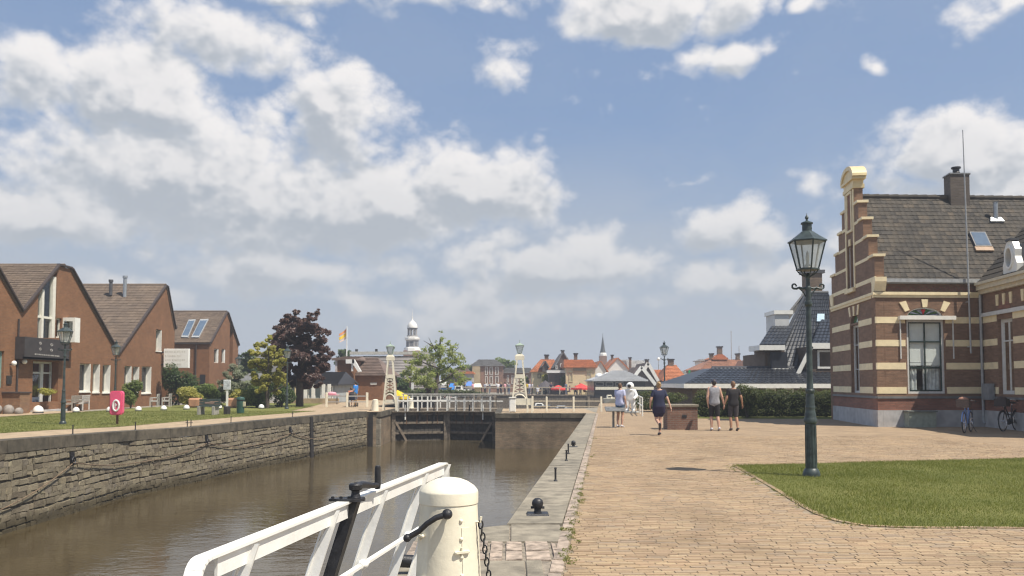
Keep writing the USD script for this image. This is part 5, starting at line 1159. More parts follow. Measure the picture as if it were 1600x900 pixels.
def hedge():
    x0, x1 = 9.0, 15.6; t = place('hedge', 'long clipped green hedge between the brick block and the banded house', 'hedge', (12, 41.9, 0)); r = np.random.default_rng(4); c, rad = [], []
    for x in np.arange(x0, x1, .35):
        for z in (.3, .75, 1.05):
            for y in (41.7, 42.1): c.append((x + r.normal(0, .08), y + r.normal(0, .06), z + r.normal(0, .05))); rad.append((.34, .30, .27))
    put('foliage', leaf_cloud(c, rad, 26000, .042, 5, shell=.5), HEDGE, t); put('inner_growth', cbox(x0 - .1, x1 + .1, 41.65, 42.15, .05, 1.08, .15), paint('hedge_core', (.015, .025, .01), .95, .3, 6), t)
    put('hedge_grass', sheet([(8.3, 40.4), (16, 39.4), (16, 46), (9.3, 46)], .008), MATS['lawn_turf'], kind='structure', label='grass strip along the foot of the hedge')
    shrub('round_shrub', 'round grey green shrub rising over the hedge beside the black shirt man', 'shrub', ((1166 - CX) / F * 41.2, 41.2, 0), (.75, .6, 1.75), HEDGE, 7000, .045, 21)
    shrub('hedge_block', 'low wide hedge block by the white handrail', 'hedge', ((1024 - CX) / F * 50, 50, 0), (1.7, 1.2, 1.15), HEDGE, 6000, .06, 22)
hedge()

# ================================================================== black roofed house behind the hedge
def black_house():
    h = place('black_roof_house', 'house with steep black tiled roof and white fascias behind the hedge', 'house', (16.5, 54, 0))
    g = Graph(); ge = g.add('geometry'); r = g.m('fraction', g.m('add', g.add('object_info') + '.random', g.piece()))
    p = g.add('principled_bsdf', {'roughness': .38, 'specular_ior_level': .5}, base_color=g.ramp(r, [(0, (.014, .016, .021)), (.5, (.020, .023, .030)), (1, (.030, .034, .042))])); TL = g.build('black_glazed_tile', surface=f'{p}.BSDF')
    DB = bricks('brown_brick', (.14, .10, .075), (.10, .07, .055), (.13, .11, .09)); WH = WHITE; px = lambda x, Y: (x - CX) / F * Y
    def roof(name, a, b, c, d, parent=h, rows=14, cols=18, tiles=True):
        """sloping quad a b (eave) c d (top) with courses of tiles"""
        a, b, c, d = (np.asarray(q, float) for q in (a, b, c, d)); n = np.cross(b - a, d - a); n /= np.linalg.norm(n); n = n if n[2] > 0 else -n
        rf = put(name, fixed(hexa([q - n * .12 for q in (a, b, c, d)] + [a, b, c, d])), TL, parent); T_ = []
        if tiles:
            for i in range(rows):
                t0, t1 = i / rows, (i + 1.08) / rows
                for j in range(cols):
                    u0, u1 = j / cols, (j + .94) / cols
                    P = lambda u, t, e: (a + (b - a) * u) * (1 - t) + (d + (c - d) * u) * t + n * e
                    um = (u0 + u1) / 2
                    v = np.array([P(u0, t0, .04), P(um, t0, .075), P(u1, t0, .04), P(u0, t1, .012), P(um, t1, .045), P(u1, t1, .012), P(u0, t0, .0), P(u1, t0, .0)])
                    f = np.array([[0, 1, 4], [0, 4, 3], [1, 2, 5], [1, 5, 4], [6, 1, 0], [6, 7, 1], [7, 2, 1]])
                    if np.cross(v[1] - v[0], v[4] - v[0]) @ n < 0: f = f[:, ::-1]
                    T_.append((v, f))
            put('roof_tiling', join(T_), TL, rf, kind='stuff')
        return rf
    # long low front wing
    Y0, Y1 = 50.0, 54.6; ze, zr = 1.60, 2.56; xa, xb = px(1070, Y0), 21.0
    put('low_wall', box(xa + .5, xb, Y0 + .5, Y1 + 6, -.02, 1.5), DB, h)
    roof('low_roof', (xa, Y0, ze), (xb, Y0, ze), (xb, Y1, zr), (px(1112, Y1), Y1, zr), rows=9, cols=34)
    roof('low_roof', (xa, Y1 + 5, ze), (xa, Y0, ze), (px(1112, Y1), Y1, zr), (px(1112, Y1) + .1, Y1 + 3, zr), tiles=False)
    put('fascia', box(xa - .02, xb, Y0 - .06, Y0 + .06, ze - .26, ze - .01), WH, h); put('soffit', box(xa, xb, Y0 + .06, Y0 + .6, ze - .24, ze - .20), WH, h); put('fascia', box(xa - .08, xa - .021, Y0 - .06, Y1 + 4, ze - .26, ze - .01), WH, h)
    put('low_ridge', tube([(px(1112, Y1), Y1, zr + .03), (xb, Y1, zr + .03)], .10, 8), TL, h, smooth=40)
    for x0, x1 in ((1200, 1215), (1228, 1243)): 
        W = Wall((0, Y0 + .5), (1, 0)); window(h, W, px(x0, Y0), px(x1, Y0), .7, 1.32, WH, -.02, .05)
    # steep main roof: near slope over the upper floor
    Ym, Yt = 54.5, 59.0; zt = Zat(457, Yt)
    a = np.array([px(1193, Ym), Ym, Zat(592, Ym)]); b = np.array([px(1345, Ym), Ym, Zat(592, Ym)]); c = np.array([px(1296, Yt), Yt, zt]); d = np.array([px(1262, Yt), Yt, zt])
    roof('main_roof', a, b, c, d, rows=22, cols=18)
    e0 = np.array([px(1184, 57.5), 57.5, Zat(548, 57.5)]); roof('main_roof', (px(1188, 66), 66, e0[2]), e0, d + np.array([-.15, .2, 0]), (px(1256, 64), 64, zt), rows=10, cols=8, tiles=False)
    put('hip_ridge', tube([a, d], .10, 8), TL, h, smooth=40); put('main_ridge', tube([d, c], .11, 8), TL, h, smooth=40)
    roof('main_roof', b, (b[0], 64, b[2]), c + np.array([0, 3, 0]), c, tiles=False)
    put('upper_wall', box(px(1206, 56) , px(1320, 56), 56.2, 63, 1.5, 3.6), DB, h)
    # left eave with white fascia over a recessed wall
    Yl = 54.0; put('left_eave', box(px(1187, Yl), px(1227, Yl), Yl, Yl + 2.5, Zat(547, Yl), Zat(539, Yl)), WH, h)
    roof('eave_roof', (px(1187, Yl), Yl, Zat(539, Yl) + .01), (px(1226, Yl), Yl, Zat(539, Yl) + .01), (px(1240, 57), 57, Zat(510, 57)), (px(1206, 57), 57, Zat(510, 57)), rows=6, cols=6)
    put('left_wall', box(px(1195, Yl + .6), px(1226, Yl + .6), Yl + .6, Yl + 3, 1.9, Zat(547, Yl + .6)), DB, h); W = Wall((0, Yl + .6), (1, 0)); window(h, W, px(1196, Yl + .6), px(1206, Yl + .6), 2.55, 3.5, paint('brown_frame', (.12, .07, .04), .5), -.02, .06)
    put('lower_tiles', box(px(1208, Yl), px(1232, Yl), Yl + .2, Yl + .7, Zat(575, Yl), Zat(550, Yl)), TL, h); put('ledge', box(px(1207, Yl), px(1233, Yl), Yl + .1, Yl + .72, Zat(581, Yl), Zat(575.5, Yl)), WH, h)
    # white dormer box high on the left slope
    Yd = 57.2; dm = put('dormer', box(px(1212, Yd), px(1234, Yd), Yd, Yd + 2, Zat(524, Yd), Zat(491, Yd)), paint('dormer_white', (.55, .55, .53), .5, .05, 4), h); put('dormer_top', box(px(1210, Yd), px(1240, Yd), Yd - .1, Yd + 2.1, Zat(491, Yd), Zat(485, Yd)), WH, dm)
    # right cross gable: fascia, white framed window, slanting bargeboard
    Yr = 52.8; cr = roof('cross_roof', (px(1268, Yr), Yr, Zat(539, Yr)), (px(1345, Yr), Yr, Zat(539, Yr)), (px(1345, 57), 57, Zat(500, 57)), (px(1284, 57), 57, Zat(500, 57)), rows=8, cols=12)
    put('fascia', box(px(1267, Yr), px(1345, Yr), Yr - .08, Yr + .02, Zat(545, Yr), Zat(536, Yr)), WH, h); put('gable_face', box(px(1268, Yr + .3), px(1345, Yr + .3), Yr + .3, 56, 2.2, Zat(541, Yr + .3)), DB, h)
    W = Wall((0, Yr + .3), (1, 0)); window(h, W, px(1277, Yr + .3), px(1303, Yr + .3), Zat(576, Yr + .3), Zat(547, Yr + .3), WH, -.03, .12, room=paint('pale_blind', (.40, .43, .42), .8))
    put('bargeboard', bar((px(1268, Yr), Yr - .05, Zat(541, Yr)), (px(1245, Yr), Yr - .05, Zat(586, Yr)), .06, .24, up=(0, 0, 1)), WH, h); put('bargeboard', bar((px(1236, Yr), Yr - .02, Zat(587, Yr)), (px(1248, Yr), Yr - .02, Zat(587, Yr)), .06, .2, up=(0, 0, 1)), WH, h)
    # skylight and chimney
    n = np.cross(b - a, d - a); n /= np.linalg.norm(n); n = n if n[2] > 0 else -n
    dd = ray(1282, 497); o = np.array([0, 0, EYE]); q = o + dd * (((a + n * .09) - o) @ n / (dd @ n)); v = (c + d) / 2 - (a + b) / 2; v /= np.linalg.norm(v)
    put('skylight', fixed(hexa([q + np.array([x, 0, 0]) + v * y + n * z for z in (-.05, .06) for x, y in ((-.24, -.34), (.24, -.34), (.24, .34), (-.24, .34))])), paint('bright_skylight', (.45, .58, .66), .05, .1, 3, coat=1.0), h)
    Yc = 60.5; ch = put('chimney', box(px(1259, Yc), px(1283, Yc), Yc - .5, Yc + .5, zt - 1.5, Zat(428, Yc)), bricks('tan_brick', (.21, .15, .10), (.15, .105, .075), (.16, .14, .12)), h); put('chimney_cap', box(px(1255, Yc), px(1287, Yc), Yc - .6, Yc + .6, Zat(428, Yc), Zat(423, Yc)), paint('lead', (.08, .08, .085), .5), ch); put('chimney_foot', box(px(1257, Yc), px(1290, Yc), Yc - .58, Yc + .55, zt - 1.4, zt + .12), WHITE, ch)
black_house()

# ================================================================== far lock head: gate, abutment, posts, railings
def lock_head():
    Yg = 53.6; px = lambda x, Y: (x - CX) / F * Y
    BW = bricks('head_brick', (0.268, 0.188, 0.122), (0.189, 0.143, 0.095), (0.189, 0.165, 0.122), bw=.22, bh=.07, ms=.01, blotch=.45)
    hw = place('lock_head_wall', 'brick abutment wall right of the lock gate with dark coping', 'lock wall', (2, 47, WATER))
    x0, x1 = -.9, xl(47.0) + .05
    put('wall_face', box(x0, x1, 47.0, 56.2, -3, -.26), BW, hw); put('platform_top', box(x0 + .3, x1 + .6, 47.4, 56.1, -.259, -.01), SAND, hw)
    x = x0
    while x < x1 - .05:
        l = min(RNG.uniform(.9, 1.4), x1 - x); put('coping_block', cbox(x, x + l - .012, 46.94, 47.45, -.258, .008 + RNG.normal(0, .003), .012), COPE_DARK, hw); x += l
    y = 47.47
    while y < 56: put('coping_block', cbox(x0 - .05, x0 + .32, y, y + 1.2, -.258, .006, .012), COPE_DARK, hw); y += 1.212
    # left pier
    lp = place('lock_pier', 'stone and brick pier at the end of the long left lock wall', 'lock wall', (-7.9, 49, WATER))
    e = lpt(48.8); put('pier_face', prism([(e[0] + .02, 48.7), (-7.42, 48.95), (-7.42, 57), (-10, 57), (-10, 48.7)], -3, -.27), BW, lp); put('pier_top', prism([(e[0] - .5, 48.75), (-7.36, 48.9), (-7.36, 57), (-10.4, 57)], -.268, .012), COPE_DARK, lp)
    put('quoin', join([cbox(-7.72, -7.38, 48.88, 49.3, z, z + .27, .01) for z in np.arange(-2.1, -.4, .29)]), COPE, lp)
    put('ladder_slot', box(e[0] + .1, e[0] + .35, 48.66, 48.72, -2.2, -.1), DARKWOOD, lp)
    # gate: two leaves meeting in a mitre towards the harbour
    gt = place('lock_gate', 'closed grey timber lock gate with dark boards between two walls', 'lock gate', (-4.2, 54, WATER))
    xl_, xr_, xm, ym = -7.42, -.92, -4.05, 54.7
    for (xa, ya, xb, yb) in ((xl_, Yg, xm, ym), (xr_, Yg, xm, ym)):
        A, B = np.array([xa, ya, 0.]), np.array([xb, yb, 0.]); d = (B - A); L = np.linalg.norm(d); d /= L
        n = np.array([d[1], -d[0], 0]); n = n if n[1] < 0 else -n
        P = lambda s, z, o: A + d * s + n * o + np.array([0, 0, z])
        bx = lambda s0, s1, z0, z1, o0, o1: fixed(hexa([P(s, z, o) for z in (z0, z1) for s, o in ((s0, o0), (s1, o0), (s1, o1), (s0, o1))]))
        k = 0
        for s in np.arange(0, L - .05, .26): put('plank', bx(s + .008, min(s + .252, L), -2.6, -.33, -.08, .0 + RNG.uniform(0, .012)), paint('dark_gate_board', (.075, .066, .056), .85, .3, 6, .5, 40, dirt=.4), gt)
        for z, hgt in ((-.36, .20), (-.88, .13), (-1.50, .13)): put('cross_beam', bx(0, L, z, z + hgt, .014, .16), OLDWOOD, gt)
        put('mitre_post', bx(L - .26, L - .01, -2.6, -.10, -.1, .22), OLDWOOD, gt); put('heel_post', bx(.0, .24, -2.6, -.06, -.1, .20), OLDWOOD, gt)
        put('brace', bar(P(.25, -.75, .19), P(.95, -1.95, .19), .13, .06, up=n), paint('pale_timber', (.22, .175, .13), .85, .2, 6), gt)
        for s in np.linspace(.9, L - .7, 4): put('iron_strap', bx(s, s + .05, -.9, -.2, .165, .175), RUST, gt)
        put('walkway', bx(0, L, -.155, -.10, -.35, .40), OLDWOOD, gt)
        for s in (.8, 1.7, 2.6): put('paddle_rod', bx(s, s + .07, -.62, .30, .20, .27), BLACK if s > 1 else WHITE, gt)
        # railing on the walkway
        rl = put('railing', bx(.0, L, .52, .585, .34, .385), WHITE, gt)
        for s in np.linspace(.3, L - .15, 6): put('rail_post', bx(s, s + .05, -.10, .80 if int(s * 10) % 2 else .66, .34, .38), WHITE, rl)
        put('upper_rail', bx(.2, L, .80, .84, -.33, -.29), paint('grey_rail', (.45, .44, .40), .6), rl)
        for s in np.linspace(.3, L - .15, 6): put('rail_post', bx(s + .2, s + .25, -.10, .84, -.33, -.29), paint('grey_rail', (0, 0, 0)), rl)
    fb = place('lock_bridge', 'grey timber footbridge behind the lock gate', 'bridge', (-4, 57.4, 0)); put('deck', cbox(-7.6, -.6, 56.6, 58.4, -.22, -.02, .02), OLDWOOD, fb)
    for x in np.arange(-7.3, -.6, .62): put('railing_post', box(x, x + .07, 58.3, 58.37, -.02, .85), WHITE if x < -4 else OLDWOOD, fb)
    put('top_rail', box(-7.4, -.6, 58.28, 58.38, .85, .93), paint('grey_rail', (0, 0, 0)), fb); put('mid_rail', box(-7.4, -.6, 58.3, 58.36, .38, .46), WHITE, fb)
    # lattice portal posts with lanterns
    def portal(xc, Y, w0, hgt, label):
        t = place('lattice_post', label, 'post', (xc, Y, 0)); w1 = w0 * .30
        for s in (-1, 1):
            for y in (-.16, .16): put('leg', bar((xc + s * w0 / 2, Y + y * 1.2, 0), (xc + s * w1 / 2, Y + y * .6, hgt), .10, .07, up=(0, 1, 0), w1=.08), CREAM, t)
        put('head', hull([(xc + a * w1 * .95, Y + b, hgt + z) for a in (-1, 1) for b in (-.14, .14) for z in (-.12, .10)] + [(xc + a * w1 * .5, Y + b, hgt + .22) for a in (-1, 1) for b in (-.1, .1)]), CREAM, t)
        wz = lambda z: w0 + (w1 - w0) * z / hgt
        for z in (.42, hgt * .62): put('cross_plate', box(xc - wz(z) / 2, xc + wz(z) / 2, Y - .18, Y - .13, z, z + .22), CREAM, t)
        arch_ = [(xc + (wz(.7) / 2 - .05) * math.cos(a), Y - .19, .64 + .34 * math.sin(a)) for a in np.linspace(0, math.pi, 9)]; put('arch', tube(arch_, .04, 6), CREAM, t)
        zs = np.linspace(1.05, hgt * .62, 5)
        for i, (za, zb) in enumerate(zip(zs, zs[1:])):
            for s in (-1, 1): put('lattice_bar', bar((xc - s * wz(za) / 2, Y - .16, za), (xc + s * wz(zb) / 2, Y - .16, zb), .045, .02, up=(0, 1, 0)), CREAM, t)
        gl = paint('pale_green_lantern', (.30, .37, .30), .5, .1, 8); zt = hgt + .22
        ln = put('lantern', join(*[bar((xc + a * .11, Y + b * .11, zt + .04), (xc + a * .22, Y + b * .22, zt + .46), .028, .028) for a in (-1, 1) for b in (-1, 1)], box(xc - .25, xc + .25, Y - .25, Y + .25, zt + .46, zt + .50), hull([(xc + a * .24, Y + b * .24, zt + .501) for a in (-1, 1) for b in (-1, 1)] + [(xc, Y, zt + .66)]), tube([(xc, Y, zt - .02), (xc, Y, zt + .05)], .09, 8), tube([(xc, Y, zt + .62), (xc, Y, zt + .80)], [.03, .01], 6)), gl, t)
        for k in range(4):
            a0 = k * math.pi / 2 + math.pi / 4; c0 = [(round(math.cos(q) * 1.4142), round(math.sin(q) * 1.4142)) for q in (a0, a0 + math.pi / 2)]
            q = [(xc + c0[0][0] * .105, Y + c0[0][1] * .105, zt + .05), (xc + c0[1][0] * .105, Y + c0[1][1] * .105, zt + .05), (xc + c0[1][0] * .215, Y + c0[1][1] * .215, zt + .45), (xc + c0[0][0] * .215, Y + c0[0][1] * .215, zt + .45)]
            put('lantern_pane', (np.array(q), np.array([[0, 1, 2], [0, 2, 3]])), MATS['lantern_glass'], ln)
    portal(px(610, 52), 52, .80, Zat(560, 52), 'cream lattice post with green lantern left of the lock gate'); portal(px(812, 50), 50, .95, Zat(559, 50), 'cream lattice post with green lantern right of the lock gate')
    dup(COLUMN, 'winch_column', (px(587, 51), 51, .0), 180, (1.0, 1.0, .62), 'cream winch column left of the far lock gate', 'column'); dup(COLUMN, 'winch_column', (px(641, 57), 57.5, -.02), 60, (.9, .9, .6), 'cream column behind the left lattice post on the footbridge', 'column')
    wb = place('white_cabinet', 'white steel cabinet at the foot of the right lattice post', 'cabinet', (px(801, 49), 49, 0)); put('body', cbox(px(795.5, 49), px(806, 49), 48.8, 49.3, .01, .80, .02), WHITE, wb); put('door', box(px(797, 49), px(805, 49), 48.785, 48.80, .08, .74), WHITER, wb); put('roof', cbox(px(795, 49), px(806.5, 49), 48.75, 49.35, .80, .84, .01), WHITE, wb)
    sf = place('white_fence', 'white post and rail fence along the lock head platform', 'fence', (3, 49.6, 0))
    xs = [px(832, 49.5), px(854, 49.5), px(896, 49.5), px(939, 49.5)]
    for i, x in enumerate(xs): put('post', cbox(x - .05, x + .05, 49.45, 49.55, .0, .86 if i else .88, .01), CREAM, sf)
    for a, b in zip(xs, xs[1:]):
        put('rail', box(a + .05, b - .05, 49.47, 49.53, .58, .64), paint('tan_rail', (.50, .44, .33), .6), sf); put('rail', box(a + .05, b - .05, 49.47, 49.53, .27, .32), paint('tan_rail', (0, 0, 0)), sf)
    f2 = place('low_white_railing', 'low white railing left of the right lattice post', 'railing', (1.0, 48.3, 0))
    for x in (px(824, 48.3), px(831, 48.3)): put('post', box(x - .04, x + .04, 48.26, 48.34, 0, .8), CREAM, f2)
    put('panel', box(px(806.5, 48.3), px(831, 48.3), 48.28, 48.32, .42, .78), CREAM, f2)
    # chains sagging along the left wall from iron rings
    pts = [(98, 716), (320, 687), (451, 672)]; P3 = []
    for x, y in pts:
        Y = np.interp(x, [0, 200, 300, 400, 490], [20.4, 27.4, 31.1, 36.3, 42.0]); q = wallpoint(Y, 0, .05); q[2] = Zat(y, Y); P3.append(q)
    for i, q in enumerate(P3):
        r = place('wall_ring', ['black iron mooring ring on the wall, nearest the left picture edge', 'black iron mooring ring on the wall below the green bench', 'black iron mooring ring on the wall beside the dark slot'][i], 'mooring ring', q)
        put('plate', hull([q + np.array([dx, dy, dz]) for dx in (-.05, .02) for dy in (-.09, .09) for dz in (-.12, .16)]), BLACK, r); put('ring', tube([q + np.array([.05, .09 * math.cos(a), -.06 + .09 * math.sin(a)]) for a in np.linspace(0, 2 * math.pi, 14)], .02, 6, cap=False), BLACK, r)
    P3 = [wallpoint(17.5, -1.2, .12)] + P3 + [wallpoint(43.5, -.95, .12)]
    labs = ['rusty chain sagging along the wall left of the first ring', 'rusty chain sagging along the wall between the first and second ring', 'rusty chain sagging along the wall between the second and third ring', 'short rusty chain hanging right of the third ring']
    for (a, b), lb in zip(zip(P3, P3[1:]), labs):
        c = catenary(a - [0, 0, .12], b - [0, 0, .12], .34 if b[1] - a[1] > 5 else .15, 18)
        for k, q in enumerate(c): w = wallpoint(q[1], q[2], .075); c[k, 0] = w[0]
        t = place('wall_chain', lb, 'chain', c[9])
        put('chain_run', tube(c, .015, 6), paint('dull_rust', (.20, .14, .09), .9, .3, 20), t, smooth=50)
    sl = wallpoint(41.72, -.3, .03); sb = place('fender_board', 'dark vertical timber in the slot of the left lock wall', 'timber', (*sl[:2], WATER)); put('timber', hexa([wallpoint(y, z, o) for z in (-2.4, .02) for y, o in ((41.58, -.04), (41.58, .07), (41.86, .07), (41.86, -.04))][0:8]), DARKWOOD, sb)
lock_head()

# ================================================================== brick houses on the left bank
HB = bricks('orange_brick', (0.261, 0.121, 0.058), (0.207, 0.092, 0.044), (0.188, 0.134, 0.086), bh=.075, blotch=.16)
g = Graph(); ge = g.add('geometry'); r = g.m('fraction', g.m('add', g.add('object_info') + '.random', g.piece())); nz = g.noise(ge + '.position', .8, 5, .65) + '.fac'; fn = g.noise(ge + '.position', 9.0, 5, .7) + '.fac'
col = g.ramp(r, [(0, (0.125, 0.096, 0.076)), (.5, (0.142, 0.109, 0.086)), (1, (0.158, 0.122, 0.096))]); col = g.mixc(1.0, col, g.ramp(nz, [(.3, (.78, .78, .78)), (.7, (1.2, 1.15, 1.05))]), 'multiply'); col = g.mixc(g.smooth(fn, .55, .75, 0, .45), col, (.20, .19, .13))
p = g.add('principled_bsdf', {'roughness': .9, 'specular_ior_level': .25}, base_color=col); MATS['brown_tile'] = g.build('brown_tile', surface=f'{p}.BSDF')
XF = -26.0
WFc = Wall((XF, 0.0), (0, 1), flip=False)      # facade plane: s is the depth Y, outward towards the canal
if WFc.n[0] < 0: WFc.n = -WFc.n
def yof(px): return XF * F / (px - CX)
def zf(px, py): return Zat(py, yof(px))
VERGE = paint('dark_verge', (.055, .04, .035), .7, .2, 6)
WFR = paint('cream_frame', (.72, .69, .60), .45, .05, 5)
def tile_roof(parent, a, b, c, d, rows, cols, mat, name='roof'):
    """a b eave, c d ridge; courses of single tiles"""
    a, b, c, d = (np.asarray(q, float) for q in (a, b, c, d)); n = np.cross(b - a, d - a); n /= np.linalg.norm(n); n = n if n[2] > 0 else -n
    rf = put(name, fixed(hexa([q - n * .14 for q in (a, b, c, d)] + [a, b, c, d])), mat, parent); out = []
    P = lambda u, t, e: (a + (b - a) * u) * (1 - t) + (d + (c - d) * u) * t + n * e
    for i in range(rows):
        t0, t1 = i / rows, (i + 1.05) / rows
        for j in range(cols):
            u0, u1 = j / cols, (j + .96) / cols; e = RNG.normal(0, .006)
            v = np.array([P(u0, t0, .034 + e), P(u1, t0, .034 + e), P(u1, t1, .012), P(u0, t1, .012), P(u0, t0, 0), P(u1, t0, 0)]); f = np.array([[0, 1, 2], [0, 2, 3], [4, 5, 1], [4, 1, 0]])
            if np.cross(v[1] - v[0], v[2] - v[0]) @ n < 0: f = f[:, ::-1]
            out.append((v, f))
    put('roof_tiling', join(out), mat, rf, kind='stuff'); return rf
def gable_house(name, label, pn, pa, pf, an, af, anz, ridge_len, back=10, holes=(), flat=None):
    """pn, pf: columns of near and far eave; an, af their heights; pa: column(s) of the apex"""
    yn, yf = yof(pn), yof(pf); ya0, ya1 = yof(pa[0]), yof(pa[1])
    h = place(name, label, 'house', (XF - 4, (yn + yf) / 2, 0))
    outline = sg.Polygon([(yn, -.1), (yf, -.1), (yf, af), (ya1, anz), (ya0, anz), (yn, an)])
    for hl in holes: outline = outline.difference(hl)
    put('wall', WFc.poly(outline, -.35, 0), HB, h, label='brick gable wall facing the canal')
    put('side_wall', box(XF - back, XF - .351, yn, yn + .3, -.1, an), HB, h); put('side_wall', box(XF - back, XF - .351, yf - .3, yf, -.1, af), HB, h)
    for (ye, ze, yr) in ((yn, an, ya0), (yf, af, ya1)):
        tile_roof(h, (XF + .06, ye, ze + .05), (XF - back, ye, ze + .05), (XF - back, yr, anz + .05), (XF + .06, yr, anz + .05), 24, 36, MATS['brown_tile'])
        put('verge', bar((XF + .08, ye, ze + .03), (XF + .08, yr, anz + .05), .09, .17, up=(1, 0, 0)), VERGE, h)
    if ya1 - ya0 > .1: put('verge', box(XF - .05, XF + .12, ya0, ya1, anz + .03, anz + .13), VERGE, h)
    put('ridge_tiles', tube([(XF + .02, (ya0 + ya1) / 2, anz + .10), (XF - back, (ya0 + ya1) / 2, anz + .10)], .13, 8), MATS['brown_tile'], h, smooth=40)
    return h
def hole(p0, p1, y0, y1):
    a, b = yof(p0), yof(p1); m = (p0 + p1) / 2; return sg.box(a, zf(m, y1), b, zf(m, y0))
# --- house A, mostly outside the frame
hA_h = [hole(-12, 6.5, 548, 606)]
hA = gable_house('brick_house', 'brick gable house at the left picture edge with a white globe lamp', -60, (-36, -36), 31, 5.0, Zat(486, yof(31)), 8.6, 10, holes=hA_h)
window(hA, WFc, yof(-12), yof(6.5), zf(0, 606), zf(0, 548), paint('teal_frame', (.20, .32, .30), .5), .15, .1)
put('meter_hatch', WFc.box(yof(10.5), yof(18), zf(14, 600), zf(14, 587), .002, .05), DARKWOOD, hA)
for px_, py_, nm in ((15.5, 567.5, 'round white globe lamp on the wall of the house at the left edge'), (32, 565, 'round white globe lamp beside the dark balcony')):
    q = WFc.pt(yof(px_), zf(px_, py_), .22); gl = place('wall_lamp', nm, 'wall lamp', q); put('globe', ball(q, .13, 2), WHITER, gl, smooth=True); put('arm', tube([q - [.22, 0, .05], q - [0, 0, .12]], .025, 6), BLACK, gl)
put('drainpipe', tube([WFc.pt(yof(26), 5.0, .06), WFc.pt(yof(26), 0, .06)], .05, 8), VERGE, hA)
# --- house B with balcony
zb = lambda y: Zat(y, yof(70))
B_h = [sg.Polygon([(yof(57), zf(57, 528)), (yof(57), zf(57, 462)), (yof(66), zf(66, 447)), (yof(82), zf(82, 428)), (yof(86), zf(86, 425)), (yof(86), zf(86, 528))]), hole(86.1, 95, 497, 528), hole(52, 92, 565, 628)]
B_w = [(125, 141, 568, 612), (145.5, 155.5, 569, 613), (161, 172, 570, 613.5)]
B_h += [hole(*w) for w in B_w]
hB = gable_house('brick_house', 'brick gable house with dark balcony and tall slanted corner window', 31, (86, 107), 181, Zat(486, yof(31)), Zat(547, yof(181)), zf(97, 418), 10, holes=B_h)
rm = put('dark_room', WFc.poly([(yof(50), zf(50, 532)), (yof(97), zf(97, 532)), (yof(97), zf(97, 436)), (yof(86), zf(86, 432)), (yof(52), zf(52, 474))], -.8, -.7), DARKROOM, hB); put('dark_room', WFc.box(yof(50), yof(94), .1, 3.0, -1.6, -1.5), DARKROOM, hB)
tw = put('tall_window', join(*[WFc.box(yof(p) , yof(p + w), zf(p, 528), zf(p, top), -.22, -.04) for p, w, top in ((57, 1.2, 462), (64.5, 3.2, 452), (81, 4.6, 432))], WFc.box(yof(57), yof(86), zf(70, 497.5), zf(70, 494), -.2, -.08)), WFR, hB)
for p0, p1, t0, t1 in ((58.2, 64.5, 461, 450), (67.7, 81, 446, 431)):
    q = [WFc.pt(yof(p0), zf(p0, 528), -.15), WFc.pt(yof(p1), zf(p1, 528), -.15), WFc.pt(yof(p1), zf(p1, t1), -.15), WFc.pt(yof(p0), zf(p0, t0), -.15)]; put('pane', (np.array(q), np.array([[0, 1, 2], [0, 2, 3]])), PANE, tw)
window(hB, WFc, yof(86.1), yof(95), zf(90, 528), zf(90, 497), WFR, .15, .08)
BS0, BS1, BX = 45.5, 50.1, .5
yb = lambda px_: -(XF + BX) * F / (CX - px_)         # depth on the balcony front under a picture column
zb = lambda y: Zat(y, 47.5)
bal = put('balcony', join(WFc.box(BS0, BS1, zb(562), zb(559), .003, BX), WFc.box(BS0, BS1, zb(561.9), zb(529), BX - .08, BX), WFc.box(BS0, BS0 + .06, zb(558.9), zb(529), .003, BX - .081), WFc.box(BS1 - .06, BS1, zb(558.9), zb(529), .003, BX - .081)), paint('anthracite_board', (.045, .038, .038), .6, .15, 5), hB)
LT = paint('pale_lettering', (.42, .40, .37), .6)
for px_, py_ in ((62.5, 537), (80, 538), (62.5, 546), (80, 546.5)): q = WFc.pt(yb(px_), zb(py_), BX + .004); put('emblem', tube([q + np.array([.0, (.11 if px_ > 70 else .08) * math.cos(a), .06 * math.sin(a)]) for a in np.linspace(0, 2 * math.pi, 11)], .018, 5, cap=False), LT, bal)
put('lettering', join([WFc.box(yb(54) + k * .185, yb(54) + k * .185 + RNG.uniform(.06, .14), zb(555.2 + k * .08), zb(553.2 + k * .08), BX + .002, BX + .012) for k in range(14)]), LT, bal)
b0, b1, bd = 50.25, 50.85, .72; zt_, zb_ = zf(100, 498), zf(100, 535)
bay = put('bay_window', join(WFc.box(b0, b1, zt_ - .16, zt_ + .05, .003, bd), WFc.box(b0, b1, zb_, zb_ + .28, .003, bd), WFc.box(b0, b1, zb_ + .281, zt_ - .161, bd - .06, bd), WFc.box(b0, b0 + .05, zb_ + .281, zt_ - .161, bd - .14, bd - .061), WFc.box(b0, b0 + .05, zb_ + .281, zt_ - .161, .003, .07)), WHITE, hB)
put('pane', WFc.box(b0 + .02, b0 + .03, zb_ + .281, zt_ - .161, .071, bd - .141), PANE, bay); put('bay_back', WFc.box(b1 - .05, b1 - .02, zb_ + .281, zt_ - .161, .004, bd - .062), paint('pale_blind', (.40, .43, .42)), bay)
dr = put('entrance_door', join(*[WFc.box(yof(p), yof(p) + w, .15, 2.75, -.5, -.4) for p, w in ((52.3, .08), (57, .22), (75, .30), (91, .08))], WFc.box(yof(52.5), yof(92), 2.72, 2.85, -.5, -.4), WFc.box(yof(52.5), yof(92), 2.15, 2.25, -.49, -.41), WFc.box(yof(80), yof(92), .95, 1.03, -.49, -.41)), paint('grey_white_frame', (.6, .6, .57)), hB)
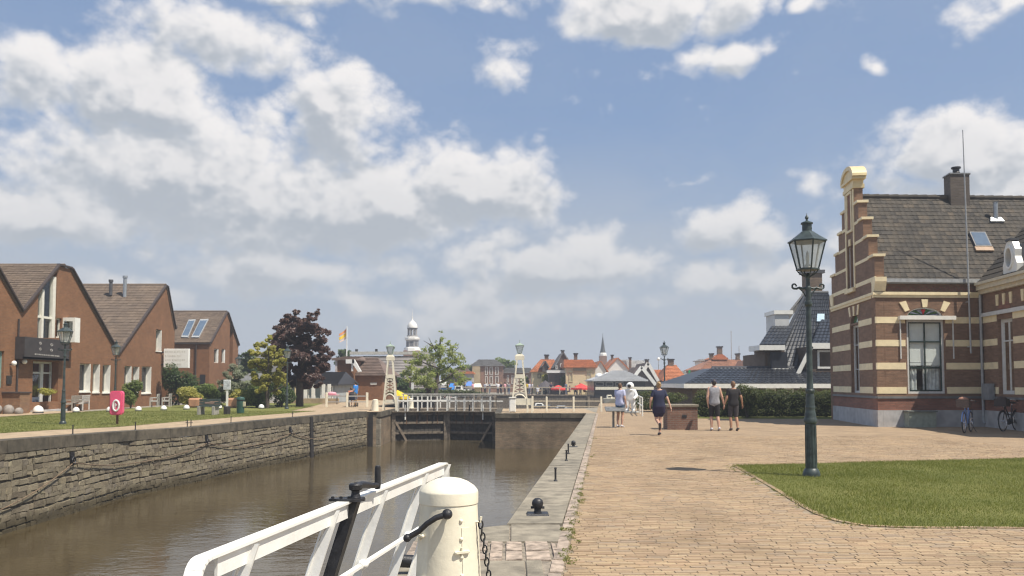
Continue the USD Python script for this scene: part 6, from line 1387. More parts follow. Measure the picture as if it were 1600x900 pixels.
put('door_panel', WFc.box(yof(60), yof(75), .15, .85, -.47, -.43), paint('blue_grey_panel', (.10, .12, .17), .5), dr); put('pane', WFc.box(yof(60), yof(75), .86, 2.1, -.46, -.45), PANE, dr); put('pane', WFc.box(yof(79), yof(91), 1.04, 2.1, -.46, -.45), PANE, dr)
put('door_step', WFc.box(yof(50), yof(94), .02, .16, -.5, .5), paint('grey_plinth', (.31, .30, .295)), hB)
for w in B_w:
    s0, s1, z0, z1 = yof(w[0]), yof(w[1]), zf(w[0], w[3]), zf(w[0], w[2]); window(hB, WFc, s0, s1, z0, z1, WFR, .30, .06, 1, (z1 - .55,) if w[0] > 142 and w[0] < 150 else (), sill=WHITE)
    put('reveal', WFc.box(s1 - .03, s1 + .02, z0, z1, -.30, .03), WHITE, hB)
# --- house C with chimneys and white sign
C_w = [(195, 205, 572, 614), (208, 217, 573, 614), (222, 236, 572.5, 614.5)]
C_h = [hole(*w) for w in C_w] + [hole(243, 251, 515, 548), hole(254, 272.2, 575, 622)]
hC = gable_house('brick_house', 'brick gable house with white sign box and two roof pipes', 184, (255, 258), 272, Zat(552, yof(184)), Zat(515, yof(272)), zf(257, 448), 14, back=13, holes=C_h)
for w in C_w + [(243, 251, 515, 548)]:
    s0, s1, z0, z1 = yof(w[0]), yof(w[1]), zf(w[0], w[3]), zf(w[0], w[2]); window(hC, WFc, s0, s1, z0, z1, WFR, .30, .06, 1, (z1 - .5,) if w[0] == 208 else (), sill=WHITE); put('reveal', WFc.box(s1 - .03, s1 + .02, z0, z1, -.30, .03), WHITE, hC)
put('passage', WFc.box(yof(252), yof(274), -.1, 2.6, -2.5, -2.4), paint('dark_brick', (.09, .05, .035), .9), hC)
for px_, y0, y1, r, m in ((173, 449, 437, .12, 'lead'), (195, 452, 431, .13, 'zinc_pipe')):
    q = PY(px_, y0 + 6, 63.5); t = Zat(y1, 63.5); put('roof_pipe', tube([q - [0, 0, .3], (q[0], q[1], t - .18), (q[0], q[1], t - .16), (q[0], q[1], t)], [r, r, r * 1.35, r * 1.35], 10), paint(m, (0, 0, 0)), hC, smooth=40)
Ys = 64.4
sgn = place('sign_box', 'white sign box with pale grey lines of lettering sticking out from the brick house', 'sign', (-25, Ys, 3.6)); x0, x1 = (255.5 - CX) / F * Ys, (294.5 - CX) / F * Ys; z0, z1 = Zat(575, Ys), Zat(545, Ys)
put('box', cbox(x0, x1, Ys, Ys + .3, z0, z1, .02), WHITER, sgn); put('bracket', join(box(XF + .01, x0 + .3, Ys + .1, Ys + .2, z1 - .3, z1 - .2), box(XF + .01, x0 + .3, Ys + .1, Ys + .2, z0 + .2, z0 + .3)), BLACK, sgn)
PG = paint('sign_print', (.70, .68, .61), .6)
for k in range(4):
    zz = z1 - .28 - k * .31; 
    put('lettering', join([box(x0 + .12 + j * .125, x0 + .12 + j * .125 + RNG.uniform(.05, .10), Ys - .006, Ys - .001, zz, zz + .13) for j in range(12 - 2 * (k % 2))]), PG, sgn)
# --- house D: near side wall in view
YD = yof(327); zeD = Zat(536, YD); D_h = [hole(334.5, 341.5, 545, 567), hole(346, 352, 545.5, 567), hole(358.5, 363.5, 507, 572)]
hD = gable_house('brick_house', 'far brick gable house with two big roof windows and a long side wall', 327, (352, 354), 372, zeD, Zat(540, yof(372)), zf(353, 489), 10, back=11, holes=D_h)
WS = Wall((XF - 11, YD), (1, 0))
ax0, ax1 = (313 - CX) / F * YD, (327 - CX) / F * YD - .45
put('dark_opening', box(ax0, XF - .30, YD - .03, YD - .002, .3, 2.35), DARKROOM, hD); put('drainpipe', tube([((306.5 - CX) / F * YD, YD - .08, zeD), ((306.5 - CX) / F * YD, YD - .08, 0)], .06, 8), VERGE, hD); put('gutter', box(XF - 11, XF + .1, YD - .14, YD + .02, zeD - .10, zeD + .03), VERGE, hD); put('door', box((296 - CX) / F * YD, (300.5 - CX) / F * YD, YD - .04, YD - .003, .1, 2.2), DARKWOOD, hD)
for w in ((334.5, 341.5, 545, 567), (346, 352, 545.5, 567)):
    s0, s1, z0, z1 = yof(w[0]), yof(w[1]), zf(w[0], w[3]), zf(w[0], w[2]); window(hD, WFc, s0, s1, z0, z1, WFR, .2, .06); put('reveal', WFc.box(s1 - .25, s1 - .02, z0, z1, -.19, -.02), WHITE, hD)
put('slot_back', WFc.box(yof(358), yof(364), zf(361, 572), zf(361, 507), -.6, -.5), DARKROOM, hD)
ea, eb, ra, rb_ = np.array([XF + .06, YD, zeD + .05]), np.array([XF - 11, YD, zeD + .05]), np.array([XF - 11, yof(352), zf(353, 489) + .05]), np.array([XF + .06, yof(352), zf(353, 489) + .05])
nD = np.cross(ea - eb, rb_ - ea); nD /= np.linalg.norm(nD); nD = nD if nD[2] > 0 else -nD; vD = rb_ - ea; vD /= np.linalg.norm(vD)
def onD(px_, py_):
    d = ray(px_, py_); o = np.array([0, 0, EYE]); return o + d * (((ea + nD * .08) - o) @ nD / (d @ nD))
for (b0, b1, t0, t1) in (((283, 527), (294, 527.5), (295, 500), (306, 499.5)), ((299, 527.5), (311, 527.5), (313, 499.5), (326, 499))):
    q = [onD(*b0), onD(*b1), onD(*t1), onD(*t0)]
    w = put('roof_window', fixed(hexa([x - nD * .05 for x in q] + [x + nD * .05 for x in q])), paint('zinc_gutter', (0, 0, 0)), hD); cq = sum(q) / 4; q2 = [cq + (x - cq) * .84 for x in q]; put('pane', fixed(hexa([x + nD * .051 for x in q2] + [x + nD * .06 for x in q2])), paint('skylight_glass', (0, 0, 0)), w)
tv = onD(273, 512); put('dark_cowl', ball(tv, .25, 1), DARKWOOD, hD)

# ------------------------------------------------------------------ things on the left lawn
def gz(Y): return float(ztop(Y)) + .012 if Y < 48.8 else .03
def at(px_, Y): return np.array([(px_ - CX) / F * Y, Y, gz(Y)])
def planter():
    q = at(8, 44.5); x0, x1 = (-25 - CX) / F * 44.5, (33 - CX) / F * 44.5; t = place('brick_planter', 'low brick planter wall with pale stone front at the left picture edge', 'planter', q)
    put('brickwork', box(x0, x1, 44.5, 45.4, 0, 1.1), bricks('tan_orange_brick', (.30, .17, .09), (.23, .12, .065), (.2, .16, .12)), t); put('coping', cbox(x0 - .05, x1 + .05, 44.42, 45.5, 1.1, 1.18, .01), VERGE, t)
    for i, (a, b, hh) in enumerate(((x0, x0 + 1.1, .75), (x0 + 1.15, x1 - .2, .62), (x1 - .15, x1 + .25, .45))): put('boulder', ball(((a + b) / 2, 44.35, hh * .4), .5, 2, ((b - a), .45, hh * .95)), paint('grey_stone', (.30, .27, .24), .9, .2, 4, .5, 30), t, smooth=True)
planter()
def life_ring():
    q = at(186, 33.4); t = place('life_buoy_stand', 'pink life buoy case with white ring on a post on the lawn', 'life buoy', q); PKM = paint('pink_plastic', (.72, .10, .20), .35, .06, 5); s = 33.4 / F
    put('post', cbox(q[0] - .05, q[0] + .03, q[1] - .03, q[1] + .03, q[2] - .05, q[2] + .5, .01), RUST, t)
    w, hh = .245, .46; zc = Zat(629.5, 33.4); pts = sg.box(-w + .12, -hh + .12, w - .12, hh - .12).buffer(.12, 8)
    cs = put('case', slab(pts, (q[0], q[1] - .0, zc), (1, 0, 0), (0, 0, 1), (0, -1, 0), .16), PKM, t); put('case_lid', slab(pts.buffer(-.04), (q[0], q[1] - .161, zc), (1, 0, 0), (0, 0, 1), (0, -1, 0), .04), PKM, cs)
    RW = paint('buoy_white', (.78, .76, .74), .5)
    c = np.array([q[0] + .02, q[1] - .21, zc - .10]); put('buoy_ring', tube([c + np.array([.115 * math.cos(a), 0, .20 * math.sin(a)]) for a in np.linspace(0, 2 * math.pi, 21)], .036, 8, cap=False), RW, cs, smooth=60)
    put('buoy_emblem', join([bar(c + [-.03, -.01, .10], c + [-.03, -.01, -.10], .03, .01, up=(0, 1, 0)), bar(c + [-.03, -.01, .07], c + [.04, -.01, .02], .03, .01, up=(0, 1, 0)), bar(c + [-.03, -.01, -.03], c + [.04, -.01, .02], .025, .01, up=(0, 1, 0))]), RW, cs)
life_ring()
def garden_globe(first=[]):
    for px_, Y in ((62, 45.5), (121, 47), (173.5, 48), (218, 50), (257.5, 51.5), (293, 53), (343.5, 54), (409.5, 54.5)):
        q = at(px_, Y); s = 1.45 if px_ == 62 else 1.0
        lab = {62: 'large white dome light by the balcony door', 121: 'white dome light before the wooden bench under the windows', 173.5: 'white dome light half behind the pink buoy case', 218: 'white dome light right of the pink buoy case', 257.5: 'white dome light below the white garden chairs', 293: 'white dome light left of the green picnic bench', 343.5: 'white dome light right of the green picnic bench', 409.5: 'white dome light in front of the round clipped bush'}[px_]
        if not first:
            t = thing('garden_light', lab, 'garden light', q, scale=s, group='white dome lights along the lawn'); put('dome', lathe([(.17, .03), (.18, .08), (.17, .15), (.13, .22), (.07, .265), (.01, .28)], n=16), WHITER, t, smooth=True); put('base', lathe([(.19, 0), (.19, .03)], n=16), BLACK, t); first.append(t)
        else: dup(first[0], 'garden_light', q, scale=s, label=lab, cat='garden light', group='white dome lights along the lawn')
garden_globe()
def bench(label, q, rz, mat, w=1.5, name='garden_bench'):
    t = thing(name, label, 'bench', q, rz)
    for x in (-w / 2, w / 2 - .06): put('leg_frame', join(box(x, x + .06, -.25, -.19, 0, .62), box(x, x + .06, .19, .25, 0, .88), box(x, x + .06, -.25, .25, .60, .65), box(x, x + .06, -.22, .22, .36, .42)), mat, t)
    for k in range(4): put('slat', box(-w / 2, w / 2, -.23 + k * .11, -.14 + k * .11, .42, .45), mat, t)
    for k in range(4): put('back_slat', rot(box(-w / 2, w / 2, .19, .22, .50 + k * .10, .58 + k * .10), -8, (0, .2, .45), 'x'), mat, t)
    return t
GREYW = paint('silver_teak', (.36, .32, .27), .8, .15, 10); 
bench('silver grey wooden bench under the left windows', at(116, 51), -80, GREYW, 1.9); bench('white garden bench under the windows of the sign house', at(130, 52), -80, paint('white_bench', (.6, .57, .53), .6), 1.3)
for k, (px_, Y, lb) in enumerate(((243, 58, 'weathered garden chair left of the white deck chair'), (262, 59, 'white reclined deck chair by the dark passage'))): bench(lb, at(px_, Y), -75, paint('chair_grey', (.45, .43, .40), .7), .9 if k == 0 else 1.2, 'garden_chair')
def picnic():
    q = at(328, 43.3); t = place('picnic_bench', 'dark green bench with thick concrete feet at the path edge', 'bench', q); DG = paint('dark_green_plank', (.05, .07, .06), .6, .2, 8); CO = paint('concrete_foot', (.33, .31, .27), .9, .15, 6)
    x, y, z = q
    for dx in (-.42, .30): put('foot', cbox(x + dx - .07, x + dx + .09, y - .3, y + .35, z - .02, z + .42, .02), CO, t)
    for k in range(3): put('back_plank', cbox(x - .58, x + .48, y + .25, y + .30, z + .40 + k * .13, z + .52 + k * .13, .008), DG, t)
    for k in range(3): put('seat_plank', cbox(x - .58, x + .48, y - .28 + k * .17, y - .13 + k * .17, z + .40, z + .44, .008), DG, t)
    put('table_foot', cbox(x + .55, x + .75, y + .5, y + 1.0, z - .02, z + .40, .02), DARKWOOD, t); put('name_plate', box(x - .30, x + .18, y + .245, y + .249, z + .55, z + .63), paint('plate_brown', (.30, .20, .15), .5), t)
picnic()
def bin_():
    q = at(377, 45.3); t = place('litter_bin', 'dark green litter bin on the lawn edge', 'litter bin', q); m = paint('bin_green', (.03, .085, .065), .45, .15, 6)
    put('body', lathe([(.17, .0), (.19, .05), (.20, .62), (.20, .64)], q, 18), m, t, smooth=35); put('hood', lathe([(.215, .70), (.21, .78), (.15, .84), (.02, .86)], q, 18), m, t, smooth=35); put('opening', lathe([(.19, .64), (.19, .70)], q, 18), BLACK, t); put('plate', cbox(q[0] + .15, q[0] + .26, q[1] - .12, q[1] + .05, q[2] + .35, q[2] + .6, .01), paint('bin_plate', (.5, .45, .3), .5), t)
bin_()
def info():
    q = at(356, 52); t = place('white_sign', 'small white sign panel on a white post in front of the olive tree', 'sign', q); put('post', box(q[0] - .06, q[0] + .06, q[1] - .03, q[1] + .03, q[2] - .02, Zat(609, 52)), WHITE, t); put('panel', cbox(q[0] - .22, q[0] + .20, q[1] - .06, q[1] + .02, Zat(609, 52), Zat(593.5, 52), .01), paint('sign_white', (.66, .68, .68), .4), t); put('print', box(q[0] - .18, q[0] + .16, q[1] - .064, q[1] - .0601, Zat(607.5, 52), Zat(595, 52)), paint('sign_grey_print', (.55, .58, .60), .4, .25, 9), t)
info()
def boulders(first=[]):
    for px_, Y, s in ((307, 57, 1.0), (336, 58, .7), (367, 57, 1.0)):
        q = at(px_, Y); t = place('terracotta_stone', {307: 'orange brown stone block left of the picnic bench', 336: 'small yellowish stone behind the picnic bench', 367: 'orange brown stone block beside the white sign post'}[px_], 'stone', q); put('block', cbox(q[0] - .42 * s, q[0] + .42 * s, q[1] - .3, q[1] + .3, q[2], q[2] + .62 * s, .1), paint('terracotta', (.45, .24, .14), .85, .12, 4, .4, 30), t)
boulders()
# shrubs and trees
shrub('wall_shrub', 'bright green shrub between the two rows of white windows', 'shrub', at(206, 56.5) - [0, 0, .0], (.85, .7, 1.75), LEAF, 3200, .09, 31)
shrub('round_bush', 'tall rounded dark green bush beside the passage', 'shrub', at(281, 64), (1.25, 1.2, 3.0), DLEAF, 6500, .09, 32)
shrub('yellow_bush', 'yellow green bush in front of the dark rounded bush', 'shrub', at(294, 58), (1.1, .9, 1.4), YLEAF, 4500, .08, 33)
shrub('border_bush', 'mixed green border bush before the brick side wall', 'shrub', at(321, 60), (1.2, .9, 1.7), LEAF, 4500, .08, 34)
shrub('border_bush', 'dark low shrub under the dark opening of the far house', 'shrub', at(341, 62), (1.2, .9, 1.2), DLEAF, 3000, .08, 35)
shrub('clipped_bush', 'rounded clipped green bush beside the yellow green tree', 'shrub', at(402, 57), (1.15, 1.0, 1.5), LEAF, 5000, .07, 36)
shrub('low_bush', 'low olive green bush behind the litter bin', 'shrub', at(384, 58), (.95, .8, 1.25), YLEAF, 3200, .08, 37)
shrub('hedge_block', 'light green hedge behind the olive tree', 'hedge', at(392, 66), (1.6, 1.2, 1.9), LEAF, 5000, .09, 38)
shrub('dark_conifer', 'dark green juniper bush under the yellow green tree', 'shrub', at(441, 58), (1.0, .9, 1.9), DLEAF, 4500, .08, 39)
shrub('wall_shrub', 'yellow flowering pot plants in the balcony house entrance', 'plant', WFc.pt(yof(68), .9, .3), (.45, .7, .5), YLEAF, 700, .07, 40, stems=False)
def tree(name, label, base, trunk_top, r0, clumps, n, leaf, mat, seed, spread=2.0, limbs_n=9, h0=.3, flat=.75):
    t = place(name, label, 'tree', base); L, tips = limbs(base, trunk_top, r0, spread, limbs_n, seed, h0); put('trunk', L, BARK, t, smooth=60)
    c = np.array([x[:3] for x in clumps]); r = np.array([x[3] for x in clumps]); put('crown', leaf_cloud(c, r, n, leaf, seed, flat, shell=.1), mat, t); return t
def clumps_px(spec, Y, seed, dy=1.0):
    rr = np.random.default_rng(seed); out = []
    for px_, py_, rpx in spec: q = PY(px_, py_, Y + rr.normal(0, dy)); out.append((*q, rpx * Y / F))
    return out
sp = [(463, 498, 9), (450, 500, 7), (476, 500, 9), (486, 496, 7), (440, 516, 10), (456, 514, 14), (474, 516, 14), (492, 514, 10), (432, 528, 9), (448, 532, 14), (468, 536, 18), (488, 534, 14), (504, 524, 8), (436, 548, 12), (456, 554, 18), (478, 556, 18), (498, 550, 13), (509, 545, 7), (446, 572, 15), (466, 576, 18), (488, 574, 15), (503, 566, 10), (452, 592, 13), (474, 596, 15), (492, 592, 12), (512, 519, 5), (426, 533, 5), (462, 489, 5), (496, 489, 4)]
b = at(469, 60); tree('purple_tree', 'dark purple leaved maple standing on the bank', b, PY(470, 500, 60), .22, clumps_px(sp, 60, 1, .9), 60000, .105, PLEAF, 51, 2.6, 12)
b2 = at(447, 62)
sp = [(420, 532, 5), (410, 540, 6), (424, 545, 7), (402, 552, 8), (416, 556, 10), (432, 556, 9), (396, 568, 10), (412, 572, 13), (430, 572, 12), (442, 566, 8), (404, 588, 12), (422, 590, 14), (438, 588, 11), (412, 604, 11), (430, 606, 11), (400, 538, 4), (446, 550, 5)]
b = at(419, 56); tree('yellow_green_tree', 'slender tree with yellow green leaves beside the lantern post', b, PY(420, 540, 56), .11, clumps_px(sp, 56, 2, .5), 15000, .085, YLEAF, 52, 1.5, 9, .2)
sp = [(367, 580, 9), (356, 590, 10), (374, 592, 11), (363, 600, 12), (380, 602, 9), (350, 606, 9), (366, 612, 11), (378, 614, 8)]
b = at(366, 60); tree('olive_tree', 'silvery olive tree in front of the far brick house', b, PY(366, 585, 60), .10, clumps_px(sp, 60, 3, .4), 6500, .075, OLIVE, 53, 1.0, 7, .3)
sp = [(692, 532, 5), (684, 540, 7), (700, 538, 6), (672, 553, 9), (690, 552, 11), (706, 552, 8), (655, 563, 9), (674, 568, 13), (694, 566, 13), (712, 564, 9), (640, 574, 8), (660, 580, 12), (682, 582, 14), (704, 578, 12), (722, 572, 8), (650, 594, 10), (672, 596, 12), (694, 596, 11), (690, 518, 3), (664, 545, 4), (718, 555, 5), (650, 556, 10), (720, 562, 10), (638, 586, 11), (726, 590, 10), (645, 570, 9), (712, 590, 11), (660, 596, 10), (672, 540, 6), (708, 540, 6)]
b = np.array([(681 - CX) / F * 75, 75, 0.02]); tree('light_green_tree', 'open light green tree beside the harbour basin', b, PY(688, 530, 75), .17, clumps_px(sp, 75, 4, 1.2), 6500, .12, leafy('fresh_leaf', [(.16, .21, .05), (.24, .29, .08), (.32, .35, .12), (.40, .41, .18)], .5, .5), 54, 2.6, 11, .25)
sp = [(669, 604, 7), (667, 614, 5)]; b = np.array([(668 - CX) / F * 80, 80, 0.02]); tree('purple_sapling', 'small purple leaved sapling left of the market boats', b, PY(668, 600, 80), .06, clumps_px(sp, 80, 5, .2), 900, .1, PLEAF, 55, .5, 4)

# ================================================================== the harbour and the town beyond
P_ = lambda x, Y: (x - CX) / F * Y
TOWN_W = {}
def town_house(name, label, x0, x1, Y, eave, top, wallmat, roofmat, kind='gable_x', depth=8, wins=(), wframe=None, chim=(), xr=None, base=0.0, cat='house', bargeboard=None, trim=None):
    """far house: columns x0..x1, depth Y, picture rows of eave and ridge; wins = (column0, column1, row0, row1)"""
    a, b = P_(x0, Y), P_(x1, Y); ze, zt = Zat(eave, Y), Zat(top, Y); h = place(name, label, cat, ((a + b) / 2, Y + depth / 2, base)); W = Wall((0, Y), (1, 0))
    m = (a + b) / 2
    if kind == 'gable_y':
        put('wall', W.poly([(a, base), (b, base), (b, ze), (m, zt), (a, ze)], -.3, 0), wallmat, h); put('side_wall', join(box(a, a + .3, Y + .3, Y + depth, base, ze), box(b - .3, b, Y + .3, Y + depth, base, ze)), wallmat, h)
        for s, e in ((a, -1), (b, 1)):
            q = [(s + e * .25, Y - .2, ze - .25), (s + e * .25, Y + depth, ze - .25), (m, Y + depth, zt + .02), (m, Y - .2, zt + .02)]; n = np.cross(np.subtract(q[1], q[0]), np.subtract(q[3], q[0])); n /= np.linalg.norm(n); n = n if n[2] > 0 else -n
            put('roof', fixed(hexa([np.array(p) for p in q] + [np.array(p) + n * .16 for p in q])), roofmat, h)
            if bargeboard: put('bargeboard', bar((s + e * .3, Y - .25, ze - .28), (m, Y - .25, zt + .05), .10, .42, up=(0, 0, 1)), bargeboard, h)
    else:
        put('wall', box(a, b, Y, Y + depth, base, ze), wallmat, h)
        i0, i1 = (0, 0) if kind == 'gable_x' else ((b - a) * .5 * .55, (b - a) * .5 * .55)
        if xr: i0, i1 = P_(xr[0], Y + depth / 2) - a, b - P_(xr[1], Y + depth / 2)
        o = .3; e = [(a - o, Y - o, ze), (b + o, Y - o, ze), (b + o, Y + depth + o, ze), (a - o, Y + depth + o, ze)]; t = [(a + i0, Y + depth / 2 - .02, zt), (b - i1, Y + depth / 2 - .02, zt), (b - i1, Y + depth / 2 + .02, zt), (a + i0, Y + depth / 2 + .02, zt)]
        rf = put('roof', hull(e + t + [(x, y, z - .12) for x, y, z in e]), roofmat, h)
        put('roof_courses', join([bar((a - o + (i0 + o) * k, Y - o + (depth / 2 + o) * k - .03, ze + (zt - ze) * k + .03), (b + o - (i1 + o) * k, Y - o + (depth / 2 + o) * k - .03, ze + (zt - ze) * k + .03), .12, .06) for k in np.arange(.04, .98, .09)]), roofmat, rf)
    for w in wins: window(h, W, P_(w[0], Y), P_(w[1], Y), Zat(w[3], Y), Zat(w[2], Y), wframe or WHITE, -.04, .09)
    for c0, c1, r0, r1 in chim: ch = put('chimney', box(P_(c0, Y + depth / 2), P_(c1, Y + depth / 2), Y + depth / 2 - .4, Y + depth / 2 + .4, ze, Zat(r0, Y + depth / 2)), bricks('tan_brick', 0, 0, 0), h); put('chimney_cap', box(P_(c0, Y + depth / 2) - .1, P_(c1, Y + depth / 2) + .1, Y + depth / 2 - .5, Y + depth / 2 + .5, Zat(r0, Y + depth / 2), Zat(r0, Y + depth / 2) + .2), BLACK, ch)
    if trim: put('eave_board', box(a - .35, b + .35, Y - .4, Y - .31, ze - .25, ze + .12), trim, h)
    return h
ORT = paint('orange_tile', (0.476, 0.170, 0.072), .8, .16, 1.2, .4, 12); ORB = paint('rust_tile', (.36, .17, .10), .85, .22, 1.2, .4, 12); GRT = paint('grey_tile', (.17, .165, .16), .8, .18, 1.0, .4, 12); BRT = paint('dark_brown_tile', (.17, .12, .095), .85, .2, 1.0, .4, 12)
TWB = bricks('town_brick', (.30, .17, .125), (.24, .135, .10), (.27, .22, .18)); TBD = bricks('town_dark_brick', (.15, .115, .10), (.12, .09, .08), (.15, .13, .12)); CRW = paint('cream_wall', (.72, .60, .36), .8, .07, .9, .2, 10, dirt=.1); WWL = paint('white_wall', (.72, .70, .65), .8, .06, .9, .2, 10, dirt=.12); GYW = paint('grey_wall', (.40, .39, .37), .8, .1, .9); TANW = paint('tan_wall', (.46, .36, .22), .85, .1, .9)

# --- bank left of the harbour
town_house('low_pavilion', 'low grey pavilion with dark roof and white posts behind the purple tree', 444, 524, 70, 600, 580, paint('pavilion_wall', (.34, .37, .38), .7, .1, 1), paint('dark_zinc_roof', (.035, .035, .04), .5), 'gable_x', 9, [(452, 457, 603, 626), (477, 484, 603, 626), (492, 503, 604, 626), (506, 512, 601, 628), (515, 521, 603, 626)], WHITE, base=.03)
pv = place('pavilion_posts', 'row of cream posts and low wall of the grey pavilion', 'low wall', (P_(482, 69), 69, .03)); put('low_wall', box(P_(450, 68.5), P_(530, 68.5), 68.4, 68.7, .03, .42), SAND, pv)
for x in (452, 464, 478, 490, 506, 515): put('post', box(P_(x, 69) - .12, P_(x, 69) + .12, 68.9, 69.1, .03, 1.55), WHITE if x % 4 else CRW, pv)
hb = town_house('brick_hall', 'orange brown brick house with a white bent fascia and brown roof', 524, 553, 80, 561, 555, HB, BRT, 'gable_x', 10, base=.0)
put('pale_pilaster', box(P_(524, 79.9), P_(527, 79.9), 79.86, 79.98, .3, Zat(561, 80)), paint('pink_white', (.6, .52, .48), .7), hb)
put('white_fascia', join(box(P_(541, 79.5), P_(554, 79.5), 79.3, 79.7, Zat(568, 79.5), Zat(561.5, 79.5)), hull([(P_(c_, 79.5), y_, Zat(r_, 79.5)) for y_ in (79.3, 79.7) for c_, r_ in ((550.5, 561.6), (554, 561.6), (565, 580.5), (560.5, 581.5), (550.8, 567.5))]), box(P_(549.5, 79.5), P_(552, 79.5), 79.4, 79.6, Zat(580, 79.5), Zat(568, 79.5))), WHITER, hb)
town_house('brick_hall', 'lower brick house with dark brown roof next to the white bent fascia', 556, 598, 81, 585, 556, HB, BRT, 'gable_x', 10, [(579, 589, 598, 601)], WHITE, xr=(556, 590))
bhz = town_house('large_hall', 'big hall with wide grey roof and pale ridge beam behind the lattice post', 549, 668, 102, 606, 553, paint('dark_hall_wall', (.09, .075, .065), .8), paint('weathered_grey_roof', (.21, .19, .175), .85, .16, .5, .3, 8), 'gable_x', 16, base=0)
put('ridge_beam', box(P_(547, 110), P_(670, 110), 109.6, 110.4, Zat(554, 110), Zat(549.5, 110)), paint('pale_beam', (.50, .48, .42), .7), bhz)
for x in (557, 588): put('roof_vent', tube([(P_(x, 110), 110, Zat(550, 110)), (P_(x, 110), 110, Zat(545.5, 110))], .18, 8), BLACK, bhz)
put('white_post', box(P_(643, 101), P_(646.5, 101), 100.8, 101.2, 0, Zat(560, 101)), WHITE, bhz); put('brick_pier', box(P_(638, 101.5), P_(643, 101.5), 101.4, 101.8, 0, Zat(590, 101)), TWB, bhz)
# --- white domed tower far behind
def cupola():
    Y = 165.0; x = P_(644, Y); s = Y / F; t = place('church_cupola', 'white church cupola with open lantern stage and onion dome', 'tower', (x, Y, 0)); z = lambda r: Zat(r, Y); WT = paint('white_wall', 0); GS = paint('grey_louvre', (.16, .16, .17), .7)
    put('tower', box(x - 1.5, x + 1.5, Y - 1.5, Y + 1.5, 0, z(548)), TWB, t); put('base_cornice', lathe([(14 * s, z(549)), (13 * s, z(544)), (10 * s, z(542.5))], (x, Y, 0), 8, math.pi / 8), WT, t)
    put('lower_stage', lathe([(10 * s, z(542.5)), (10 * s, z(532))], (x, Y, 0), 8, math.pi / 8), paint('stage_grey', (.33, .32, .31), .7), t)
    for k in range(8): a = math.pi / 8 * 2 * k; put('louvre', hull([(x + (10 * s * .94) * math.cos(a) - e * 2.4 * s * math.sin(a), Y + (10 * s * .94) * math.sin(a) + e * 2.4 * s * math.cos(a), zz) for e in (-1, 1) for zz in (z(541), z(534))] + [(x + (10 * s * .90) * math.cos(a), Y + (10 * s * .90) * math.sin(a), z(538))]), GS, t)
    put('gallery', lathe([(11 * s, z(532)), (12.2 * s, z(530.5)), (12.2 * s, z(527.5)), (9 * s, z(526.5))], (x, Y, 0), 8, math.pi / 8), WT, t); put('lantern_floor', lathe([(8.5 * s, z(526.5)), (8.5 * s, z(524))], (x, Y, 0), 8), paint('stage_grey', 0), t)
    for k in range(8): a = math.pi / 4 * k + math.pi / 8; put('column', tube([(x + 6.6 * s * math.cos(a), Y + 6.6 * s * math.sin(a), z(524)), (x + 6.6 * s * math.cos(a), Y + 6.6 * s * math.sin(a), z(514.5))], 1.1 * s, 6), paint('stage_grey', 0), t)
    put('entablature', lathe([(7.6 * s, z(515)), (8.8 * s, z(512.5))], (x, Y, 0), 8, math.pi / 8), GS, t)
    put('dome', lathe([(8 * s, z(512.5)), (7.9 * s, z(510)), (6.6 * s, z(506)), (4 * s, z(503)), (1.6 * s, z(501)), (.8 * s, z(498)), (1.0 * s, z(496)), (.3 * s, z(494)), (.3 * s, z(485)), (.05 * s, z(483))], (x, Y, 0), 16), WT, t, smooth=40)
cupola()
def spire():
    Y = 210.0; x = P_(942, Y); s = Y / F; z = lambda r: Zat(r, Y); t = place('church_spire', 'slender dark church spire above the orange roofs', 'tower', (x, Y, 0))
    put('tower', box(x - 5.5 * s, x + 5.5 * s, Y - 1, Y + 1, 0, z(556)), TWB, t); put('belfry', lathe([(6 * s, z(556)), (5.6 * s, z(552.5)), (4.2 * s, z(551))], (x, Y, 0), 8), paint('white_wall', 0), t); put('spire', lathe([(4.6 * s, z(551)), (3.2 * s, z(545)), (.25 * s, z(525)), (.2 * s, z(521))], (x, Y, 0), 8), paint('slate', (.07, .075, .08), .6), t)
spire()
def flag():
    Y = 90; x = P_(541.5, Y); t = place('flag_pole', 'white flag pole with a yellow and orange flag blowing left', 'flag', (x, Y, 0)); put('pole', tube([(x, Y, 0), (x, Y, Zat(510, Y))], [.09, .05], 8), WHITER, t, smooth=40)
    def fl(z0, z1, m):
        V = []; n = 8
        for i in range(n + 1):
            k = i / n; xx = x - .06 - k * .72; d = .12 * math.sin(k * 5); dr = -.75 * k * (1 - .2 * k)
            V += [(xx, Y + d, z0 + dr + .15 * k), (xx, Y + d, z1 + dr)]
        put('flag_band', (np.array(V), np.array([[2 * i, 2 * i + 2, 2 * i + 3] for i in range(n)] + [[2 * i, 2 * i + 3, 2 * i + 1] for i in range(n)])), m, t, smooth=True)
    zt = Zat(513, Y); fl(zt - .35, zt, cloth('flag_orange', (.75, .30, .12))); fl(zt - .80, zt - .352, cloth('flag_yellow', (.85, .58, .06))); fl(zt - 1.05, zt - .802, cloth('flag_pale', (.8, .6, .5)))
flag()
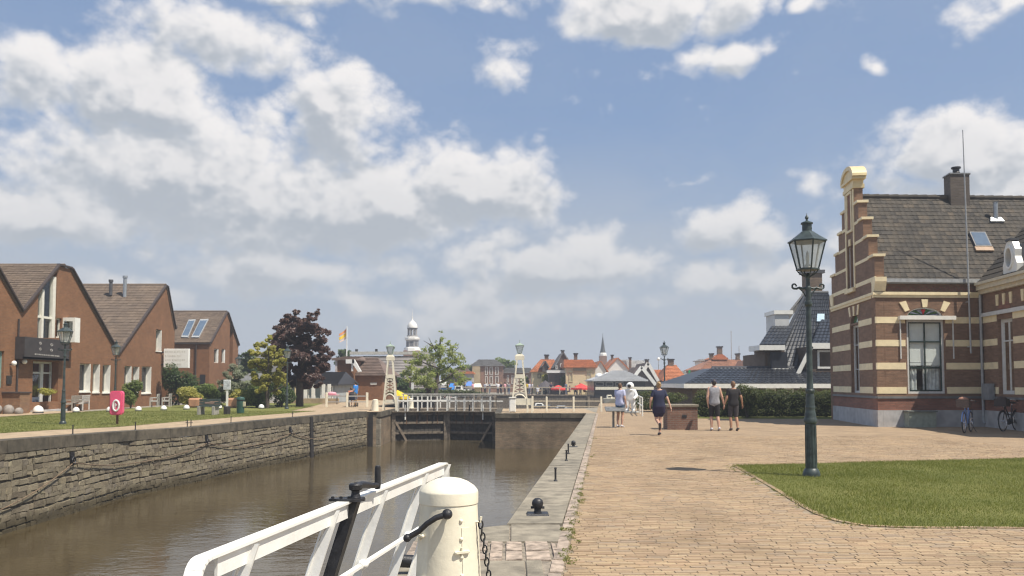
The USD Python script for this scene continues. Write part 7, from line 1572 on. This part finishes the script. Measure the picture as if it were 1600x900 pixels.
# --- town front, left to right
sc = town_house('school_building', 'red brick building with tall white framed windows and grey hipped roof', 738, 786, 150, 571, 560, TWB, GRT, 'hip', 14, [(758, 762, 573, 586), (765, 770, 573, 586), (774, 779, 573, 586), (758, 762, 588, 600), (765, 770, 588, 600), (774, 779, 588, 600)], WWL, xr=(748, 774))
put('tan_wing', box(P_(738, 149), P_(750, 149), 148.9, 149.9, 0, Zat(572.5, 149)), TANW, sc); put('white_band', box(P_(757, 149.9), P_(782, 149.9), 149.85, 149.99, Zat(603, 149.9), Zat(600.5, 149.9)), WWL, sc)
town_house('row_house', 'long low brick row with grey roof right of the red brick building', 786, 830, 156, 582, 574, TWB, GRT, 'gable_x', 10, [(792, 795, 586, 600), (799, 802, 586, 600), (806, 809, 586, 600), (816, 819, 586, 600), (822, 825, 586, 600)], WWL)
town_house('row_house', 'brown house with a rusty roof edge behind the light green tree', 700, 738, 160, 588, 574, TBD, BRT, 'hip', 10, [(720, 726, 592, 600)], WWL); town_house('row_house', 'grey flat house strip with red roof left of the red brick building', 722, 738, 140, 583, 580.5, GYW, ORT, 'gable_x', 6)
town_house('orange_roof_house', 'cream house with orange hipped roof and dark dormer', 832, 866, 134, 580, 560, CRW, ORT, 'hip', 10, [(840, 845, 584, 591)], BLACK, [(851, 857, 556, 562)], xr=(845, 866))
dm = town_house('roof_dormer', 'dark little dormer on the orange hipped roof', 848, 855, 131.5, 572, 565, TBD, GRT, 'gable_y', 4, base=Zat(581, 131.5), cat='dormer')
town_house('grey_gable_house', 'dark grey gabled house with white eave and small chimney', 867, 893, 130, 573, 552, TBD, GRT, 'gable_y', 10, [(868, 871, 571, 577), (875, 882, 568, 574)], WWL, [(877, 881, 549, 556)])
eh = town_house('grey_shop', 'low dark shop front with a broad white eave', 858, 886, 124, 580, 577.5, TBD, GRT, 'gable_x', 5, [(867, 870, 586, 597), (874, 878, 588, 600)], BLACK, trim=WHITER)
ch_ = town_house('cream_house', 'cream house with bright orange tiled roof by the red parasols', 884, 930, 122, 573, 560.5, CRW, ORT, 'gable_x', 9, [(889, 895, 582, 597), (917, 924, 582, 597)], paint('cream_shutter', (.62, .55, .34), .6), [(897, 902, 554, 562)])
put('lintel_board', join(box(P_(896, 121.9), P_(916, 121.9), 121.85, 121.99, Zat(580, 122), Zat(575, 122)), box(P_(888, 121.9), P_(895, 121.9), 121.85, 121.99, Zat(582, 122), Zat(580.5, 122)), box(P_(916.5, 121.9), P_(924, 121.9), 121.85, 121.99, Zat(582, 122), Zat(580.5, 122))), paint('olive_board', (.30, .26, .15), .7), ch_)
town_house('orange_gable_house', 'white walled house with orange roof right of the church spire', 946, 984, 140, 580, 560, WWL, ORT, 'gable_y', 10, [(960, 966, 578, 585)], WWL, [(955, 958, 556, 562), (983, 986, 560, 566)])
town_house('white_gable_house', 'white rendered house with a slanting orange roof edge', 929, 947, 132, 579, 565, WWL, ORT, 'gable_y', 9, (), WWL); town_house('white_box_house', 'flat topped white house between orange roof and grey roof', 967, 986, 152, 563, 561.5, WWL, GYW, 'gable_x', 8)
town_house('grey_roof_house', 'pale grey roofed house left of the white bargeboards', 984, 1012, 146, 582, 562, GYW, paint('pale_grey_tile', (.36, .35, .33), .8, .12, 1), 'gable_x', 9, (), WWL, [(1008, 1013, 563, 568)])
town_house('dark_gable_house', 'dark gabled house with broad white bargeboards', 984, 1020, 108, 598, 574, TBD, BRT, 'gable_y', 9, [(992, 1003, 593, 601)], CRW, bargeboard=WHITE); town_house('brown_gable_house', 'brown roofed gable behind the dark gable with white edge', 1000, 1024, 112, 592, 568, TBD, BRT, 'gable_y', 9, (), WWL, bargeboard=WHITE)
town_house('orange_low_house', 'long orange roofed low house left of the far lantern', 1018, 1040, 120, 593, 577, TBD, ORT, 'gable_x', 8, [(1025, 1032, 598, 607)], CRW); town_house('orange_hip_house', 'house with high orange hipped roof and flat chimney', 1037, 1072, 116, 594, 569, TBD, ORT, 'hip', 9, [(1044, 1050, 598, 606)], CRW, [(1044, 1052, 563, 570)], xr=(1042, 1056))
town_house('rust_roof_house', 'large house with rusty brown hipped roof and chimneys', 1097, 1164, 128, 577, 560, TWB, ORB, 'hip', 12, (), WWL, [(1109, 1114, 554, 562), (1150, 1155, 554, 562)], xr=(1109, 1157)); town_house('roof_turret', 'small orange roofed turret with a brown chimney on the rusty roof', 1116, 1134, 133, 560.5, 552, ORB, ORT, 'hip', 6, (), WWL, [(1121, 1128, 543, 553)], xr=(1122, 1128), base=Zat(566, 133), cat='turret')
town_house('white_box_house', 'narrow white house with flat grey cornice left of the rusty roof', 1096, 1107, 138, 563, 561, WWL, GYW, 'gable_x', 5); town_house('red_gable_house', 'small red gable and white chimney right of the rusty roof', 1167, 1184, 120, 577, 563, ORB, ORB, 'gable_y', 7, (), WWL, [(1181, 1184, 560, 568)])
town_house('cream_gable_house', 'cream fronted house with pale roof beside the green pole', 1062, 1075, 132, 590, 579, CRW, paint('pale_grey_tile', 0), 'gable_x', 6)
mp = place('green_pole', 'bright green banner pole behind the low black roof', 'pole', (P_(1077, 118), 118, 0)); put('pole', tube([(P_(1077, 118), 118, 0), (P_(1077, 118), 118, Zat(578, 118))], .08, 8), paint('green_paint', (.02, .32, .12), .5), mp); put('banner', box(P_(1075.3, 118), P_(1078.2, 118), 117.9, 117.95, Zat(592, 118), Zat(578.5, 118)), paint('green_paint', 0), mp)
for x, r0, r1, lb in ((1143, 517, 560, 'thin pale mast above the rusty roof'), (1155, 541, 556, 'short dark mast above the right chimney of the rusty roof'), (1029, 560, 575, 'thin mast with white lamp left of the far lantern')):
    Y = 134; m = place('mast', lb, 'mast', (P_(x, Y), Y, 0)); put('mast_pole', tube([(P_(x, Y), Y, 0), (P_(x, Y), Y, Zat(r0, Y))], [.10, .05], 6), paint('pale_mast', (.42, .42, .41), .5), m)
    if x == 1029: put('white_lamp', ball((P_(x, Y), Y, Zat(561, Y)), .26, 2), WHITER, m, smooth=True)
# grey pavilion terrace with glazed front
gp = town_house('grey_terrace_pavilion', 'grey tent shaped terrace pavilion with dark glass front', 928, 1008, 100, 594, 578, paint('dark_glass_front', (.05, .05, .055), .2, .2, .8), paint('grey_canvas', (.42, .43, .44), .8, .08, .6), 'hip', 9, [(930, 943, 597, 603), (946, 958, 597, 603), (961, 974, 597, 603)], paint('grey_frame', (.25, .24, .23), .6), xr=(958, 976))
put('pale_parapet', box(P_(930, 99.5), P_(1021, 99.5), 99.4, 99.6, Zat(609, 99.5), Zat(604.5, 99.5)), CREAM, gp); put('lower_front', box(P_(930, 99.6), P_(1021, 99.6), 99.61, 100.2, -.02, Zat(609, 99.6)), paint('dark_glass_front', 0), gp)
for x, r, s in ((936, 588, 6.2), (948, 585.5, 4.6)): q = PY(x, r, 104); d = place('white_dome', ['left larger white satellite dome on the grey pavilion', 'right smaller white satellite dome on the grey pavilion'][x > 940], 'dome', q - [0, 0, .4]); put('shell', ball(q, s * 104 / F, 2, (1, 1, .8)), WHITER, d, smooth=True); put('stand', tube([q - [0, 0, 1.2], q], .1, 6), BLACK, d)
def parasol(label, x, Y, w, r_edge, r_top, mat, lean=0):
    c = np.array([P_(x, Y), Y, 0.0]); R = w / 2 * Y / F; ze, zt = Zat(r_edge, Y), Zat(r_top, Y); t = place('parasol', label, 'parasol', c); put('pole', tube([c, c + [lean, 0, zt]], .045, 6), BLACK, t)
    n = 8; V = [c + [lean, 0, zt]] + [c + np.array([R * math.cos(a), R * math.sin(a), ze]) for a in np.arange(n) * 2 * math.pi / n] + [c + np.array([R * math.cos(a), R * math.sin(a), ze - .22]) for a in np.arange(n) * 2 * math.pi / n]
    put('canopy', (np.array(V), np.array([[0, 1 + k, 1 + (k + 1) % n] for k in range(n)])), mat, t); put('valance', (np.array(V), np.array([[1 + k, 1 + n + k, 1 + n + (k + 1) % n] for k in range(n)] + [[1 + k, 1 + n + (k + 1) % n, 1 + (k + 1) % n] for k in range(n)])), mat, t)
RP = cloth('red_canvas', (.72, .055, .05)); parasol('smaller red parasol on the terrace left of the cream house corner', 872, 119.5, 23, 607, 601.5, RP); parasol('larger red parasol on the terrace before the cream house', 908, 119, 32, 606.5, 599, RP)
parasol('big dark grey parasol left of the red parasols', 852, 121, 32, 606, 594, cloth('dark_canvas', (.085, .075, .08))); parasol('yellow parasol beside the left lattice post', 629, 70, 24, 619.5, 609, cloth('yellow_canvas', (.85, .60, .03)), -.45)
parasol('pale pink awning parasol right of the far lantern', 1054, 104, 24, 604, 598, cloth('pale_pink_canvas', (.72, .55, .48))); parasol('green parasol below the pale pink awning', 1047, 102, 18, 609, 605, cloth('green_canvas', (.03, .22, .14))); parasol('dull purple grey parasol at the edge of the low black roof', 1068, 103, 20, 610, 605, cloth('mauve_canvas', (.22, .17, .20)))
# trees and hedges across the water
def far_tree(label, x, Y, w, r0, r1, mat, seed, n=1800):
    b = np.array([P_(x, Y), Y, 0.0]); rr = np.random.default_rng(seed); top = Zat(r0, Y); bot = Zat(r1, Y); R = w / 2 * Y / F; c = []
    for k in range(12): a = rr.uniform(0, 6.3); q = rr.uniform(0, .7); c.append((b[0] + R * q * math.cos(a), Y + R * q * math.sin(a), bot + (top - bot) * rr.uniform(.2, .85), R * rr.uniform(.28, .45)))
    tree('town_tree', label, b, (b[0], Y, bot + (top - bot) * .7), .18, c, n, .28, mat, seed, R * .6, 6)
far_tree('far round tree behind the grey roofed row', 790, 175, 36, 563, 580, LEAF, 61); far_tree('green tree before the cream orange roofed house', 820, 140, 18, 586, 612, LEAF, 62); far_tree('olive tree before the dark shop front', 853, 128, 10, 584, 600, YLEAF, 63, 900); far_tree('green tree at the right end of the dark shop', 882, 123, 8, 588, 604, LEAF, 64, 900)
far_tree('dark tree top behind the flag pole', 537, 120, 26, 545, 575, DLEAF, 65); far_tree('dark shrub tree left of the purple sapling', 628, 95, 34, 594, 616, DLEAF, 66); far_tree('dark green trees behind the low pavilion', 385, 95, 40, 546, 600, DLEAF, 67); far_tree('green tree behind the red brick building', 735, 175, 22, 566, 590, LEAF, 68)
shrub('hedge_block', 'low green hedge along the far bank below the light green tree', 'hedge', (P_(690, 92), 92, 0), (5.5, 1.0, 1.0), HEDGE, 3500, .14, 71); shrub('hedge_block', 'low green hedge along the bank by the yellow parasol', 'hedge', (P_(648, 84), 84, 0), (2.8, .9, 1.1), HEDGE, 2500, .12, 72)
town_house('grey_far_house', 'grey roofed house between the far brick gable and the yellow green tree', 376, 412, 100, 580, 548, paint('pale_house_wall', (.40, .38, .36), .8), GRT, 'gable_x', 9, [(388, 393, 586, 596)], WWL); town_house('grey_shed', 'low shed with pale grey roof behind the clipped bush', 374, 402, 75, 595, 583, GYW, paint('pale_shed_roof', (.36, .36, .35), .7), 'gable_x', 6)
# --- boats and stalls on the far quay
def boat(label, x, Y, w, r_w, r_top, hullm, cabin, cover=None, z=WATER):
    c = np.array([P_(x, Y), Y, 0]); L = w * Y / F; zw, zt = Zat(r_w, Y), Zat(r_top, Y); t = place('motor_boat', label, 'boat', (c[0], Y, zw)); hgt = (zt - zw)
    put('hull', hull([(c[0] - L / 2, Y - .9, zw + hgt * .4), (c[0] - L / 2, Y + .9, zw + hgt * .4), (c[0] + L * .35, Y - .9, zw + hgt * .45), (c[0] + L * .35, Y + .9, zw + hgt * .45), (c[0] + L / 2, Y, zw + hgt * .55), (c[0] - L * .42, Y - .6, zw - .3), (c[0] - L * .42, Y + .6, zw - .3), (c[0] + L * .38, Y, zw - .3)]), hullm, t)
    put('cabin', hull([(c[0] + a * L, Y + b, zw + hgt * k) for a, k in ((-.28, .4), (.15, .4)) for b in (-.7, .7)] + [(c[0] + a * L, Y + b, zt) for a in (-.24, .06) for b in (-.6, .6)]), cabin, t); put('cabin_window', box(c[0] - L * .2, c[0] + L * .05, Y - .72, Y - .66, zw + hgt * .62, zw + hgt * .85), BLACK, t)
    if cover: put('cover', hull([(c[0] - L * .48, Y - .8, zw + hgt * .42), (c[0] - L * .48, Y + .8, zw + hgt * .42), (c[0] - L * .26, Y - .8, zw + hgt * .42), (c[0] - L * .26, Y + .8, zw + hgt * .42), (c[0] - L * .28, Y, zt + .1)]), cover, t)
boat('white boat with blue cover by the far bank', 719, 114, 30, 616, 602, WHITER, WHITE, BLUEC); boat('small white boat with open deck near the terrace quay', 953, 96, 20, 626, 617, CREAM, CREAM); boat('low dark blue boat moored behind the white fence', 880, 90, 40, 640, 634, cloth('boat_navy', (.05, .07, .10)), cloth('boat_grey', (.35, .38, .40))); boat('grey boat moored behind the right lattice post', 845, 98, 34, 636, 630, paint('boat_hull_grey', (.2, .2, .2), .5), WHITE)
boat('low white sloop moored left of the stalls', 702, 108, 26, 624, 617, WHITE, paint('red_brown_hull', (.30, .09, .07), .5))
def stall(label, x, Y, w, r_top, mat, goods):
    a, b = P_(x - w / 2, Y), P_(x + w / 2, Y); zt = Zat(r_top, Y); t = place('market_stall', label, 'stall', ((a + b) / 2, Y, 0))
    for xx in (a + .05, b - .1): 
        for yy in (Y, Y + 2): put('pole', box(xx, xx + .06, yy, yy + .06, 0, zt - .5), BLACK, t)
    put('canopy', hull([(a, Y - .3, zt - .6), (b, Y - .3, zt - .6), (a, Y + 2.3, zt - .6), (b, Y + 2.3, zt - .6), (a + .2, Y + 1, zt), (b - .2, Y + 1, zt)]), mat, t); put('table', box(a + .2, b - .2, Y + .1, Y + 1.2, .1, .95), goods, t)
stall('white topped stall with blue side at the left end of the market', 692, 122, 14, 594, WHITE, BLUEC); stall('blue canopy stall between two white stalls', 706, 124, 10, 599, BLUEC, REDC); stall('blue and white stall right of the white boat', 733, 122, 11, 596, cloth('sky_blue_canvas', (.10, .22, .55)), WHITE); stall('cream box stall with flat top beside the red brick building', 746, 121, 14, 599, CREAM, CRW)
# far quay wall and its rails
fq = place('far_quay_wall', 'far harbour quay wall with timber edge', 'quay wall', (4, 118, WATER)); put('wall', box(-21, 29, 117.8, 118.4, -2.5, -.12), OLDWOOD, fq); put('edge_beam', box(-21, 29, 117.7, 118.5, -.119, .05), OLDWOOD, fq)
rl = place('far_rail', 'long low tan rail on the far harbour quay in front of the terrace', 'railing', (5, 116.5, 0))
for x in np.arange(-20, 28, 2.4): put('post', box(x, x + .12, 118.05, 118.17, .05, .95), paint('tan_rail', 0), rl)
put('rail', box(-20, 27, 118.06, 118.16, .95, 1.06), paint('tan_rail', 0), rl)
for x, Y, h_, lb in ((739, 86, 1.6, 'mooring pile left in the harbour basin'), (748, 88, 1.5, 'second mooring pile in the basin, by the stalls'), (772, 84, 1.5, 'mooring pile in the basin under the red brick building'), (918, 92, 1.2, 'mooring pile in the basin behind the white fence')):
    put('mooring_pile', tube([(P_(x, Y), Y, WATER - .5), (P_(x, Y), Y, -1.0 + h_)], [.22, .20], 10), OLDWOOD, label=lb, cat='mooring pile')
# people in the distance
p = at(556, 62); human('person in bright blue shirt and khaki trousers by the pram', (P_(556, 60), 60, .02), 60, None, 1.72, SKIN, BLUEC, TANC, HAIR_B, SHOE, legs='long', fine=False)
human('bare shouldered person in coral top sitting by the pram', (P_(547, 60), 60.5, -.32), 20, dict(kneeL=(-.12, .40, .86), kneeR=(.12, .40, .86), ankL=(-.12, .42, .42), ankR=(.12, .42, .42)), 1.66, SKIN, ORANGEC, JEANS, HAIR_BR, SHOE, legs='shorts', fine=False)
def pram():
    c = np.array([P_(551, 59), 59, .02]); t = place('pram', 'dark pram standing between the blue shirt and the seated person', 'pram', c)
    put('basket', hull([c + np.array(q) for q in ((-.22, -.3, .45), (.22, -.3, .45), (-.22, .35, .45), (.22, .35, .45), (-.26, -.4, .75), (.26, -.4, .75), (-.26, .45, .75), (.26, .45, .75))]), cloth('pram_navy', (.04, .05, .09)), t); put('hood', ball(c + [0, .25, .80], .30, 2, (.9, .8, .8)), CHAR, t, smooth=True); put('frame', join(*[bar(c + [s * .25, -.4, .12], c + [s * .25, .5, .62], .03, .03) for s in (-1, 1)], *[bar(c + [s * .25, .45, .12], c + [s * .25, -.55, 1.0], .03, .03) for s in (-1, 1)]), paint('chrome', 0), t); put('push_bar', bar(c + [-.26, -.55, 1.0], c + [.26, -.55, 1.0], .035, .035), BLACK, t)
    for s in (-1, 1):
        for y in (-.4, .45): put('wheel', tube([c + np.array([s * .29, y + .13 * math.cos(a), .14 + .13 * math.sin(a)]) for a in np.linspace(0, 2 * math.pi, 13)], .02, 5, cap=False), BLACK, t)
pram()
fr = place('cream_bank_fence', 'cream post and rail barrier on the left bank beside the pram', 'fence', (P_(528, 61), 61, .02))
for x in (511, 543, 574): put('post', cbox(P_(x, 58) - .07, P_(x, 58) + .07, 57.95, 58.1, .02, 1.0, .01), CREAM, fr)
put('rail', box(P_(511, 58) + .07, P_(574, 58) - .07, 57.98, 58.06, .72, .80), GYW, fr); put('rail', box(P_(511, 58) + .07, P_(574, 58) - .07, 57.98, 58.06, .35, .41), GYW, fr)
tb = place('terrace_table', 'small table with pink cloth on the left bank', 'table', (P_(519, 66), 66, .02)); put('top', cbox(P_(519, 66) - .5, P_(519, 66) + .5, 65.6, 66.4, .70, .74, .01), PINKC, tb); 
for dx in (-.4, .4): put('leg', box(P_(519, 66) + dx - .03, P_(519, 66) + dx + .03, 65.97, 66.03, .02, .70), BLACK, tb)
put('cloth_heap', ball((P_(519, 66), 66, .82), .3, 2, (1.2, .8, .5)), PINKC, tb, smooth=True)
crowd_c = [(840, 'seated in white under the dark grey parasol', WHITEC, 1), (846, 'seated in coral under the dark grey parasol', ORANGEC, 1), (853, 'seated in grey under the dark grey parasol', GREYC, 1), (861, 'in navy standing left of the smaller red parasol', NAVY, 0), (868, 'seated in red below the smaller red parasol', REDC, 1), (876, 'seated in white below the smaller red parasol', WHITEC, 1), (884, 'in denim blue standing at the cream house corner', JEANS, 0), (890, 'seated in pink left of the larger red parasol', PINKC, 1), (899, 'seated in charcoal below the larger red parasol', CHAR, 1), (906, 'in khaki standing below the larger red parasol', TANC, 0), (913, 'seated in coral below the larger red parasol', ORANGEC, 1), (921, 'seated in navy right of the larger red parasol', NAVY, 1), (927, 'in red standing beside the grey pavilion', REDC, 0), (823, 'in yellow beside the right lattice post', YEL, 0), (827, 'in lilac beside the right lattice post', LILAC, 0), (831.5, 'in white walking left of the dark grey parasol', WHITEC, 0), (795, 'in grey standing left of the right lattice post', GREYC, 0), (789, 'in pink standing left of the right lattice post', PINKC, 0), (783, 'in navy under the long brick row', NAVY, 0), (778, 'in white right of the red brick building', WHITEC, 0), (765, 'in denim blue before the red brick building', JEANS, 0), (758, 'in white before the red brick building', WHITEC, 0), (711, 'in red at the left side of the white boat', REDC, 0), (700, 'in pink between the first two stalls', PINKC, 0), (686, 'in lilac at the left end of the market', LILAC, 0), (739, 'in pink by the blue and white stall', PINKC, 0), (726, 'in charcoal behind the white boat', CHAR, 0)]
first = {}
for i, (x, nm, m, sit) in enumerate(crowd_c):
    Y = 119.3 + (i * 7 % 5) * .45; lab = 'distant person ' + nm; loc = (P_(x, Y), Y, -.45 if sit else .0)
    key = (id(m), sit)
    if key not in first:
        J = dict(kneeL=(-.12, .40, .92), kneeR=(.12, .40, .92), ankL=(-.12, .42, .50), ankR=(.12, .42, .50)) if sit else None
        first[key] = human(lab, loc, (i * 67) % 360, J, 1.72, SKIN, m, CHAR if i % 2 else JEANS, HAIR_B if i % 3 else HAIR_Y, None, legs='long', fine=False, group='people on the far harbour quay')
    else: dup(first[key], 'person', loc, (i * 67) % 360, label=lab, cat='person', group='people on the far harbour quay')

# ------------------------------------------------------------------ thin summer haze over the town
g = Graph(); pv = g.add('principled_volume', {'color': (.86, .90, .96), 'density': .0010, 'anisotropy': .25}) + '.volume'
HZ = g.build('summer_haze', volume=pv)
put('haze', box(-720, 720, -80, 1120, -4.5, 20), HZ, kind='stuff', label='thin pale summer haze over the harbour town', cat='haze')
